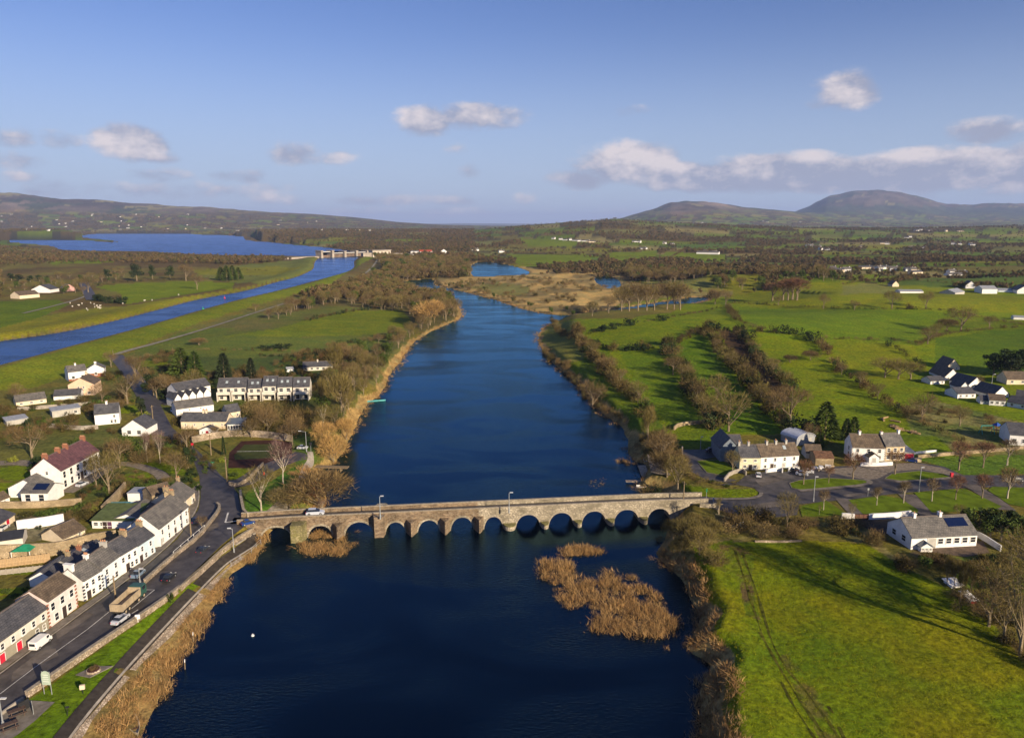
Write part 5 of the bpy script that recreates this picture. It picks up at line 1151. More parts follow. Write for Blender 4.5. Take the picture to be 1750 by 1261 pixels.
# back buildings of the terrace
house('rear_annex', 'dark slate roofed annex with green skylight behind the white terraced house', (93, 1002), (128, 973), 988, 5.5, 1.5, white, sl_dark, sky_=((.75, .5, .9, 1.2),), cat='annex', small=True)
house('rear_annex', 'low dark roofed annex behind the faint blue terraced house', (128, 983), (165, 955), 968, 6.0, 1.3, grey_r, sl_dark, sky_=((.8, .5),), chim=((-.4, 2),), cm=tan_st, cat='annex', small=True)
house('rear_annex', 'low slate roofed rear extension behind the plain white terraced house', (150, 966), (182, 945), 952, 5.0, 1.2, grey_r, sl_dark, cat='annex', small=True, chim=((-.8, 2),), cm=brick)
house('rear_annex', 'lean-to with dark slate roof behind the large white house', (240, 900), (270, 873), 886, 7, 1.2, white, sl_grey, cat='annex', small=True)
house('stone_barn', 'old tan stone outbuilding joined to the cream corner house', (262, 872), (296, 862), 846, 6, 1.6, tan_st, sl_brown, cat='barn', small=True)
house('workshop_shed', 'long white shed with mossy green sloping roof in the yard', (158, 902.5), (227, 903), 889, 9, 1.1, white, tin_g, mono=True, rows=((3, 1.5, 1.1, .9, .02, .5),), doors=((.32, .9, 2.0, darkdoor), (.44, .9, 2.0, mat('purple door', (.12, .05, .10), .6))), cat='shed')
house('glasshouse', 'row of teal and blue sheeted flat roofs behind the green roofed shed', (174, 884), (205, 883), 877, 6.5, .5, white, teal, mono=True, cat='shed', small=True)
house('glasshouse', 'bright blue sheeted flat roof next to the teal one', (206, 883), (236, 882), 877, 6.5, .5, white, bluetarp, mono=True, cat='shed', small=True)
house('flat_store', 'small white flat roofed store by the old yard wall', (219, 858), (252, 858), 843, 4.5, .15, white, tin_grey, mono=True, cat='store', small=True, over=.1)
house('cream_shed', 'cream gabled shed with brown tiled roof in the middle of the yard', (108, 929), (146, 912), 920, 7.6, 2.0, cream, sl_brown, cat='shed', rows=((1, 1.5, 1.0, .8, .6, .9),))
house('yard_shed', 'cream shed with dark roof at the left edge behind the stone yard', (-25, 925), (26, 890), 912, 9, 1.8, cream, sl_dark, cat='shed', doors=((.75, 1.0, 2.1, red_paint),))
house('yard_shed', 'low shed with a nearly black roof at the left edge in front of the yard', (-40, 944), (40, 932), 930, 6, 1.0, pale_r, mat('black roofing', (.03, .032, .04), .7, .2), cat='shed', small=True)
house('tiny_cottage', 'tiny white outhouse with brown roof at the left edge below the lawn', (0, 863), (17, 856), 855, 4, 1.4, white, sl_brown, cat='outhouse', small=True, rows=((1, 1.2, .7, .7),))
# big house with purple roof and its two wings
big = house('country_house', 'large white country house with long purple slate roof and four brick chimneys', (107, 838), (172, 801), 804, 9.5, 3.6, white, sl_purple, rows=((6, 3.8, .9, 1.5), (6, 1.4, .9, 1.6)), doors=((.5, 1.2, 2.3, darkdoor),), chim=((-.97, 4, 1.5), (-.35, 4, 1.5), (.05, 4, 1.5), (.98, 4, 1.5)), cm=brick, gable=((.45, 4.6, .5, .7),))
house('house_wing', 'grey roofed white wing against the gable of the purple roofed house', (72, 850), (103, 832), 834, 10, 2.4, white, sl_grey, cat='wing', sky_=((.7, .5, 1.0, 1.4),), small=True)
house('house_wing', 'white single-storey wing with arched windows and solar panels on its grey roof', (38, 862), (84, 862), 842, 7.5, 1.6, white, sl_grey, cat='wing', rows=((2, 1.6, 1.1, 1.5, .0, 1.0),), sky_=((.62, .55, 3.0, 1.9, 'solar_panel'),), small=True)
# upper left houses
house('detached_house', 'white house with two gables and red brick base nearest the canal', (118, 652), (150, 648), 636, 8, 2.4, white, sl_grey, rows=((2, 1.4, 1.0, 1.1),), chim=((.0, 2),), lowband=(.25, brick))
house('detached_house', 'white gabled block with orange brick porch beside the house nearest the canal', (150, 645), (179, 643), 631, 7, 2.3, white, sl_grey, ridge='y', lowband=(.45, brick), chim=((-.6, 2),), rows=((1, 1.4, .9, 1.0),))
house('detached_house', 'peach rendered gabled house standing above a row of clipped bushes', (118, 677), (162, 675), 658, 11, 3.0, peach, sl_brown, ridge='y', rows=((2, 3.9, .7, .7, .3, .7), (1, 1.3, 1.1, .9, .62, .95)), chim=((.6, 2),))
house('bungalow', 'low white bungalow with dark slate roof in front of the peach house', (92, 684), (138, 681), 677, 7, 2.0, white, sl_dark)
house('bungalow', 'long grey roofed bungalow at the left beside the peach house', (28, 695), (80, 688), 687, 8, 2.1, cream, sl_grey, rows=((3, 1.3, 1.2, .8),))
house('long_shed', 'stone shed with pale blue tin roof and openings', (90, 714), (138, 707), 703, 5.5, .5, grey_r, tin_grey, mono=True, cat='shed', rows=((2, 1.2, 1.0, .9, .3, 1),), small=True)
house('small_shed', 'small pale shed with rusty grey roof at the far left', (12, 728), (48, 722), 720, 5, .6, grey_r, tin_grey, mono=True, cat='shed', small=True)
house('detached_house', 'white two-storey house with dark slate roof west of the lane', (163, 727), (205, 723), 708, 7.5, 3.0, white, sl_dark, rows=((1, 3.7, .8, 1.0, .75, .85), (2, 1.3, .8, 1.1, .6, .9)), chim=((.0, 2),))
house('cottage', 'white gable-fronted cottage with dark windows beside the lane', (209, 745), (251, 745), 732, 9, 3.2, white, sl_dark, ridge='y', rows=((2, 1.3, 1.1, 1.1, .1, .9),), doors=(), cm=white)
# apartment row
for i, (a, b, e, lb, rs) in enumerate([((373, 684), (423, 682.5), 662, 'widest apartment house with two balconies at the left of the apartment row', 3.2), ((425, 684), (448.5, 683), 663, 'second apartment house from the left in the dark roofed row', 3.1), ((450, 683.5), (474, 683), 659, 'middle apartment house of the row with the tallest roof', 3.4),
                                       ((475.5, 684), (500, 683), 661, 'second apartment house from the right with white balconies', 3.4), ((502, 683), (530, 682), 661, 'apartment house with terrace walls at the right end of the row', 3.3)]):
    r = house('apartment_house', lb, a, b, e, 9, rs, pale_r, sl_dark, rows=((2 if i else 4, 4.0, 1.2, 1.2), (2 if i else 4, 1.3, 1.2, 1.6)), sky_=((.3, .5), (.7, .5)), group=None, cat='apartment')
    X = (P(*b) - P(*a)).to_2d().length / 2
    for s in ((-1, 1) if i == 0 else (0,)):
        cx_ = s * X * .5; w_ = X * (.42 if i == 0 else .85)
        bal = MB().box(cx_ - w_, cx_ + w_, -2.4, -.05, 2.4, 2.6).box(cx_ - w_, cx_ + w_, -2.5, -2.402, 2.4, 3.4).box(cx_ - w_ - .2, cx_ - w_ - .002, -2.5, -.05, -.5, 3.4).box(cx_ + w_ + .002, cx_ + w_ + .2, -2.5, -.05, -.5, 3.4)
        bal.build('balcony', pale_r, r)
house('apartment_block', 'white block with brown and slate roofs joining the apartment row to the lane side', (304, 690), (361, 679), 668, 9, 2.6, white, sl_dark, rows=((4, 1.4, 1.0, 1.0),), cat='apartment')
for i in range(5): house('terraced_unit', 'narrow dark roofed unit stepping down behind the white warehouse', (300 + i * 12.5, 697 - i * 2.4), (311 + i * 12.5, 695 - i * 2.4), 682 - i * 2.6, 9, 1.9, white, sl_dark, ridge='y', cat='house unit', group='stepped units by the lane', small=True)
house('warehouse', 'long pale warehouse with grey slate roof beside the lane', (302, 713), (366, 704), 699, 9, 2.2, white, sl_grey, rows=((2, 3.8, .8, .8, .2, .8),), cat='warehouse')
cot = house('long_cottage', 'long cream cottage with red doored porch and conservatory above the stone wall', (310, 733), (388, 733), 719, 6.5, 2.4, cream, sl_dark, rows=((5, 2.9, .8, .8),), chim=((-.12, 2), (.02, 2)), cm=cream)
house('porch', 'small gabled glazed porch with a red door on the long cream cottage', (341, 742), (368, 742), 735, 3.2, 1.2, white, sl_dark, ridge='y', rows=((3, 1.2, .7, .9, .05, .95),), doors=((.5, .8, 1.9, red_paint),), cat='porch', small=True)
house('conservatory', 'glazed white conservatory at the right end of the long cream cottage', (389, 735), (417, 734), 725, 5, 1.0, white, mat('glass roof', (.12, .14, .16), .2, .1, 1, .6), rows=((6, 1.2, .7, 1.4),), mono=True, cat='conservatory', small=True)
house('gabled_block', 'cream gabled block with a roof panel behind the conservatory', (390, 722), (412, 718), 705, 6, 2.4, cream, sl_dark, cat='house', rows=((2, 3.4, .7, .8),), small=True)
house('bungalow', 'shaded grey bungalow among trees above the apartment row', (518, 634), (568, 632), 627, 7, 2.0, pale_r, sl_dark, rows=((5, 1.3, 1.4, 1.1),), chim=((.0, 1),))
house('garden_shed', 'tiny white shed among trees left of the shaded bungalow', (490, 636), (502, 635), 631, 3, .8, white, tin_grey, cat='shed', small=True)
# far side of the canal
house('farmhouse', 'white farmhouse with dark roof beyond the canal at the left', (54, 500.5), (86, 500.5), 495, 14, 4.0, white, sl_dark, ridge='y', small=True)
house('farmhouse', 'cream bungalow in front of the white farmhouse beyond the canal', (34, 511), (68, 508), 505, 12, 3.0, cream, sl_brown, small=True)
house('farmhouse', 'pink house with grey roof beyond the canal', (110, 498), (128, 497), 492, 11, 3.0, mat('pink render', (.60, .33, .30), .9), sl_grey, ridge='y', small=True)
# right village
house('terraced_house', 'pale yellow end house with arched porch in the short row right of the bridge', (1263.5, 803), (1298.6, 803), 780.5, 7.0, 2.9, mat('pale yellow render', (.66, .60, .42), .9, .1), sl_dark, rows=((2, 3.8, .9, .7, .0, 1.), (2, 1.5, 1.0, .9)), doors=((.52, .9, 2.0, darkdoor),), chim=((-.9, 2), (.05, 2)), cm=grey_r)
house('terraced_house', 'long white row house with mottled brown roof right of the pale yellow house', (1299, 803), (1364, 799), 780, 7.0, 2.9, white, sl_brown, rows=((4, 3.8, .8, 1.1), (4, 1.3, .8, 1.0)), doors=((.3, .9, 2.0, darkdoor), (.62, .9, 2.0, grey_r)), chim=((-.5, 2), (.0, 2), (.55, 2)), cm=grey_r, sky_=((.68, .6),))
house('dark_barn', 'dark slate barn with blue-grey gable behind the pale yellow house', (1230, 789), (1262, 789), 765, 12, 3.2, mat('slate blue render', (.17, .20, .24), .9), sl_dark, ridge='y', cat='barn')
house('dark_barn', 'second dark slate barn behind the first one', (1228, 775), (1268, 775), 760, 8, 2.4, mat('slate blue render', (.17, .20, .24), .9), sl_dark, cat='barn')
house('stone_store', 'low stone store with a rusty roof beside the long white row house', (1393, 795), (1424, 796), 782, 7, 1.2, tan_st, mat('rusty roof', (.16, .085, .05), .9, .4, 1.5), cat='shed', small=True)
house('open_shed', 'dark roofed open shed behind the stone store', (1377, 783), (1404, 784), 773, 6, 2.0, pale_r, sl_brown, cat='shed', small=True)
house('detached_house', 'large white two-storey house with brown roof facing the gravel forecourt', (1455, 786), (1511, 788), 763, 8.5, 3.2, white, sl_brown, rows=((3, 3.9, .9, 1.2), (3, 1.4, 1.0, 1.2)), chim=((-.4, 2), (.98, 2)), gable=((.4, 1.5, .9, 1.1), (.4, 3.8, .8, 1.0)), quoin=grey_r)
house('porch', 'white hipped porch with brown roof on the large white house', (1485, 791), (1502, 791), 781, 3.0, 1.2, white, sl_brown, ridge='y', doors=((.5, .9, 1.9, grey_r),), cat='porch', small=True)
house('detached_house', 'sand coloured house with grey roof joined to the large white house', (1511.5, 788), (1544, 787), 762, 8.5, 3.1, sand, sl_grey, rows=((3, 3.9, .9, 1.1), (3, 1.4, 1.0, 1.1)), chim=((.97, 2),), cm=white)
house('garage', 'sand coloured garage with red double door beside the sand coloured house', (1544.5, 787), (1561, 787), 773, 7, .6, sand, tin_grey, mono=True, doors=((.5, 2.4, 2.3, red_paint),), cat='garage', small=True)
house('bungalow', 'white bungalow with long brown roof and solar panels beside the lower green field', (1556, 939), (1668, 933), 918, 10, 3.0, white, sl_grey, rows=((5, 1.5, 1.0, 1.0, .38, 1.0),), chim=((-.62, 1), (.2, 1)), sky_=((.78, .62, 4.2, 2.0, 'solar_panel'),), gable=((.3, 1.5, 1.1, 1.1), (.7, 1.5, 1.1, 1.1)), doors=((.31, 1.7, 2.1, grey_r),))
house('conservatory', 'white glazed conservatory on the front of the bungalow by the green field', (1573, 943), (1593, 943), 934, 3.2, .9, white, mat('glass roof', (.12, .14, .16), .2, .1, 1, .6), rows=((3, 1.4, 1.0, .8),), ridge='y', cat='conservatory', small=True)
# village in the shade on the right edge
for A_, B_, e_, dp, rs, wmm, rmm, rd, lb in [((1614, 650), (1640, 650), 644, 16, 4.0, white, sl_brown, 'y', 'white gabled house with brown roof, topmost of the shaded estate'), ((1590, 657), (1614, 656), 651, 7, 1.6, white, sl_dark, 'x', 'low white house with grey roof at the left of the shaded estate'),
                                             ((1655, 664), (1680, 662), 657, 12, 3.2, white, sl_dark, 'y', 'white gabled house in the middle of the shaded estate'), ((1636, 681), (1667, 680), 673, 9, 2.0, white, sl_dark, 'x', 'white low house with hipped roof in front of the shaded estate'),
                                             ((1697, 681), (1724, 679), 675, 12, 3.6, white, sl_dark, 'y', 'white gabled house with one small window at the right of the shaded estate'), ((1690, 692), (1718, 694), 683, 8, 1.8, white, sl_brown, 'x', 'brown roofed house below the white gable in the shaded estate'),
                                             ((1720, 694), (1775, 704), 686, 8, 2.2, lblue, sl_dark, 'x', 'long bluish white row house at the right edge of the shaded estate'), ((1720, 657), (1775, 657), 648, 9, 3.0, cream, sl_brown, 'x', 'cream house with brown roof beside the dark evergreens'),
                                             ((1618, 632), (1640, 632), 627, 12, 4.0, cream, sl_brown, 'y', 'cream gabled house behind the topmost white one'), ((1668, 672), (1690, 673), 667, 7, 1.8, white, sl_dark, 'x', 'small white flat fronted house squeezed between the gables of the shaded estate'), ((1640, 668), (1656, 668), 662, 9, 2.6, white, sl_dark, 'y', 'narrow white gable left of the middle house of the shaded estate'), ((1735, 683), (1760, 686), 677, 8, 2.2, white, sl_dark, 'x', 'white house behind the long bluish row at the edge of the estate'), ((1675, 690), (1692, 691), 684, 6, 1.6, white, sl_dark, 'x', 'smallest white outhouse at the front of the shaded estate'), ((1724, 760), (1775, 764), 742, 12, 3.0, white, sl_dark, 'x', 'white house with dark roof at the right edge behind the lime trees')]:
    house('detached_house', lb, A_, B_, e_, dp, rs, wmm, rmm, ridge=rd, rows=((2 if rd == 'y' else 3, 1.4, 1.0, 1.0),), small=True)
# curved tin barn
a_ = P(1361, 762); b_ = P(1392, 757); d2 = (b_ - a_).to_2d(); W_ = d2.length; hw = 1.9
rb = empty('tin_barn', (*((a_ + b_) / 2).to_2d(), a_.z), math.atan2(d2.y, d2.x), 'curved pale tin barn behind the white row house', 'barn')
arc = [(-W_ / 2 * math.cos(t), hw + 1.5 * math.sin(t)) for t in [math.pi * k / 12 for k in range(13)]]
MB().prism([(-W_ / 2, -1), (W_ / 2, -1)] + arc[::-1][0:13], 0, 6, 'y').build('wall', tin_grey, rb)
MB().prism([(x * 1.03, (z - hw) * 1.03 + hw + .03) for x, z in arc] + [(x * 1.0, (z - hw) * 1.0 + hw + .02) for x, z in arc[::-1]], -.2, 6.2, 'y').build('roof', mat('pale tin', (.50, .53, .60), .4, .15, 1.5, .5), rb)
MB().box(-W_ * .3, W_ * .3, -.06, -.01, 0, 1.8).build('door', mat('barn door', (.40, .38, .34), .7), rb)

# ------------------------------------------------------------------ far houses
_fh = {}
def far_house_mesh(k):
    if k not in _fh:
        w_, d_, h_, r_ = [(13, 8, 4.5, 3), (17, 8, 3.0, 2.6), (10, 9, 5, 3.2), (24, 9, 3.5, 2.2)][k % 4]; mb = MB()
        mb.prism([(0, -2), (d_, -2), (d_, h_), (d_ / 2, h_ + r_), (0, h_)], -w_ / 2, w_ / 2, 'x', 0)
        mb.prism([(-.4, h_ - .2), (d_ / 2, h_ + r_ + .1), (d_ + .4, h_ - .2), (d_ + .4, h_ + .15), (d_ / 2, h_ + r_ + .45), (-.4, h_ + .15)], -w_ / 2 - .3, w_ / 2 + .3, 'x', 1)
        for i in range(3): mb.box(-w_ * .35 + i * w_ * .3, -w_ * .35 + i * w_ * .3 + 1.3, -.05, .02, 1, 2.3, 2)
        mb.box(w_ * .3, w_ * .3 + .9, d_ / 2 - .4, d_ / 2 + .4, h_ + r_ - .5, h_ + r_ + 1.3, 0)
        _fh[k] = mb.mesh('far house %d' % k, [white if k < 6 else cream, sl_dark if k % 2 else sl_grey, glass])
    return _fh[k]
FAR = [(958,410),(965,411),(975,411),(983,412),(990,413),(998,413),(1004,414),(1012,414.5),(945,409),(1085,414),(1092,415),(1098,426),(1136,417),(1149,418),(1205,432),(1213,433),(1222,434),(1381,421),(1388,421.5),(1397,422.5),(1404,427),(1412,427.5),(1473,424),(1511,417),(1516,418),(1549,407),(1556,406),(1568,395),(1574,394),(1590,395),(1618,396),(1642,396),(1557,425),(1578,424),(1628,418),(1637,418),(1660,419),(1663,419.5),
       (1424,464),(1431,465),(1448,465),(1500,461),(1505,463),(1511,460),(1528,463),(1556,463),(1562,466),(1568,469),(1629,469),(1643,469),(1305,379),(1311,380),(1368,380),(1495,379),(1588,374),(1480,460),(1200,381),(858,431),(856,432),(808,428),(815,429),(700,432),(702,440),(708,431)]
gf = 'white farmhouses scattered over the far fields'
for i, (a, b) in enumerate(FAR):
    p = P(a, b); o = link('farmhouse', far_house_mesh(i % 8), None, (p.x, p.y, p.z + .1), rt.uniform(-.6, .6)); s = .8 if p.y < 2500 else 1.0; o.scale = (s, s, s)
    if a < 1260: tag(o, 'small white or cream farmhouse far off among hedges, beyond the river and the marsh', 'farmhouse', 'farmhouses beyond the marsh')
    else: tag(o, 'small white or cream farmhouse far off in the wide farmland under the mountain', 'farmhouse', 'farmhouses under the mountain')
rf_ = random.Random(5)
for i in range(44):
    a = rf_.choice([rf_.uniform(0, 330), rf_.uniform(60, 640)]); b = 395 - rf_.random() ** 1.3 * (30 if a < 330 else 18); p = P(a, b)
    if p.y > 12000 or float(sdist(lake, np.array([p.x]), np.array([p.y]))[0]) < 20: continue
    o = link('farmhouse', far_house_mesh(i % 8), None, (p.x, p.y, p.z + .1), rf_.uniform(-.5, .5)); o.scale = (.9, .9, .9); tag(o, 'tiny pale farmhouse on the long hillside beyond the lake', 'farmhouse', 'farmhouses on the hillside beyond the lake')
for (A_, B_, e_, dp, rs, m1, m2, rd, lb) in [((1538, 501), (1578, 501), 498, 10, 1.2, white, tin_grey, 'x', 'long low white farm building at the edge of the far green field'), ((1650, 493), (1668, 493), 488, 13, 4, white, sl_dark, 'y', 'white gabled farmhouse above the far sheds'),
                                             ((1678, 502), (1704, 502), 494, 12, 2.5, white, tin_grey, 'x', 'big pale blue-white farm shed at the far right'), ((1706, 499), (1738, 500), 496, 10, 1.5, lblue, tin_grey, 'x', 'long low shed beside the big pale farm shed'), ((1738, 502), (1765, 502), 496, 12, 4, white, sl_grey, 'y', 'white gabled shed at the right edge of the far farmyard'),
                                             ((1632, 503), (1648, 503), 498, 12, 2.5, grey_r, tin_grey, 'x', 'grey tin shed at the left of the far farmyard'), ((1525, 490), (1536, 490), 486, 9, 3, cream, sl_brown, 'y', 'small cream house half hidden by trees above the long low farm building'), ((1732, 546), (1765, 547), 542, 8, 1, white, tin_grey, 'x', 'white trailer-like shed at the right edge above the hedged lane'),
                                             ((1622, 472), (1650, 472), 469, 10, 2, white, sl_grey, 'x', 'white bungalow in the far trees above the farmyard'), ((1190, 434), (1228, 435), 431, 12, 2.5, white, sl_grey, 'x', 'white house with flat wings alone on the far green pasture')]:
    house('farm_building', lb, A_, B_, e_, dp, rs, m1, m2, ridge=rd, cat='farm building', small=True)

# ------------------------------------------------------------------ weir and fish pass beside the lake
pw = P(548, 441); wl_ = Vector(G(548, 441, CANZ)[:2]); wr_ = Vector(G(632, 437.5, CANZ)[:2]); dv = (wr_ - wl_); Lw = dv.length
wr = empty('weir', (wl_.x, wl_.y, CANZ), math.atan2(dv.y, dv.x), 'concrete river weir with five piers and gates between lake and canal', 'weir')
cw_m = mat('weathered concrete', (.36, .31, .26), .9, .25, .12, .2, detail=7); gate_m = mat('weir gate', (.17, .12, .09), .7, .3, .2)
xs = [0, .215, .46, .70, .93]
for i, t in enumerate(xs): MB().box(t * Lw - 2.2, t * Lw + 2.2, -5, 12, -3, 10 if i > 1 else 12).box(t * Lw - 2.8, t * Lw + 2.8, -5.5, 12.5, 10.01 if i > 1 else 12.01, (10 if i > 1 else 12) + 1.5).build('pier', cw_m, wr)
for i in range(4):
    a, b = xs[i] * Lw + 2.21, xs[i + 1] * Lw - 2.21
    MB().box(a, b, 0, 6, 7.0 if i else 10, 8.4 if i else 11.5).build('walkway', mat('pale walkway', (.50, .48, .46), .8), wr); MB().box(a, b, 2, 3, -3, 5.8 if i else 4.5).build('gate', gate_m, wr)
MB().box(-75, -3, 0, 9, -3, 3.2).build('side_wall', cw_m, wr)
a = Vector(G(637, 437, 8)[:2]); b = Vector(G(668, 436, 8)[:2]); pr = empty('power_house', (a.x, a.y, 5), math.atan2((b - a).y, (b - a).x), 'pale concrete powerhouse with tall bays beside the weir', 'powerhouse'); Lp = (b - a).length
MB().box(0, Lp, 0, 14, -2, 11.5).build('wall', mat('pale concrete', (.52, .46, .38), .9, .15, .2), pr); MB().box(-1, Lp + 1, -1, 15, 11.51, 12.8).build('roof', cw_m, pr)
for i in range(5): MB().box(Lp * (i + .3) / 5, Lp * (i + .75) / 5, -.3, .02, 3, 9.5).build('window', gate_m, pr)
MB().box(-18, -.3, 3, 11, -2, 8).build('lower_wing', cw_m, pr)
MB().box(Lp + 2, Lp + 26, 0, 10, -2, 6).build('annex', cw_m, pr)
house('barracks', 'long red roofed building right of the powerhouse', (716, 434), (738, 434), 430, 12, 3, white, mat('red roof', (.42, .07, .04), .8), cat='building', small=True)
house('barracks', 'pale flat building next to the long red roofed one', (702, 436), (715, 436), 430, 12, 1, white, tin_grey, cat='building', small=True)
house('farmhouse', 'white house with twin gables alone right of the red roofed building', (753, 434), (764, 434), 430, 9, 5, white, sl_dark, ridge='y', small=True)
# ------------------------------------------------------------------ walls, fences, kerb walls
def wall(name, label, pts, h_, t_, m, cat='wall', cope=None, **kw):
    o = curbline(name, pts, t_, h_, m, z0=kw.get('z0'), smooth=kw.get('smooth', 1), top_wob=kw.get('wob', .08), base=-.5); tag(o, label, cat)
    if cope: curbline('coping', pts, t_ + .12, h_ + .12, cope, z0=kw.get('z0'), smooth=kw.get('smooth', 1), base=h_ + .005, parent=o)
    return o
wall('stone_wall', 'pale stone wall between the riverside street and the grass strip', [(46,1192),(110,1147),(178,1100),(240,1058),(303,1013),(345,978),(380,945),(402,927),(438,905),(446,899)], .85, .45, wallstone, cope=coping_m)
wall('dividing_wall', 'low stone wall dividing the main street from the upper lane', [(248,997),(297,953),(340,920),(362,892),(374,876),(376,868),(371,864)], .75, .4, wallstone, cope=coping_m)
wall('low_wall', 'low concrete wall with stone top along the left edge of the street by the picnic tables', [(3,1222),(40,1196)], .5, .25, concrete)
wall('stone_wall', 'stone wall with lamp curving round the park beside the junction', [(411,845),(413,862),(418,884),(440,888)], 1.1, .45, wallstone, cope=coping_m)
wall('stone_wall', 'curved stone wall round the tennis court corner', [(392,829),(405,832),(425,822),(440,805),(450,795)], .9, .4, wallstone)
wall('stone_wall', 'long stone wall above the tennis court below the cream cottage', [(328,757),(360,750),(400,745),(450,747),(500,754)], 1.9, .45, wallstone)
wall('garden_wall', 'long stone garden wall below the large country house', [(0,868),(60,868),(110,864),(140,862)], 1.5, .4, tan_st)
wall('yard_wall', 'high stained yard wall above the green gazebo', [(-40,955),(40,952),(105,948),(150,935),(200,926)], 2.6, .4, tan_st)
wall('yard_wall', 'whitewashed ruined wall at the back of the stony yard', [(30,905),(70,900),(110,893)], 2.0, .4, white)
wall('yard_wall', 'tall pale stone wall running up to the white flat roofed store', [(176,882),(200,858),(215,840)], 2.4, .45, tan_st)
wall('garden_wall', 'grey wall behind the white cottage and sheds', [(80,730),(130,735),(168,733)], 1.3, .3, concrete)
wall('garden_wall', 'grey wall running in front of the bungalows at the left', [(30,702),(80,698),(160,692)], 1.2, .3, concrete)
wall('garden_wall', 'pale wall at the top of the lawn behind the row houses', [(1152,735),(1160,728),(1200,724),(1224,722)], 1.2, .35, tan_st)
wall('garden_wall', 'low stone wall along the tarmac drive', [(1166,792),(1166,767)], .9, .35, wallstone)
wall('garden_wall', 'white garden wall in front of the white row house', [(1308,808),(1336,804),(1337,808)], 1.0, .25, white); wall('garden_wall', 'short white garden wall in front of the right half of the row house', [(1347,806),(1366,803)], 1.0, .25, white)
wall('garden_wall', 'grey garden wall in front of the pale yellow house', [(1238,823),(1248,811),(1268,806),(1275,812)], 1.0, .3, concrete)
wall('garden_wall', 'white garden wall with pillars in front of the large white house', [(1470,796),(1490,797),(1525,795)], 1.0, .3, white)
wall('garden_wall', 'sand coloured wall with brown gate beside the garage', [(1562,789),(1574,789)], 1.1, .3, sand)
wall('white_rail_wall', 'long white rail wall behind the garage', [(1562,776),(1600,772)], .6, .25, white)
wall('white_wall', 'white wall left of the brown gate above the bungalow', [(1438,886),(1460,888)], 1.3, .35, white); wall('white_wall', 'long white wall with pillars right of the brown gate above the bungalow', [(1484,888),(1520,886),(1556,882)], 1.3, .35, white)
wall('white_wall', 'white wall running down the right side of the bungalow', [(1670,917),(1692,930),(1710,942)], 1.2, .25, white)
wall('field_wall', 'low pale kerb of stones at the top of the lower green field', [(1290,926),(1330,927),(1370,925)], .35, .3, wallstone)
wall('stone_wall', 'stone wall beyond the trees along the top lawn of the right village', [(1568,783),(1620,778),(1660,775),(1720,770),(1760,766)], .9, .4, tan_st)
wall('approach_wall', 'stone parapet running from the bridge into the right village', [(1196,866),(1215,868),(1224,866)], .9, .4, ashlar, z0=LAND)
wall('quay_wall', 'retaining wall beside the path where it dips under the street wall', [(402,931),(428,916),(446,903)], .2, .4, concrete)
ribbon('quay_stones', [(95,1300),(140,1245),(225,1146),(318,1046),(392,968),(415,952)], 1.0, wallstone, .05, wob=.5)
for k in (1290,): pass
def rail(name, label, pts, h_, m, cat='railing', posts=2.0, bars=(1.0, .55), r=.035, z0=None):
    """railing: posts and rails as parts"""
    wp = resample([P(*p).to_2d() for p in pts], posts); root_ = empty(name, (*wp[0], 0), 0, label, cat)
    for i, p in enumerate(wp):
        z = float(H(p.x, p.y)) if z0 is None else z0; q = p - wp[0]; MB().tube((q.x, q.y, z - .2), (q.x, q.y, z + h_), r * 1.3, n=6).build('post', m, root_)
    for b in bars:
        mb = MB()
        for i in range(len(wp) - 1):
            a, c = wp[i] - wp[0], wp[i + 1] - wp[0]; za = (float(H(*wp[i])) if z0 is None else z0) + h_ * b; zc = (float(H(*wp[i + 1])) if z0 is None else z0) + h_ * b
            mb.tube((a.x, a.y, za), (c.x, c.y, zc), r, n=5)
        mb.build('rail', m, root_)
    return root_
rail('street_railing', 'white metal railing on the street side of the dividing wall', [(350,906),(322,930),(297,952)], 1.15, mat('white metal', (.75, .74, .72), .4, .05), z0=LAND)
rail('quay_railing', 'grey post railing along the sloping path by the bridge', [(395,968),(412,957),(430,945),(446,930)], 1.1, metal_grey)
def board_fence(name, label, a, b, n, h_, m, cat='fence'):
    pa, pb = P(*a), P(*b); d = (pb - pa).to_2d(); L = d.length; r = empty(name, (pa.x, pa.y, min(pa.z, pb.z)), math.atan2(d.y, d.x), label, cat); w_ = L / n
    pm = MB().box(.05, w_ - .05, -.02, .02, .05, h_).mesh('panel', m); po = MB().box(-.07, .07, -.07, .07, -.3, h_ + .1).mesh('post', m)
    for i in range(n): link('panel', pm, r, (i * w_, 0, 0))
    for i in range(n + 1): link('post', po, r, (i * w_, 0, 0))
    return r
board_fence('panel_fence', 'tan timber panel fence in front of the green gazebo', (-12, 972), (86, 960), 9, 1.7, timber)
board_fence('panel_fence', 'grey post and panel fence below the tan timber fence', (-12, 984), (80, 974), 8, 1.0, concrete)
board_fence('timber_gate', 'brown timber gate between the white walls above the bungalow', (1461, 888), (1483, 888), 3, 1.2, mat('brown gate', (.13, .06, .04), .8))
board_fence('field_gate', 'grey metal field gate by the bushes at the bridge end', (1250, 901), (1276, 901), 4, 1.2, metal_grey, 'gate')
wall('stone_pillar_wall', 'mossy wall stub beside the field gate', [(1222,890),(1248,898)], 1.6, .5, ivy_stone)

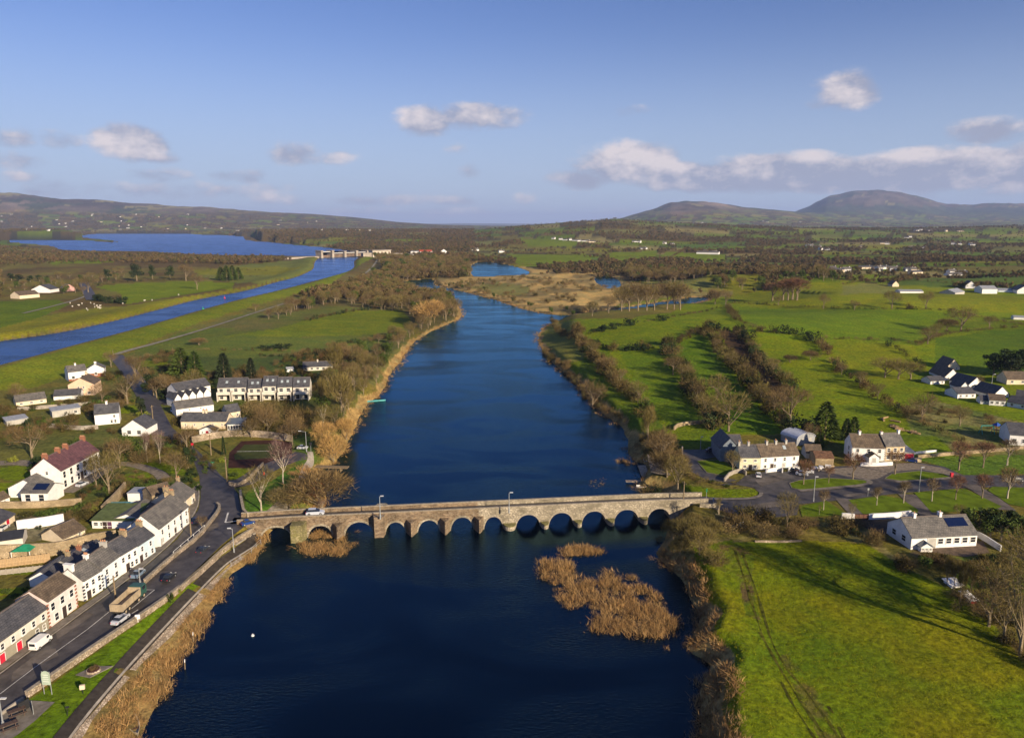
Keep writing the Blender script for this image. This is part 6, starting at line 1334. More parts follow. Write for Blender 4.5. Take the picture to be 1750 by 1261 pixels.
# ------------------------------------------------------------------ lamps, poles, signs
def lamp_post(px, py, top, label, m=metal_grey, arm=1.2, rz=0, z=None, group=None, double=False):
    p = P(px, py) if z is None else Vector(G(px, py, z)); h_ = hgt(p, top); r = empty('street_lamp', (p.x, p.y, p.z - .05), rz, label, 'street lamp', group)
    MB().tube((0, 0, 0), (0, 0, h_), .11, .06, 8).tube((0, 0, 0), (0, 0, .9), .16, .16, 8).build('pole', m, r)
    for s in ((1, -1) if double else (1,)):
        MB().tube((0, 0, h_ - .1), (s * arm, 0, h_ + .15), .045, .04, 6).build('arm', m, r); MB().box(s * arm - .35, s * arm + .35, -.14, .14, h_ + .08, h_ + .22).build('lamp_head', mat('lamp head', (.55, .55, .55), .4), r)
    return r
lamp_post(650, 886, 848, 'tall lamp post on the refuge pier in the left half of the bridge', arm=.5, z=DECK + .9); lamp_post(870, 876, 842, 'tall lamp post in the right half of the bridge', arm=.5, z=DECK + .9)
lamp_post(524, 772, 737, 'tall curved arm lamp post beside the tennis court car park', arm=-1.6); lamp_post(6, 1243, 1194, 'pale lamp post beside the picnic tables', arm=.5); lamp_post(240, 1000, 972, 'lamp post in the dividing wall beside the parked blue car', arm=.4)
lamp_post(1390, 857, 815, 'tall pale post on the near side of the road opposite the white row house', arm=.3); lamp_post(1570, 841, 799, 'tall pale post at the drive mouth among the lime trees', arm=.3); lamp_post(400, 944, 903, 'slim lamp post on the street wall near the bridge', arm=-.6)
lamp_post(1197, 768, 747, 'short pale lamp post on the lawn behind the tarmac drive', arm=.3); lamp_post(1694, 663, 640, 'lamp post in the shaded estate', arm=.7)
def pole(px, py, top, label, z=None, cross=1):
    p = P(px, py) if z is None else Vector(G(px, py, z)); h_ = hgt(p, top); r = empty('utility_pole', (p.x, p.y, p.z - .05), rt.uniform(0, 3), label, 'utility pole')
    MB().tube((0, 0, 0), (0, 0, h_), .16, .11, 8).build('pole', dull_wood, r)
    if cross: MB().box(-.8, .8, -.05, .05, h_ - .5, h_ - .38).build('crossarm', dull_wood, r)
    return r
pole(327, 918, 868, 'wooden pole at the foot of the large white house on the bend'); pole(198, 1025, 983, 'wooden pole on the pavement by the white house with black quoins'); pole(388, 823, 780, 'wooden pole by the curved stone wall at the junction'); pole(361, 778, 742, 'wooden pole beside the grass left of the tennis court')
pole(262, 723, 692, 'wooden pole beside the lane below the apartment row'); pole(1167, 874, 822, 'wooden pole at the right end of the bridge', z=1.5); pole(1228, 886, 858, 'short wooden pole in the bushes at the bridge end'); pole(194, 612, 598, 'wooden pole at the top of the lane by the canal bank'); pole(258, 666, 650, 'wooden pole by the lane behind the peach house', cross=0)
pole(626, 603, 582, 'wooden pole on the left bank wood above the river', cross=0); pole(296, 607, 594, 'wooden pole in the garden above the lane', cross=0)
def sign(px, py, top, label, w_, h_, m, legs=1, z=None, rz=0, name='road_sign', round_top=False):
    p = P(px, py) if z is None else Vector(G(px, py, z)); t = hgt(p, top); r = empty(name, (p.x, p.y, p.z), rz, label, 'sign')
    for s in ((0,) if legs == 1 else (-w_ / 2 + .06, w_ / 2 - .06)): MB().tube((s, .04, -.1), (s, .04, t - .1), .05, n=6).build('post', metal_grey, r)
    if round_top:
        mb = MB(); prof_ = [(-w_ / 2, t - h_), (w_ / 2, t - h_)] + [(w_ / 2 * math.cos(a), t - w_ / 2 + w_ / 2 * math.sin(a)) for a in [math.pi * k / 10 for k in range(11)]]
        mb.prism(prof_, -.06, .02, 'y'); mb.build('panel', m, r)
    else: MB().box(-w_ / 2, w_ / 2, -.05, .0, t - h_, t).build('panel', m, r)
    return r
sb = sign(82, 1186, 1146, 'tall pale green round-topped information board on two legs at the street wall', 1.2, 2.0, mat('pale green board', (.42, .50, .40), .6, .15, 1.5), 2, round_top=True, name='information_board', rz=-.1)
t_ = hgt(P(82, 1186), 1146)
for i in range(4): MB().box(-.42, .42, -.075, -.062, t_ - .62 - i * .32, t_ - .50 - i * .32).build('text_panel', mat('board print', (.62, .66, .58), .6), sb)
sign(329, 765, 757, 'round red and white road sign at the lane corner', .7, .7, red_paint); sign(364, 800, 789, 'small green signpost at the lane', .9, .25, mat('green sign', (.02, .16, .08), .5))
sign(1207, 852, 835, 'green sign post on the lawn beside the bridge end', .3, .8, mat('green sign', (.02, .16, .08), .5)); sign(1219, 861, 850, 'dark blue signal box on a post at the bridge end', .35, .9, mat('blue box', (.03, .05, .12), .5)); sign(1230, 864, 851, 'second dark blue signal on a post beside the first', .35, .9, mat('blue box', (.03, .05, .12), .5))
sign(1483, 848, 834, 'pale post with small sign on the lawn corner below the forecourt', .4, .5, metal_grey); sign(452, 818, 806, 'red and white marker post on the curved stone wall', .3, .8, mat('red marker', (.6, .06, .04), .5)); sign(532, 782, 756, 'dark notice board on a post in the park', .7, .8, black_m, z=LAND)
def picnic(px, py, label, rz):
    p = P(px, py); r = empty('picnic_table', (p.x, p.y, p.z + .08), rz, label, 'picnic table')
    m = mat('picnic wood', (.10, .065, .05), .8, .3, 3)
    MB().box(-.95, .95, -.38, .38, .72, .78).build('table_top', m, r)
    for s in (-1, 1): MB().box(-.95, .95, s * .75 - .13, s * .75 + .13, .42, .47).build('bench_seat', m, r)
    for s in (-.65, .65): MB().prism([(-.8, 0), (-.68, 0), (-.25, .715), (-.37, .715)], s - .04, s + .04, 'x').prism([(.8, 0), (.68, 0), (.25, .715), (.37, .715)], s - .04, s + .04, 'x').box(s - .035, s + .035, -.85, .85, .36, .418).build('leg_frame', m, r)
picnic(30, 1222, 'brown picnic table nearest the information boards', .75); picnic(16, 1246, 'brown picnic table nearest the pale lamp post', .75)
sign(42, 1214, 1197, 'black square notice board behind the picnic tables', 1.3, 1.3, black_m, 2, rz=1.0, name='notice_board'); sign(56, 1217, 1200, 'black notice board facing the river beside the other one', 1.3, 1.2, black_m, 2, rz=-.9, name='notice_board')
# brown metal flower bed on its paved diamond
p = P(160, 1147); fb = empty('flower_bed', (p.x, p.y, p.z), .4, 'round dark flower bed on a small paved diamond in the grass strip', 'flower bed')
MB().prism([(-2.2, 0), (-.3, -1.5), (2.4, .3), (-.2, 1.3)], 0, .10, 'z').build('paving', paving, fb); MB().tube((0, 0, .1), (0, 0, .35), .95, .95, 14).build('rim', wallstone, fb); MB().tube((0, 0, .352), (0, 0, .42), .8, .7, 14).build('soil', mat('flower bed soil', (.06, .02, .02), .95), fb)
for k in range(12): a = k * 2.4; link('plant', BU['brown'][k % 2], fb, (.5 * math.cos(a) * (k % 3) / 2, .5 * math.sin(a) * (k % 3) / 2, .35), a, .14)
p = P(236, 1063); b_ = empty('life_ring_stand', (p.x, p.y, p.z), .3, 'small white life ring holder on the grass strip by the street wall', 'life ring'); MB().tube((0, 0, 0), (0, 0, .9), .05, n=6).build('post', white, b_); MB().box(-.35, .35, -.12, .12, .6, 1.3).build('case', white, b_)
p = P(142, 1185); b_ = empty('life_ring_stand', (p.x, p.y, p.z), .3, 'yellowish white bird box or lifebuoy post low on the grass strip', 'life ring'); MB().tube((0, 0, 0), (0, 0, 1.0), .05, n=6).build('post', black_m, b_); MB().box(-.3, .3, -.15, .15, .7, 1.3).build('case', cream, b_)
p = P(115, 1222); b_ = empty('path_light', (p.x, p.y, p.z), .3, 'thin black post leaning on the grass strip near the picnic place', 'post'); MB().tube((0, 0, 0), (.1, 0, 1.1), .05, n=6).build('post', black_m, b_); MB().box(-.1, .3, -.1, .1, 1.08, 1.25).build('cap', black_m, b_)
def stake(px, py, top, label, m=dull_wood, r_=.09):
    q = G(px, py, 0); h_ = hgt(Vector(q), top); o = MB().tube((0, 0, -1), (.06, 0, h_ * .7), r_, r_ * .8, 7).tube((.06, 0, h_ * .7), (.1, 0, h_), r_ * .8, r_ * .7, 7, 1).build('mooring_stake', [m, white]); o.location = (q[0], q[1], 0); return tag(o, label, 'stake')
stake(316, 1143, 1126, 'pale stake standing in the near water off the reed bank'); stake(330, 1096, 1080, 'grey stake at the edge of the reed bank')
q = G(432, 1086, 0); o = MB().tube((0, 0, -.2), (0, 0, .18), .3, .22, 10).tube((0, 0, .18), (0, 0, .4), .05, .05, 6).build('buoy', white); o.location = q; tag(o, 'small white buoy floating in the near dark water', 'buoy')
for (a, b, m, lb) in ((103, 560, white, 'small white buoy near the far bank of the canal'), (347, 528.5, mat('green buoy', (.02, .3, .15), .5), 'green marker buoy in the canal'), (384, 510, red_paint, 'red marker buoy in the canal near the far bank')):
    q = G(a, b, CANZ); o = MB().tube((0, 0, -.5), (0, 0, .5), .9, .7, 10).tube((0, 0, .5), (0, 0, 2.0), .3, .1, 8).build('buoy', m); o.location = q; tag(o, lb, 'buoy')

# ------------------------------------------------------------------ boats and jetties
def boat(loc, rz, Lb, wb, m, label, inner=None, name='rowing_boat'):
    n = 12; V = []; V2 = []
    for i in range(n + 1):
        t = i / n; hw_ = wb / 2 * (math.sin(math.pi * min(1, t * .75 + .25)) ** .7 if t < 1 else 0.02); hw_ = max(.03, hw_); x = -Lb / 2 + Lb * t; sh = .45 + .18 * (2 * t - 1) ** 2
        V += [(x, -hw_, sh), (x, -hw_ * .7, .12), (x, 0, .02 + .1 * t ** 4), (x, hw_ * .7, .12), (x, hw_, sh), (x, hw_ * .86, sh), (x, hw_ * .6, .2), (x, -hw_ * .6, .2), (x, -hw_ * .86, sh)]
    Fq = [(i * 9 + k, (i + 1) * 9 + k, (i + 1) * 9 + (k + 1) % 9, i * 9 + (k + 1) % 9) for i in range(n) for k in range(9)] + [tuple(range(9)), tuple(range(n * 9, n * 9 + 9))[::-1]]
    r = empty(name, loc, rz, label, 'boat'); MB().add(V, Fq).build('hull', m, r)
    for t in (-.2, .15): MB().box(t * Lb - .13, t * Lb + .13, -wb * .40, wb * .40, .30, .345).build('seat', inner or dull_wood, r)
    return r
boat(G(229, 1243, .0), -.9, 4.6, 1.5, mat('boat paint', (.55, .45, .30), .6), 'open rowing boat with pale rim moored in the reeds at the bottom left', mat('boat inside', (.10, .05, .03), .8))
boat(G(643, 686.5, .0), .35, 7, 1.7, mat('turquoise hull', (.10, .38, .38), .5), 'turquoise rowing boat on the left shore')
boat(G(1113, 788, .2), .3, 4.5, 1.5, white, 'white boat pulled up beside the slipway on the right shore'); boat(G(1100, 833, 0), .1, 3.5, 1.3, white, 'small white boat below the jetty near the bridge')
p1_ = P(900, 820); jt = empty('jetty', G(1100, 806, 0), 0, 'flat tan floating jetty at the slipway on the right shore', 'jetty'); o0 = Vector(G(1100, 806, 0)); cs = [Vector(G(a, b, .5)) - o0 for a, b in ((1090, 795), (1103, 794.5), (1112, 815), (1097, 815))]
MB().add([(c.x, c.y, .3) for c in cs] + [(c.x, c.y, .5) for c in cs], [(0, 1, 2, 3), (4, 5, 6, 7), (0, 1, 5, 4), (1, 2, 6, 5), (2, 3, 7, 6), (3, 0, 4, 7)]).build('deck', mat('jetty boards', (.50, .38, .27), .85, .2, 1.5), jt)
for c in cs: MB().tube((c.x, c.y, -1), (c.x, c.y, .9), .1, n=6).build('pile', dull_wood, jt)
j2 = MB().box(-2.8, 2.8, -.5, .5, .2, .45).build('jetty', mat('jetty boards', (.5, .38, .27), .85)); j2.location = G(1088, 824, .2); tag(j2, 'small tan landing stage just above the bridge on the right shore', 'jetty')
j3 = MB().box(-1, 8, -.9, .9, .9, 1.1).box(0, .2, -.8, .8, -1, .9).box(6, 6.2, -.8, .8, -1, .9).build('landing_stage', dull_wood); j3.location = G(546, 803, 0); j3.rotation_euler[2] = -.1; tag(j3, 'dark landing stage at the left park shore', 'jetty')
# ------------------------------------------------------------------ cars
_cm = {}
def car_meshes(key, paint_c, L=4.3, w_=1.75, h_=1.45, kind='car'):
    if key in _cm: return _cm[key]
    pm = mat('car paint ' + key, paint_c, .28, .04, 1, .6); t = h_; X = L / 2
    lo = [(-X, .35), (-X + .05, .72), (-X + .35, .92), (X * .38, .95), (X * .82, .80), (X, .62), (X, .32), (X - .15, .22), (-X + .15, .22)]
    body_ = MB()
    def loft(prof_, insets):
        n = len(prof_); V = []; Fq = []
        for (yy, sc_) in insets:
            for (a, b) in prof_: V.append((a * sc_, yy, b))
        for j in range(len(insets) - 1): Fq += [(j * n + i, j * n + (i + 1) % n, (j + 1) * n + (i + 1) % n, (j + 1) * n + i) for i in range(n)]
        Fq += [tuple(range(n))[::-1], tuple(range((len(insets) - 1) * n, len(insets) * n))]; return V, Fq
    if kind == 'van':
        lo = [(-X, .35), (-X, h_ - .1), (-X + .1, h_), (X * .42, h_), (X * .62, h_ - .12), (X * .80, 1.15), (X * .98, .95), (X, .35)]
        body_.add(*loft(lo, [(-w_ / 2, .97), (-w_ / 2 + .12, 1), (w_ / 2 - .12, 1), (w_ / 2, .97)]))
        gl = MB().add([(X * .66, -w_ / 2 + .15, h_ - .2), (X * .66, w_ / 2 - .15, h_ - .2), (X * .83, w_ / 2 - .12, 1.18), (X * .83, -w_ / 2 + .12, 1.18), (X * .60, -w_ / 2 + .15, h_ - .24), (X * .60, w_ / 2 - .15, h_ - .24), (X * .7, w_ / 2 - .12, 1.1), (X * .7, -w_ / 2 + .12, 1.1)], [(0, 1, 2, 3), (4, 5, 6, 7), (0, 1, 5, 4), (2, 3, 7, 6), (0, 3, 7, 4), (1, 2, 6, 5)])
        gl.box(X * .30, X * .60, -w_ / 2 - .015, w_ / 2 + .015, 1.15, h_ - .25); gl.box(-X - .015, -X + .05, -w_ * .34, w_ * .34, 1.1, h_ - .3)
    else:
        body_.add(*loft(lo, [(-w_ / 2, .965), (-w_ / 2 + .16, 1), (w_ / 2 - .16, 1), (w_ / 2, .965)]))
        e = .90 if kind == 'estate' else .62
        rf_p = [(-X * e - .0, .90), (-X * (e - .16), h_ - .02), (X * .05, h_), (X * .12, h_ - .02), (X * .48, .92)]
        body_.add(*loft([(a, b) for a, b in [(-X * (e - .15), h_ - .055), (-X * (e - .2), h_), (X * .06, h_), (X * .10, h_ - .05)]], [(-w_ / 2 + .26, .98), (-w_ / 2 + .34, 1), (w_ / 2 - .34, 1), (w_ / 2 - .26, .98)]))
        gl = MB(); a0 = [(-X * e, -w_ / 2 + .06, .91), (X * .50, -w_ / 2 + .06, .93), (X * .50, w_ / 2 - .06, .93), (-X * e, w_ / 2 - .06, .91)]; a1 = [(-X * (e - .15), -w_ / 2 + .27, h_ - .03), (X * .10, -w_ / 2 + .27, h_ - .03), (X * .10, w_ / 2 - .27, h_ - .03), (-X * (e - .15), w_ / 2 - .27, h_ - .03)]
        gl.add(a0 + a1, [(0, 1, 5, 4), (1, 2, 6, 5), (2, 3, 7, 6), (3, 0, 4, 7), (0, 3, 2, 1), (4, 5, 6, 7)])
    wh = MB().tube((0, -.10, 0), (0, .10, 0), .33, n=14).mesh('tyre', mat('tyre', (.02, .02, .02), .9)); rim = MB().tube((0, -.11, 0), (0, .11, 0), .19, n=10).mesh('rim', metal_grey)
    hl = MB().box(-.04, .04, -.2, .2, -.08, .08).mesh('headlight', mat('headlight', (.6, .6, .58), .2)); tl = MB().box(-.03, .03, -.10, .10, -.07, .07).mesh('tail_light', red_paint)
    _cm[key] = (body_.mesh('body', pm, False), gl.mesh('glasshouse', glass), wh, rim, hl, tl, L, w_); return _cm[key]
def car(key, col, px, py, toward, label, z=None, kind='car', L=4.3, w_=1.75, h_=1.45, name='parked_car', cat='car', loc=None):
    b, g, wh, rim, hl, tl, L, w_ = car_meshes(key, col, L, w_, h_, kind); p = (P(px, py) if z is None else Vector(G(px, py, z))) if loc is None else Vector(loc)
    q = P(*toward) if z is None else Vector(G(*toward, z)); d = (q - p); r = empty(name, (p.x, p.y, p.z + .06), math.atan2(d.y, d.x), label, cat)
    r.scale = (.70, .72, .74); link('body', b, r); link('glasshouse', g, r)
    for sx in (-.62, .62):
        for sy in (-1, 1): t = link('tyre', wh, r, (sx * L / 2, sy * (w_ / 2 - .08), .33)); link('rim', rim, t)
    for sy in (-1, 1): link('headlight', hl, r, (L / 2 - .06, sy * w_ * .33, .66)); link('tail_light', tl, r, (-L / 2 + .01, sy * w_ * .4, .78))
    return r
silver = (.46, .48, .52); black_c = (.015, .016, .02)
van = car('van', (.74, .73, .70), 70, 1103, (92, 1086), 'white panel van parked by the red door of the olive house', kind='van', L=4.7, w_=1.85, h_=1.95, name='delivery_van', cat='van')
car('silver saloon', silver, 206, 1062, (224, 1048), 'silver car driving beside the stone street wall behind the truck', L=4.5)
car('black saloon', black_c, 289, 990, (302, 980), 'black car on the main street ahead of the truck', L=4.5); car('dark hatch', (.03, .035, .04), 347, 943, (360, 932), 'dark car farther up the main street near the bridge', L=4.3)
car('steel blue hatch', (.16, .22, .30), 236, 984, (250, 972), 'steel blue car parked by the sky blue terraced house', L=4.2, h_=1.55); car('navy hatch', (.01, .04, .18), 424, 896, (440, 892), 'dark blue car turning onto the bridge', z=LAND, L=4.2)
bl = on_bridge(bx(536, 884, DECK + .6), 2.9); c_ = car('silver estate', (.50, .53, .60), 533, 888, (620, 884), 'silver car crossing the left end of the bridge', z=DECK, L=4.6, kind='estate'); c_.location = bl; c_.scale = (.84, .84, .95); c_.rotation_euler = (0, 0, ang_b)
car('dark suv', (.02, .025, .05), 334, 893, (337, 880), 'small dark blue car with white roof parked by the large white house', L=3.9, h_=1.6); car('blue compact', (.20, .26, .33), 151, 923, (168, 913), 'blue grey car parked beside the cream shed in the yard', L=4.2)
car('silver hatch', silver, 140, 830, (175, 815), 'silver blue car on the gravel before the purple roofed house', L=4.2); car('white hatch', (.6, .6, .6), 5, 905, (20, 895), 'white car at the left edge of the stony yard', L=4.2)
car('grey van', (.55, .57, .60), 1296, 814, (1294, 790), 'light grey car parked facing the row houses', kind='estate', L=4.3); car('black hatch', black_c, 1358, 806, (1380, 809), 'black car parked in front of the right half of the white row house', L=4.3)
car('white hatch', (.6, .6, .6), 1370, 812, (1392, 814), 'white car parked left of the scrap pile on the forecourt', L=4.2); car('white estate', (.6, .6, .6), 1380, 808, (1400, 810), 'second white car close behind the first on the forecourt', kind='estate', L=4.2)
car('navy hatch', (.01, .03, .12), 1557, 789, (1540, 787), 'dark blue car parked by the red garage door', L=4.0); car('silver hatch', silver, 517, 767, (528, 767), 'silver car in the shaded car park by the tennis court', L=4.2); car('dark suv', (.02, .025, .05), 1214, 772, (1235, 771), 'dark car at the end of the tarmac drive', L=4.3)
car('dark hatch', (.03, .035, .04), 1738, 822, (1770, 822), 'dark car on the road at the right edge', L=4.3); car('white hatch', (.6, .6, .6), 1694, 679, (1705, 683), 'white car parked among the shaded estate houses', L=4.2); car('white hatch', (.6, .6, .6), 295, 703, (297, 712), 'white car in shade beside the pale warehouse', L=4.2)
# tipper truck
p = P(222, 1034); q = P(246, 1012); d = q - p; tr = empty('tipper_truck', (p.x, p.y, p.z + .05), math.atan2(d.y, d.x), 'dusty tan tipper truck with an empty body and green cab on the main street', 'truck')
tr.scale = (.84, .84, .84); tanp = mat('dusty tan paint', (.38, .30, .20), .8, .2, 1.2); cabm = mat('green cab', (.03, .09, .07), .4, .1, 1, .5); chas = mat('chassis', (.05, .045, .04), .8)
MB().box(-4.2, 3.9, -.5, .5, .7, 1.0).build('chassis', chas, tr)
bd = MB().box(-4.3, 1.9, -1.2, 1.2, 1.05, 1.2).box(-4.3, 1.9, -1.25, -1.12, 1.2, 2.5).box(-4.3, 1.9, 1.12, 1.25, 1.2, 2.5).box(-4.42, -4.302, -1.25, 1.25, 1.05, 2.5).box(1.902, 2.02, -1.25, 1.25, 1.2, 2.75)
tb = bd.build('tipper_body', tanp, tr)
for i in range(8): MB().box(-4.3 + i * .82, -4.2 + i * .82, -1.32, -1.252, 1.1, 2.5).build('rib', tanp, tb)
for i in range(5): MB().box(-4.47, -4.422, -1.0 + i * .45, -.9 + i * .45, 1.1, 2.45).build('rib', tanp, tb)
cb = MB().prism([(2.2, .7), (4.1, .7), (4.15, 1.6), (3.9, 2.75), (2.2, 2.8)], -1.2, 1.2, 'y').build('cab', cabm, tr); MB().box(3.98, 4.12, -1.05, 1.05, 1.75, 2.55).build('windscreen', glass, cb)
for s in (-1, 1): MB().box(2.7, 3.7, s * 1.21 - .01, s * 1.21 + .01, 1.75, 2.5).build('side_window', glass, cb)
wh = MB().tube((0, -.16, 0), (0, .16, 0), .5, n=16).mesh('truck tyre', MATS['tyre']); rm_ = MB().tube((0, -.17, 0), (0, .17, 0), .28, n=10).mesh('truck rim', tanp)
for x in (-3.3, -2.1, 1.2, 3.1):
    for s in (-1, 1): t = link('tyre', wh, tr, (x, s * 1.05, .5)); link('rim', rm_, t)
# green gazebo, playground, timber logs, sheep
p = P(45, 946 + 8); gz = empty('garden_gazebo', (p.x, p.y, p.z), .1, 'green topped garden gazebo behind the tan panel fence', 'gazebo'); gg = mat('green canopy', (.02, .26, .13), .7)
MB().add([(-1.7, -1.7, 2.1), (1.7, -1.7, 2.1), (1.7, 1.7, 2.1), (-1.7, 1.7, 2.1), (0, 0, 2.9)], [(0, 1, 4), (1, 2, 4), (2, 3, 4), (3, 0, 4), (0, 3, 2, 1)]).build('canopy', gg, gz)
for sx in (-1.6, 1.6):
    for sy in (-1.6, 1.6): MB().tube((sx, sy, 0), (sx, sy, 2.1), .06, n=6).build('leg', white, gz)
p = P(1686, 741); pg = empty('swing_frame', (p.x, p.y, p.z), 0, 'turquoise swing frame on the rough green', 'swing'); tq = mat('turquoise metal', (.02, .35, .33), .5)
for sx in (-1.8, 1.8): MB().tube((sx, -.9, 0), (sx, 0, 2.5), .08, n=6).tube((sx, .9, 0), (sx, 0, 2.5), .08, n=6).build('leg', tq, pg)
MB().tube((-1.8, 0, 2.5), (1.8, 0, 2.5), .08, n=6).build('top_bar', tq, pg)
p = P(1702, 741); pg = empty('climbing_frame', (p.x, p.y, p.z), .2, 'multicoloured climbing tower with pink slide beside the swing frame', 'playground tower')
for sx in (-.8, .8):
    for sy in (-.8, .8): MB().tube((sx, sy, 0), (sx, sy, 2.6), .08, n=6).build('leg', mat('orange paint', (.6, .22, .03), .5), pg)
MB().box(-.9, .9, -.9, .9, 1.2, 1.32).build('platform', dull_wood, pg); MB().add([(-1, -1, 2.6), (1, -1, 2.6), (1, 1, 2.6), (-1, 1, 2.6), (0, 0, 3.5)], [(0, 1, 4), (1, 2, 4), (2, 3, 4), (3, 0, 4), (0, 3, 2, 1)]).build('roof', mat('blue paint', (.03, .09, .35), .5), pg)
MB().add([(.9, -.4, 1.3), (.9, .4, 1.3), (3.2, .4, .15), (3.2, -.4, .15), (.9, -.4, 1.2), (.9, .4, 1.2), (3.2, .4, .05), (3.2, -.4, .05)], [(0, 1, 2, 3), (4, 5, 6, 7), (0, 3, 7, 4), (1, 2, 6, 5), (0, 1, 5, 4), (2, 3, 7, 6)]).build('slide', mat('pink slide', (.6, .2, .28), .4), pg)
logm = mat('cut log', (.34, .23, .12), .9, .25, 3)
lgm = [MB().tube((-1.3, 0, .25), (1.3, 0, .3), .28, .22, 8).mesh('log', logm), MB().tube((-.6, 0, .3), (.6, 0, .3), .32, .3, 8).mesh('log', logm)]
for i in range(26):
    t = rt.random(); p = P(1524 + 44 * t + rt.uniform(-3, 3), 729 + 13 * t + rt.uniform(-2, 2)); tag(link('log', lgm[i % 2], None, (p.x, p.y, p.z), rt.uniform(0, 3), rt.uniform(.6, 1.1)), 'cut tan log in the scatter of logs on the green slope above the white house', 'log', 'logs on the green slope')
for a, b in ((1508, 718), (1513, 715), (1530, 721)): p = P(a, b); tag(link('log', lgm[0], None, (p.x, p.y, p.z), rt.uniform(0, 3), 1.1), 'large tan trunk section lying alone above the scatter of logs', 'log', 'trunk sections above the log scatter')
sm = MB(); wool = mat('sheep wool', (.62, .57, .48), .95)
def sheep_mesh():
    bm = bmesh.new(); bmesh.ops.create_icosphere(bm, subdivisions=2, radius=1); bmesh.ops.scale(bm, vec=(.62, .34, .33), verts=bm.verts); bmesh.ops.translate(bm, vec=(0, 0, .68), verts=bm.verts)
    g = bmesh.ops.create_icosphere(bm, subdivisions=1, radius=1)['verts']; bmesh.ops.scale(bm, vec=(.2, .12, .15), verts=g); bmesh.ops.translate(bm, vec=(.75, 0, .82), verts=g)
    g = bmesh.ops.create_cone(bm, cap_ends=True, segments=6, radius1=.13, radius2=.1, depth=.3)['verts']; bmesh.ops.rotate(bm, verts=g, matrix=Matrix.Rotation(1.2, 3, 'Y')); bmesh.ops.translate(bm, vec=(.6, 0, .76), verts=g)
    for sx in (-.35, .35):
        for sy in (-.15, .15): g = bmesh.ops.create_cone(bm, cap_ends=True, segments=5, radius1=.045, radius2=.06, depth=.5)['verts']; bmesh.ops.translate(bm, vec=(sx, sy, .25), verts=g)
    me_ = bpy.data.meshes.new('sheep'); bm.to_mesh(me_); bm.free(); me_.materials.append(wool); return me_
shm = sheep_mesh()
for a, b in ((120,519),(124,525),(140,520),(148,529),(155,519),(161,521),(166,524),(168,527),(171,524),(171,528),(150,531),(210,520),(247,515),(260,514),(305,505),(135,523),(162,526)):
    p = P(a, b); tag(link('sheep', shm, None, (p.x, p.y, p.z), rt.uniform(0, 6), 1.25), 'white sheep grazing on the far bank of the canal', 'sheep', 'sheep grazing beyond the canal')
p = P(1626, 815); hm = link('litter_bin', MB().box(-.3, .3, -.3, .3, 0, 1.0).box(-.34, .34, -.34, .34, 1.002, 1.1).mesh('bin', red_paint), None, p); tag(hm, 'red box at the end of the long grass island by the road', 'bin')
scrap = [MB().box(-.7, .7, -.5, .5, 0, .7).mesh('crate', white), MB().box(-.5, .5, -.4, .4, 0, .5).mesh('crate', tanp)]
for i, (a, b) in enumerate(((1392, 802), (1398, 804), (1403, 801), (1410, 803), (1415, 799), (1421, 798))): p = P(a, b); tag(link('crate', scrap[i % 2], None, (p.x, p.y, p.z), i * .7), 'pale or tan crate in the clutter in front of the stone store', 'crate', 'clutter in front of the stone store')
p = P(1626, 1010); o = house('hen_house', 'white and red hutch under the bare trees beside the lower field', (1658, 1031), (1669, 1030), 1026, 3, .4, white, white, mono=True, cat='hutch', doors=((.5, 1.0, .9, red_paint),), small=True)
house('hen_house', 'low white hut half hidden by bare trees beside the lower field', (1626, 1005), (1644, 1003), 1001, 2.5, .3, white, white, mono=True, cat='hutch', small=True)

# ------------------------------------------------------------------ single trees and bushes
T = tree
T('birch', 447, 877, 798, 'white trunked bare tree alone on the park grass beside the junction', wide=1.25, variant=1); T('birch', 484, 826, 750, 'white trunked tree with purple twigs in the middle of the park', wide=1.1, variant=0)
T('bare', 55, 783, 722, 'wide spreading bare tree on the rough field above the country house', wide=1.15, variant=0); T('olive', 187, 842, 770, 'bare tree in front of the country house drive'); T('olive', 165, 832, 778, 'bare tree half hiding the front of the country house', wide=.8)
T('birch', 252, 790, 738, 'slim pale trunked tree on the lawn edge below the white cottage', wide=.6); T('birch', 274, 791, 735, 'taller pale trunked tree right beside the slim one below the cottage', wide=.7); T('ivied', 240, 788, 745, 'dark ivied tree behind the slim pale trunked trees'); T('bare', 205, 800, 748, 'bare brown tree behind the end of the country house')
T('ivied', 222, 782, 740, 'green ivied tree left of the slim pale trunked trees'); T('evergreen', 322, 800, 762, 'dark round evergreen at the lane corner'); T('bare', 302, 822, 772, 'brown bare tree beside the lane corner')
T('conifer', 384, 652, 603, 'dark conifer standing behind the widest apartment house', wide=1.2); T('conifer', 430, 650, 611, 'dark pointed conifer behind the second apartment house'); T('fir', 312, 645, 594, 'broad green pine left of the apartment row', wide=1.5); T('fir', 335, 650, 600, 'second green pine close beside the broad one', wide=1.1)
T('poplar', 585, 728, 640, 'tall bare tree on the left bank with upswept pale branches', wide=1.25); T('poplar', 552, 700, 648, 'bare upswept tree behind the apartment end house'); T('poplar', 575, 655, 590, 'tall bare tree beside the shaded bungalow', wide=1.1)
T('fir', 578, 722, 697, 'small bright green conifer on the left bank', wide=1.1); T('willow', 570, 791, 744, 'round golden willow at the water edge of the park', wide=.95); T('willow', 553, 765, 722, 'brownish golden willow behind the round one', wide=.9); T('willow', 592, 752, 715, 'golden willow leaning over the water above the round one', wide=.9)
T('birch', 553, 736, 690, 'pale stemmed tree in the dark scrub left of the bright conifer', variant=1); T('bare', 500, 760, 715, 'bare brown tree at the edge of the scrub above the tennis court', wide=1.2); T('bare', 458, 742, 700, 'bare brown tree at the right of the conservatory', wide=1.2); T('bare', 430, 748, 716, 'low brown tree beside the conservatory')
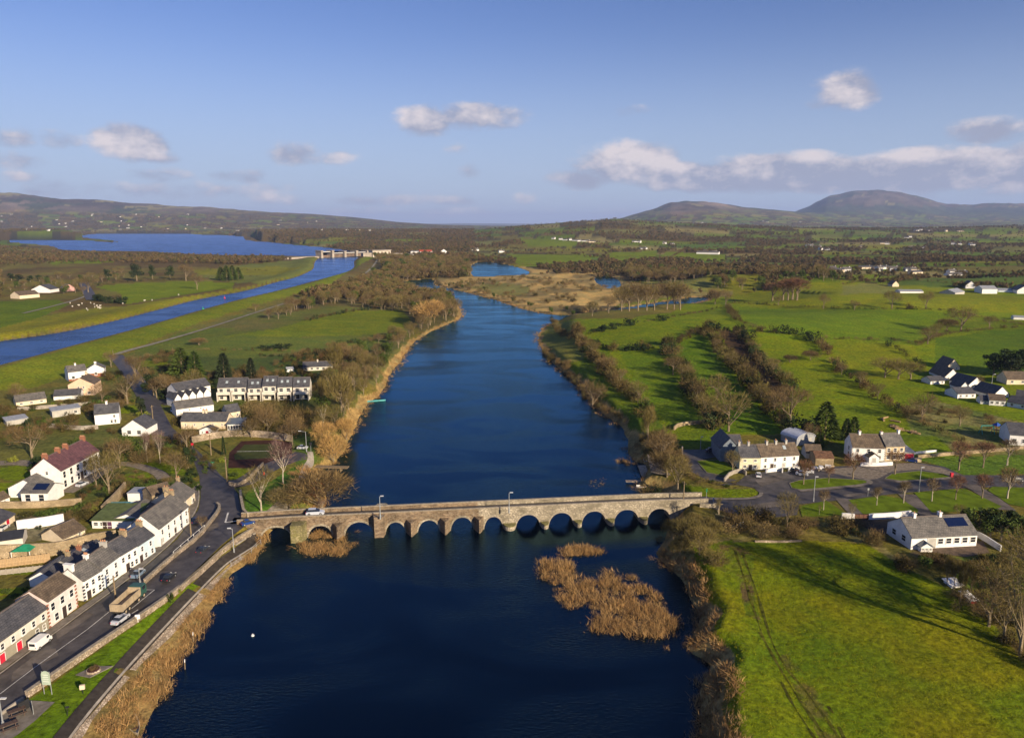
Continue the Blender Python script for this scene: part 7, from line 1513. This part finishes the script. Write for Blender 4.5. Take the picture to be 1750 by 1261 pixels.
bush('brown', 545, 868, 812, 'large bare golden brown bush above the left bridge end', wide=1.6); bush('scrub', 495, 872, 835, 'tan scrub heap at the park shore near the bridge', wide=1.6); bush('crimson', 540, 852, 826, 'vivid crimson stemmed bush at the water edge near the bridge'); T('birch', 551, 876, 850, 'small purplish bare tree just behind the left end of the bridge', variant=0, wide=1.2)
T('bare', 30, 640 + 50, 655, 'bare tree by the left bungalows'); T('bare', 175, 690, 655, 'bare brown tree between the peach house and the lane', wide=1.3); T('bare', 218, 690, 640, 'bare tree beside the lane above the white house', wide=1.2); T('evergreen', 243, 712, 675, 'tall dark evergreen beside the lane', wide=.8); bush('yellow', 246, 712, 694, 'round yellow green bush beside the dark evergreen', wide=1.3)
T('bare', 232, 652, 606, 'reddish bare tree at the top of the lane', wide=1.0); T('bare', 245, 665, 628, 'dark bare tree on the right side of the lane'); T('evergreen', 262, 676, 635, 'dark evergreen on the right side of the lane', wide=1.2); T('bare', 190, 627, 600, 'bare tree above the house nearest the canal')
T('bare', 285, 680, 640, 'bare olive tree left of the apartment block', wide=1.3); T('olive', 330, 672, 632, 'olive bare tree behind the apartment block', wide=1.2); T('bare', 268, 680, 645, 'bare tree close to the lane bend')
for i, a in enumerate((92, 107, 131, 150)): bush('yellow' if i < 3 else 'green', a, 693, 682, 'clipped yellow green bush in the row below the peach house', 'clipped bushes below the peach house', wide=1.6)
T('bare', 320, 770, 727, 'brown bare tree left of the porch of the long cream cottage'); bush('brown', 375, 744, 727, 'brown bush right of the cream cottage porch', wide=1.2); bush('dark', 70, 800, 778, 'dark bushes left of the country house', wide=1.5); bush('green', 132, 762, 741, 'round dark green bush beside the country house chimney', wide=1.3)
bush('yellow', 20, 790, 772, 'yellow green bush at the left edge above the lawn', wide=1.3)
for i, (a, b, t, k) in enumerate([(195, 858, 840, 'yellow'), (178, 868, 848, 'yellow'), (165, 874, 852, 'yellow'), (150, 866, 850, 'green'), (205, 848, 832, 'brown')]): bush(k, a, b, t, 'yellow green or brown shrub in the sloping garden below the country house', 'shrubs in the sloping garden', wide=1.3)
for i, (a, b, t, k) in enumerate([(70, 884, 865, 'green'), (95, 880, 862, 'green'), (120, 880, 862, 'green'), (140, 886, 868, 'hedge'), (160, 882, 866, 'hedge'), (45, 888, 872, 'hedge'), (110, 888, 873, 'brown')]): bush(k, a, b, t, 'green or brown shrub on the bank above the stony yard', 'shrubs on the bank above the yard', wide=1.4)
for i, a in enumerate((215, 232, 248, 264, 280, 295)): bush('green', a, 840 - i * .8, 822, 'dense green shrub in the long hedge behind the flat roofed store', 'green hedge behind the flat store', wide=1.5)
for a, b, t in ((45, 1010, 998), (60, 1018, 1004), (30, 1022, 1008), (10, 1015, 1000)): bush('green', a, b, t, 'green shrub in the back garden at the left edge', 'back garden shrubs at the left edge', wide=1.2)
T('bare', 345, 906, 880, 'small tan bare bush tree beside the dividing wall', wide=.9); T('conifer', 383, 778, 745, 'thin dark cypress at the tennis court wall', wide=.45); bush('yellow', 377, 790, 773, 'small yellow green shrub beside the thin cypress'); bush('green', 400, 815, 800, 'green shrub inside the curved stone wall', wide=1.2)
# trees across the canal
for i, (a, b, t, lb) in enumerate([(234, 480, 448, 'tallest of the dark pines at the field edge beyond the canal'), (261, 478, 450, 'narrow dark pine right of the tallest one beyond the canal'), (291, 477, 452, 'broad dark pine with low crown beyond the canal'), (184, 478, 458, 'lone dark round evergreen at the left of the far pines')]): T('evergreen', a, b, t, lb, wide=(1.0, .6, .9, 1.0)[i])
for i, (a, b, t) in enumerate([(378, 479, 456), (388, 480, 454), (398, 479, 454), (408, 478, 457)]): T('fir', a, b, t, 'green conifer in the small grove beyond the canal', 'conifer grove beyond the canal', wide=1.3)
for i, (a, b, t) in enumerate([(168, 514, 501), (177, 515, 500), (192, 518, 504), (206, 519, 505)]): bush('dark', a, b, t, 'dark clipped bush in the row beside the far lane', 'dark bushes beside the far lane', wide=1.4)
for i, (a, b, t) in enumerate([(20, 480, 466), (34, 481, 468), (52, 482, 470), (68, 481, 469), (80, 483, 471)]): T('evergreen', a, b, t, 'dark evergreen behind the farmhouses beyond the canal', 'dark evergreens behind the far farmhouses', wide=1.6)
T('bare', 337, 495, 468, 'single bare tree with dark shadow in the field beyond the canal', wide=1.0); T('bare', 318, 480, 452, 'bare tree right of the far dark pines', wide=1.2); T('bare', 151, 500, 470, 'dark bare tree hanging over the far lane', wide=1.2); bush('brown', 340, 590, 578, 'brown round bush alone on the left meadow', wide=2.0)
T('bare', 437, 532, 517, 'small bare tree at the canal bank path'); bush('dark', 480, 596, 586, 'dark gorse clump on the left meadow hedge line', wide=3.0); bush('dark', 460, 597, 588, 'dark gorse clump left of the other on the meadow', wide=3.0)
T('bare', 700, 536, 505, 'dark spreading tree at the meadow corner by the river', wide=1.3); T('willow', 735, 556, 514, 'large golden brown tree at the point of the left river bank', wide=1.25); T('bare', 762, 548, 512, 'brown round tree at the tip of the left river bank', wide=1.2); T('olive', 775, 540, 508, 'outermost round tree on the left river point', wide=1.2)
for i, (a, b, t) in enumerate([(1062, 532, 490), (1075, 532, 484), (1090, 531, 482), (1105, 531, 484), (1118, 530, 486), (1140, 529, 482), (1152, 529, 480), (1162, 530, 486), (1040, 535, 505), (1012, 540, 515)]): T('bare' if i % 3 else 'olive', a, b, t, 'tall bare tree in the clump on the crest beside the marsh', 'tall bare trees on the crest beside the marsh', wide=1.15)
T('bare', 1222, 520, 492, 'spreading brown tree right of the tall clump on the crest', wide=1.2); T('bare', 1240, 522, 495, 'second spreading tree on the crest by the hedge corner', wide=1.1)
for i, (a, b, t) in enumerate([(1338, 513, 480), (1346, 513, 477), (1354, 512, 474), (1362, 513, 476), (1320, 514, 484)]): T('pollard_red', a, b, t, 'tall beech with reddish crown in the clump on the far pasture', 'reddish beech clump', wide=1.7)
T('bare', 1407, 528, 501, 'small lone bare tree on the long far pasture', wide=.9); T('olive', 1524, 528, 497, 'wide pale bare tree left of the pair on the far hedge', wide=1.25); T('olive', 1582, 528, 498, 'pale bare tree right of the pair on the far hedge', wide=1.1); bush('hedge', 1553, 529, 516, 'small round tree between the pale pair on the far hedge')
T('bare', 1642, 566, 522, 'large brown bare tree above the shaded estate', wide=1.4); T('bare', 1585, 588, 558, 'brown round tree on the hedge above the estate', wide=1.4); bush('brown', 1618, 567, 545, 'brown bush left of the large bare tree above the estate', wide=1.3)
for i, (a, b, t) in enumerate([(1512, 645, 612), (1535, 648, 614), (1556, 648, 618)]): T('olive', a, b, t, 'low rounded olive brown tree in the thicket left of the estate', 'rounded thicket left of the estate', wide=1.8)
for i, (a, b, t) in enumerate([(1698, 640, 600), (1715, 642, 594), (1735, 642, 593), (1752, 640, 598), (1726, 646, 606)]): T('evergreen', a, b, t, 'very dark evergreen in the large mass above the estate', 'dark evergreen mass above the estate', wide=1.3)
T('bare', 1575, 720, 672, 'leaning pale stemmed bare tree on the hedge bank', wide=1.3); T('olive', 1640, 728, 692, 'bare tree on the rough ground left of the playground', wide=1.1); T('bare', 1672, 662, 640, 'tan bare tree in the shaded estate')
T('olive', 1245, 737, 664, 'large bare olive tree standing on the hedge above the row houses', wide=1.15, variant=0); T('olive', 1225, 690, 640, 'dark rounded tree above the large olive one'); T('bare', 1350, 728, 662, 'broad bare tree above the curved tin barn', wide=1.3); T('bare', 1335, 700, 655, 'second broad bare tree behind the tin barn one', wide=1.1)
T('fir', 1409, 750, 686, 'tall dark green conifer left of the large white house', wide=1.3); T('conifer', 1445, 752, 715, 'dark conifer behind the chimney of the large white house', wide=1.1); T('fir', 1458, 752, 712, 'second conifer behind the large white house', wide=1.1); T('bare', 1385, 757, 722, 'brown bare tree beside the tin barn'); bush('yellow', 1411, 760, 744, 'yellow green shrub below the tall conifer', wide=1.3); T('fir', 1400, 765, 738, 'small green tree beside the yellow shrub')
T('poplar', 1107, 762, 697, 'tall thin bare tree on the right shore', wide=.9); T('bare', 1012, 700, 650, 'bare tree leaning over the right shore', wide=1.2); T('bare', 1132, 800, 728, 'purple brown bare tree beside the drive', wide=.8); bush('brown', 1140, 815, 775, 'large brown bush above the slipway', wide=1.4); T('olive', 1158, 838, 780, 'large bare tree beside the slipway', wide=1.0)
bush('scrub', 1120, 775, 752, 'tan scrub heap on the right shore', wide=1.6); bush('dark', 1117, 847, 828, 'dark bush at the shore just above the bridge end', wide=1.5); bush('brown', 1100, 848, 830, 'brown bush at the shore left of the dark one', wide=1.4)
for i, (a, b, t) in enumerate([(1457, 819, 775), (1529, 811, 770)]): T('pollard_red', a, b, t, ('reddish pollarded lime on the left grass island of the forecourt', 'reddish pollarded lime on the long grass island of the forecourt')[i], wide=1.15)
T('pollard_red', 1373, 828, 786, 'reddish lime at the left tip of the grass island'); T('pollard_red', 1416, 826, 795, 'small dark lime in the middle of the left grass island', wide=.8); T('olive', 1251, 808, 769, 'bare olive tree in front of the dark barn', wide=.85)
for i, (a, b, t, k) in enumerate([(1638, 803, 755, 'pollard_red'), (1680, 799, 755, 'pollard_red'), (1721, 795, 752, 'pollard')]): T(k, a, b, t, ('leftmost', 'middle', 'rightmost')[i] + ' of the three large limes on the top lawn', wide=1.1)
for i, (a, b, t, k, lb) in enumerate([(1407, 872, 836, 'pollard', 'pale trunked lime on the triangular lawn nearest the bridge'), (1498, 864, 832, 'pollard', 'lime with a V-shaped fork on the second lower lawn'), (1544, 860, 822, 'pollard', 'thick pale lime at the edge of the drive mouth'), (1592, 857, 817, 'pollard', 'pale trunked lime with dark crown beside the tall post'),
                                      (1633, 854, 812, 'pollard_red', 'reddish lime in the middle of the large lower lawn'), (1678, 852, 810, 'pollard_red', 'reddish lime beside the diagonal footpath'), (1721, 852, 800, 'pollard', 'tallest pale lime at the right of the lower lawns')]): T(k, a, b, t, lb, wide=(.75, .85, .85, .9, .9, 1, 1)[i])
T('olive', 1345, 900, 842, 'bare greenish tree at the top of the scrub above the lower field', wide=.9); T('birch', 1227, 888, 848, 'young ivied tree at the bridge end', wide=.6, variant=1); T('birch', 1455, 892, 858, 'small bare tree before the white wall', wide=.8, variant=1); T('birch', 1400, 880, 862, 'thin sapling on the triangular lawn', wide=.6, variant=1)
for i, (a, b, t, k, w_) in enumerate([(1150, 925, 890, 'willow', .9), (1172, 935, 888, 'willow', .95), (1195, 948, 902, 'willow', .95), (1212, 925, 888, 'willow', .9), (1185, 905, 878, 'willow', .9), (1216, 955, 930, 'willow', 1.), (1162, 950, 920, 'willow', .9)]): bush(k, a, b, t, 'olive brown willow bush in the thicket at the right foot of the bridge', 'willow thicket at the right foot of the bridge', wide=w_)
bush('scrub', 1130, 925, 910, 'small tan bush at the water edge below the right bridge end', wide=1.4); bush('scrub', 1225, 960, 935, 'tan dead brush heap below the willow thicket', wide=1.0)
for i, (a, b, t, w_) in enumerate([(1618, 1000, 950, .7), (1630, 1008, 955, .7), (1645, 1000, 958, .7), (1658, 1020, 965, .7), (1640, 1032, 975, .7)]): T('poplar', a, b, t, 'slim bare yellowish stem in the group beside the bungalow', 'slim bare stems beside the bungalow', wide=w_)
T('larch', 1742, 1120, 905, 'very tall bare larch at the right edge beside the lower field', wide=1.0); T('larch', 1775, 1085, 900, 'second tall larch just beyond the right edge', wide=1.0); T('bare', 1690, 1070, 990, 'low spreading bare tree left of the tall larch', wide=1.2); T('olive', 1700, 1030, 960, 'bare olive tree behind the tall larch', wide=1.3); T('bare', 1715, 1095, 1010, 'brown bare undergrowth tree beside the tall larch', wide=1.2)
for i, (a, b, t) in enumerate([(1655, 905, 868), (1672, 915, 862), (1692, 920, 868), (1710, 925, 872), (1730, 915, 870), (1748, 930, 880)]): T('ivied' if i % 2 else 'evergreen', a, b, t, 'dark green tree in the shady mass right of the bungalow', 'dark trees right of the bungalow', wide=1.2)
for i, (a, b, t) in enumerate([(1640, 890, 862), (1690, 898, 868)]): T('olive', a, b, t, ('olive tree above the bungalow roof end', 'brown tree above the dark trees by the bungalow')[i], wide=1.1)
bush('dark', 1632, 968, 945, 'dark green bush below the bungalow patio', wide=1.2); bush('green', 1592, 898, 880, 'low green bush between white wall and bungalow', wide=2.0)
# single bushes on the pastures
for i, (a, b, t, k, lb) in enumerate([(1350, 620, 607, 'brown', 'small lone bush on the green slope, left of two'), (1385, 616, 600, 'brown', 'small leafless tree on the green slope, right of two'), (1133, 548, 536, 'dark', 'dark round bush on the crest field'), (1049, 562, 550, 'dark', 'dark bush left on the crest field'), (1078, 556, 542, 'dark', 'pair of dark bushes in the middle of the crest field'), (1027, 566, 552, 'dark', 'small dark bush at the left of the crest field'),
                                      (1110, 596, 586, 'dark', 'small dark bush in the pasture above the strips')]): bush(k, a, b, t, lb, wide=1.5)
# ------------------------------------------------------------------ hedgerows: each one a thing of joined bushes
def read_mesh(me_):
    V = np.zeros(len(me_.vertices) * 3); me_.vertices.foreach_get('co', V); Fi = np.zeros(len(me_.polygons) * 3, np.int32); me_.polygons.foreach_get('vertices', Fi)
    tt = np.zeros(len(V) // 3); me_.attributes['tint'].data.foreach_get('value', tt); return V.reshape(-1, 3), Fi.reshape(-1, 3), tt
HB = {k: [read_mesh(m_) for m_ in BU[k]] for k in ('hedge', 'scrub', 'dark', 'green', 'brown')}
HM = {'hedge': lf_hedge, 'scrub': lf_scrub, 'dark': lf_dark, 'green': lf_green, 'brown': tw_brown}
def hedge(label, pts, h_, kinds=('hedge', 'hedge', 'scrub'), step=2.6, jit=.8, gap=.0, thin=1, name='hedgerow', seed=0, sm=1):
    rng = np.random.default_rng(abs(hash(label)) % 9999 if False else sum(map(ord, label)) + seed); wp = [P(*p).to_2d() for p in smooth_poly(pts, sm, closed=False)]; y0 = np.mean([p.y for p in wp]); st_ = max(step, y0 * .006) * (h_ / 3) ** .5
    c = resample(wp, st_); VV = []; FF = []; TT = []; MM = []; n0 = 0; ks = sorted(set(kinds)); o0 = c[0]
    for p in c:
        if rng.random() < gap: continue
        k = kinds[rng.integers(len(kinds))]; V, Fi, tt = HB[k][rng.integers(len(HB[k]))]
        if thin > 1: Fi = Fi[::thin]; idx = Fi.ravel(); V = V[idx]; tt = tt[idx]; Fi = np.arange(len(idx)).reshape(-1, 3)
        s = h_ / 3 * rng.uniform(.65, 1.25); a = rng.uniform(0, 6.28); q = p + Vector((rng.normal(0, jit), rng.normal(0, jit))); ca, sa = math.cos(a), math.sin(a); wd = s * max(1.0, st_ / (2.6 * s) * .62)
        X = V[:, 0] * wd; Y = V[:, 1] * wd; W_ = np.stack([X * ca - Y * sa + q.x - o0.x, X * sa + Y * ca + q.y - o0.y, V[:, 2] * s + float(H(q.x, q.y)) - .15], 1)
        VV.append(W_); FF.append(Fi + n0); TT.append(np.clip(tt + rng.normal(0, .15), 0, 1)); MM.append(np.full(len(Fi), ks.index(k))); n0 += len(W_)
    if not VV: return
    me_ = mesh_np(name, np.concatenate(VV), np.concatenate(FF), [HM[k] for k in ks], midx=np.concatenate(MM), attr={'tint': np.concatenate(TT)})
    return tag(link(name, me_, None, (o0.x, o0.y, 0)), label, 'hedge')
mix = ('hedge', 'hedge', 'hedge', 'scrub', 'brown', 'dark', 'green')
hedge('hedgerow down the left side of the first pasture strip above the river bank', [(985,562),(990,585),(1010,610),(1040,640),(1062,665),(1090,690),(1112,712)], 5.4, mix)
hedge('bushy hedgerow between the second and third pasture strips', [(1140,590),(1148,612),(1162,640),(1180,665),(1200,700),(1212,722),(1228,735)], 5.8, mix)
hedge('tall hedgerow along the left side of the ploughed strip', [(1208,565),(1222,590),(1245,615),(1262,640),(1285,660),(1312,695),(1335,722),(1352,742)], 6.4, mix)
hedge('hedgerow along the right side of the ploughed strip', [(1262,568),(1278,588),(1290,610),(1315,632),(1340,655),(1352,672)], 5.4, mix)
hedge('hedgerow closing the top of the first strip', [(1005,590),(1040,597),(1075,600),(1108,598)], 4.5, ('dark', 'hedge', 'hedge'), gap=.1)
hedge('hedgerow closing the top of the third strip', [(1140,590),(1165,582),(1200,566),(1232,566),(1262,568)], 4.0, ('dark', 'hedge'), gap=.1)
hedge('short hedgerow on the river point pasture', [(948,551),(952,566),(962,574),(985,580)], 3.0, ('scrub', 'hedge'))
hedge('hedgerow along the right shore below the strips', [(930,600),(955,625),(985,650),(1005,680),(1040,705),(1065,725)], 2.6, ('scrub', 'hedge', 'brown'), gap=.15)
hedge('low broken hedge across the crest field', [(1000,572),(1040,558),(1080,552),(1130,546),(1180,537),(1225,527)], 1.6, ('scrub', 'hedge'), gap=.25, thin=2)
hedge('winding hedge from the crest trees down to the dark bushes', [(1243,522),(1252,540),(1262,550),(1280,556),(1300,566)], 3.4, ('scrub', 'hedge'), thin=2)
hedge('hedgerow of dark bushes across the middle of the right pastures', [(1300,568),(1330,570),(1360,572),(1385,578),(1402,592)], 5.5, ('dark', 'hedge'), gap=.15, thin=2)
hedge('low dark hedge along the foot of the long far pasture', [(1250,518),(1330,522),(1400,526),(1480,529),(1560,529),(1625,531)], 2.4, ('hedge', 'scrub', 'dark'), thin=3)
hedge('brown hedge running right from the large bare tree', [(1625,531),(1670,540),(1700,548),(1750,556)], 2.0, ('scrub', 'brown'), thin=2)
hedge('thin hedge across the right pastures below the far pasture', [(1402,578),(1450,580),(1500,581),(1550,585),(1570,590)], 2.4, ('scrub', 'hedge'), thin=2, gap=.1)
hedge('hedge rising from the lone round tree to the large bare tree', [(1572,588),(1600,575),(1640,568),(1700,562),(1750,560)], 2.6, ('scrub', 'hedge'), thin=2, gap=.1)
hedge('hedgerow running down the right side of the long green slope', [(1402,592),(1425,618),(1438,640),(1462,652),(1490,672),(1515,690),(1545,712)], 4.4, mix, gap=.1, thin=2)
hedge('hedge bank casting a dark shadow down to the lime trees', [(1545,712),(1575,725),(1610,742),(1650,757),(1690,770)], 2.6, ('scrub', 'hedge', 'brown'), thin=2)
hedge('hedge below the large dark bush to the estate', [(1518,590),(1535,600),(1555,610),(1572,622),(1590,632)], 2.6, ('dark', 'hedge'), gap=.25, thin=2)
hedge('tall shrubs between the tarmac drive and the slipway', [(1150,760),(1158,785),(1166,802),(1180,815),(1200,824)], 2.2, ('brown', 'scrub'))
hedge('clipped yellowish hedge below the tarmac drive loop', [(1178,815),(1200,822),(1225,828),(1248,828)], 1.3, ('scrub', 'green'), step=1.6)
hedge('low brambly hedge between the meadow and the lane gardens', [(310,600),(350,598),(400,598),(440,600),(500,600)], 1.8, ('hedge', 'scrub'), gap=.2, thin=2)
hedge('hedge at the near edge of the big left meadow', [(440,608),(520,612),(560,608)], 2.4, ('hedge', 'dark'), gap=.1, thin=2)
hedge('dark hedge along the meadow beside the left bank wood', [(560,592),(600,586),(640,582),(690,576)], 3.2, ('dark', 'hedge', 'brown'), thin=2)
hedge('hedge with gorse at the far edge of the left meadow', [(525,548),(560,540),(620,530),(660,528)], 3.0, ('dark', 'hedge'), thin=2)
hedge('garden hedge along the lane in front of the tennis court', [(300,752),(318,770),(345,790),(360,806)], 1.6, ('green', 'hedge'), step=1.8)
hedge('green hedge beside the lane at the country house garden', [(325,805),(330,825),(333,838)], 1.8, ('green', 'dark'), step=1.8)
hedge('rough hedge below the gate of the bungalow', [(1440,892),(1455,905),(1478,918)], 1.8, ('dark', 'hedge'), step=2)
hedge('scrubby bank along the right edge of the lower field', [(1640,1024),(1665,1045),(1700,1075),(1730,1110),(1765,1140)], 2.2, ('scrub', 'hedge', 'brown'))
hedge('hedge beyond the canal along the far green field', [(165,488),(210,482),(250,480),(330,478)], 3.0, ('hedge', 'brown', 'dark'), thin=3)
for i, (pts, hh) in enumerate([([(345,462),(400,461),(455,463)], 2.4), ([(345,473),(390,474),(440,472)], 2.4), ([(800,455),(880,452),(960,456),(1050,458)], 3), ([(880,432),(960,436),(1030,438),(1125,440)], 3), ([(1120,448),(1150,438),(1165,430)], 3), ([(1250,470),(1340,474),(1430,476)], 3.5), ([(1440,487),(1500,478),(1560,480),(1650,486)], 3.5), ([(1300,440),(1400,446),(1500,452)], 3)]):
    hedge(('thin dark hedge across the marshy fields beyond the canal', 'second thin hedge beyond the canal, below the first', 'brown hedge along the pasture beyond the marsh', 'hedge below the green pastures in the middle distance', 'short hedge climbing between two bright green pastures', 'hedge line below the wood on the right', 'hedge above the long far pasture', 'hedge line in the far farmland under the mountain')[i], pts, hh, ('hedge', 'brown'), thin=3)
for i, (a, b, t, k) in enumerate([(1150,640,606,'bare'),(1168,655,622,'olive'),(1190,690,655,'bare'),(1206,712,672,'olive'),(1222,600,578,'bare'),(1250,628,600,'olive'),(1275,655,622,'bare'),(1300,688,655,'olive'),(1322,712,668,'bare'),(1285,600,582,'bare'),(1320,640,612,'olive'),(1060,660,630,'bare'),(1090,688,652,'olive'),(1040,640,608,'bare'),(1012,610,582,'olive'),(1438,640,618,'bare'),(1470,660,634,'olive'),(1500,682,655,'bare'),(1600,575,552,'olive'),(1690,562,538,'bare'),(1460,530,512,'bare'),(1330,522,505,'olive')]):
    T(k, a, b, t, 'bare brown tree growing in a hedgerow between the right pastures', 'trees in the hedgerows of the right pastures', wide=1.15)
hedge('dark green shrubbery between the white cottage and the slim pale trunked trees', [(200,778),(215,783),(232,788),(248,790)], 4.6, ('green', 'dark', 'brown'))
hedge('tall green hedge behind the white flat roofed store', [(212,838),(240,836),(270,834),(302,830)], 2.6, ('green',), step=1.8)
hedge('golden green shrubs sloping up towards the country house', [(150,872),(172,862),(190,850),(200,838)], 2.2, ('green', 'scrub', 'hedge'), step=1.8)
for i, (a, b, t) in enumerate([(303, 1012, 1000), (330, 985, 975), (352, 968, 958), (378, 944, 934)]): bush('yellow', a, b, t, 'yellow green moss cushion hanging on the river side of the street wall', 'yellow green growth on the street wall', wide=1.2)
bush('green', 293, 1030, 1003, 'upright dark green shrub against the street wall', wide=.5)
def garden(label, pts, spacing, coll, sc, seed, thr=.0):
    poly = PW(pts); lo = poly.min(0); hi_ = poly.max(0); n = int((hi_[0] - lo[0]) * (hi_[1] - lo[1]) / spacing ** 2); x, y = inpoly_points(poly, n, seed)
    k = (fbm(x / 14, y / 14, 3, seed) > thr) & (water_d(x, y) > 2)
    for (hx, hy, hr) in HOUSES: k &= (x - hx) ** 2 + (y - hy) ** 2 > hr * hr
    for q in ROADS: k &= ~pip(q, x, y)
    for q, w_ in LINES: k &= pdist(q, x, y, False) > w_
    x, y = x[k], y[k]; s = np.random.default_rng(seed).uniform(sc[0], sc[1], len(x)); scatter('garden_shrubs', np.stack([x, y, H(x, y) - .1], 1), s, PC[coll], label, 'shrubs', seed)
PC['garden'] = proto_coll('garden bushes', BU['green'] + BU['hedge'] + BU['brown'] + BU['dark'][:1])
garden('mixed garden shrubs round the houses and lane on the upper left', [(-60,720),(0,690),(60,700),(110,690),(190,640),(215,615),(300,600),(330,640),(305,680),(300,740),(330,800),(262,800),(190,740),(100,745),(0,760)], 3.4, 'garden', (.45, 1.15), 91, -.02)
garden('shrubs and undergrowth in the gardens behind the riverside terrace', [(-40,1030),(70,1000),(60,900),(150,840),(215,800),(330,800),(335,830),(240,880),(120,985),(60,1050)], 3.0, 'garden', (.3, .8), 92, .08)
garden('dark undergrowth round the apartment row and cream cottage', [(280,640),(560,600),(570,640),(560,680),(420,700),(330,760),(300,740),(290,690)], 3.2, 'garden', (.5, 1.3), 93, -.05)
garden('brambles on the rough ground around the playground', [(1545,705),(1600,690),(1700,715),(1780,735),(1780,770),(1690,765),(1600,735)], 3.4, 'scrub', (.3, .8), 94, .02)
garden('shrubs among the bungalow garden and the dark trees', [(1560,960),(1700,948),(1760,900),(1780,1000),(1760,1100),(1700,1060),(1640,1010)], 2.6, 'garden', (.4, 1.1), 95, -.02)
garden('brown undergrowth on the right bank beside the slipway', [(1085,770),(1110,740),(1150,760),(1165,800),(1200,832),(1150,850),(1120,836),(1140,815)], 2.4, 'scrub', (.4, 1.0), 96, -.05)
# tufts on the lower field edge
xx_, yy_ = inpoly_points(PW([(1150,960),(1200,930),(1240,940),(1215,1000),(1250,1120),(1270,1240),(1330,1400),(1240,1400),(1225,1130),(1195,1030)]), 2600, 77, lambda x, y: fbm(x / 4, y / 4, 3, 8) > .0)
scatter('rough_grass', np.stack([xx_, yy_, H(xx_, yy_)], 1), np.random.default_rng(3).uniform(.5, 1.1, len(xx_)), PC['tuft'], 'rough tan grass tufts along the edge of the lower green field', 'grass', 4)

def grass_mesh(seed, m, n=16, h=.34):
    rng = np.random.default_rng(seed); st = np.stack([rng.normal(0, .35, n), rng.normal(0, .35, n), np.full(n, -.05)], 1); d = np.stack([rng.normal(0, .45, n), rng.normal(0, .45, n), np.ones(n)], 1)
    V, Fc, t = twigs(rng, st, d, h, .16, np.clip(rng.normal(.5, .25, n), 0, 1)); return mesh_np('grass tuft', V, Fc, [m], attr={'tint': t})
gm_ = leaf_mat('pasture grass', [(.14, .18, .004), (.18, .21, .006), (.22, .21, .01), (.12, .16, .005)])
PC['grass'] = proto_coll('grass tufts', [grass_mesh(400 + i, gm_) for i in range(4)])
FLD = PW([(1215,950),(1240,935),(1380,930),(1480,935),(1540,975),(1620,1015),(1700,1080),(1760,1150),(1850,1240),(1850,1330),(1310,1330),(1280,1240),(1262,1150),(1245,1100),(1225,1030)])
gx, gy = inpoly_points(FLD, 5200, 88)
scatter('pasture_grass', np.stack([gx, gy, H(gx, gy)], 1), np.random.default_rng(4).uniform(.3, .75, len(gx)), PC['grass'], 'small tussocks in the large lower right field', 'grass', 5, flat=.6)
# ------------------------------------------------------------------ the air: pale haze over the whole land
hv = bpy.data.materials.new('haze'); hv.use_nodes = True; hn = hv.node_tree; hn.nodes.clear()
ho = hn.nodes.new('ShaderNodeOutputMaterial'); pv = hn.nodes.new('ShaderNodeVolumePrincipled'); pv.inputs['Color'].default_value = (.46, .60, 1.0, 1); pv.inputs['Density'].default_value = HAZE_D; pv.inputs['Anisotropy'].default_value = 0.0
hn.links.new(pv.outputs[0], ho.inputs['Volume'])
o = MB().box(-60000, 60000, -2000, 50000, float(min(-6.0, GH.min() - 1)), float(max(640.0, GH.max() + 20))).build('haze', hv); tag(o, 'thin bluish haze lying over the whole valley', 'haze', None, 'stuff'); o.display_type = 'WIRE'

# ------------------------------------------------------------------ look-alikes that stand in small numbers are told apart by their place in the row
ORD = ['leftmost', 'second from the left', 'third from the left', 'fourth from the left', 'fifth from the left', 'sixth from the left', 'seventh from the left', 'eighth from the left', 'ninth from the left', 'tenth from the left']
byg = {}
for o in scene.objects:
    if o.parent is None and o.get('group') and o.get('label'): byg.setdefault((o['group'], o['label']), []).append(o)
EXTRA = {}
for (g_, l_), obs in byg.items():
    if 2 <= len(obs) <= 10:
        obs.sort(key=lambda o: o.location.x / o.location.y)
        for i, o in enumerate(obs): w_ = l_.split(); q_ = 'rightmost' if i == len(obs) - 1 else ORD[i]; o['label'] = q_ + ' ' + ' '.join(w_[:16 - len(q_.split())]).rstrip(' ,')
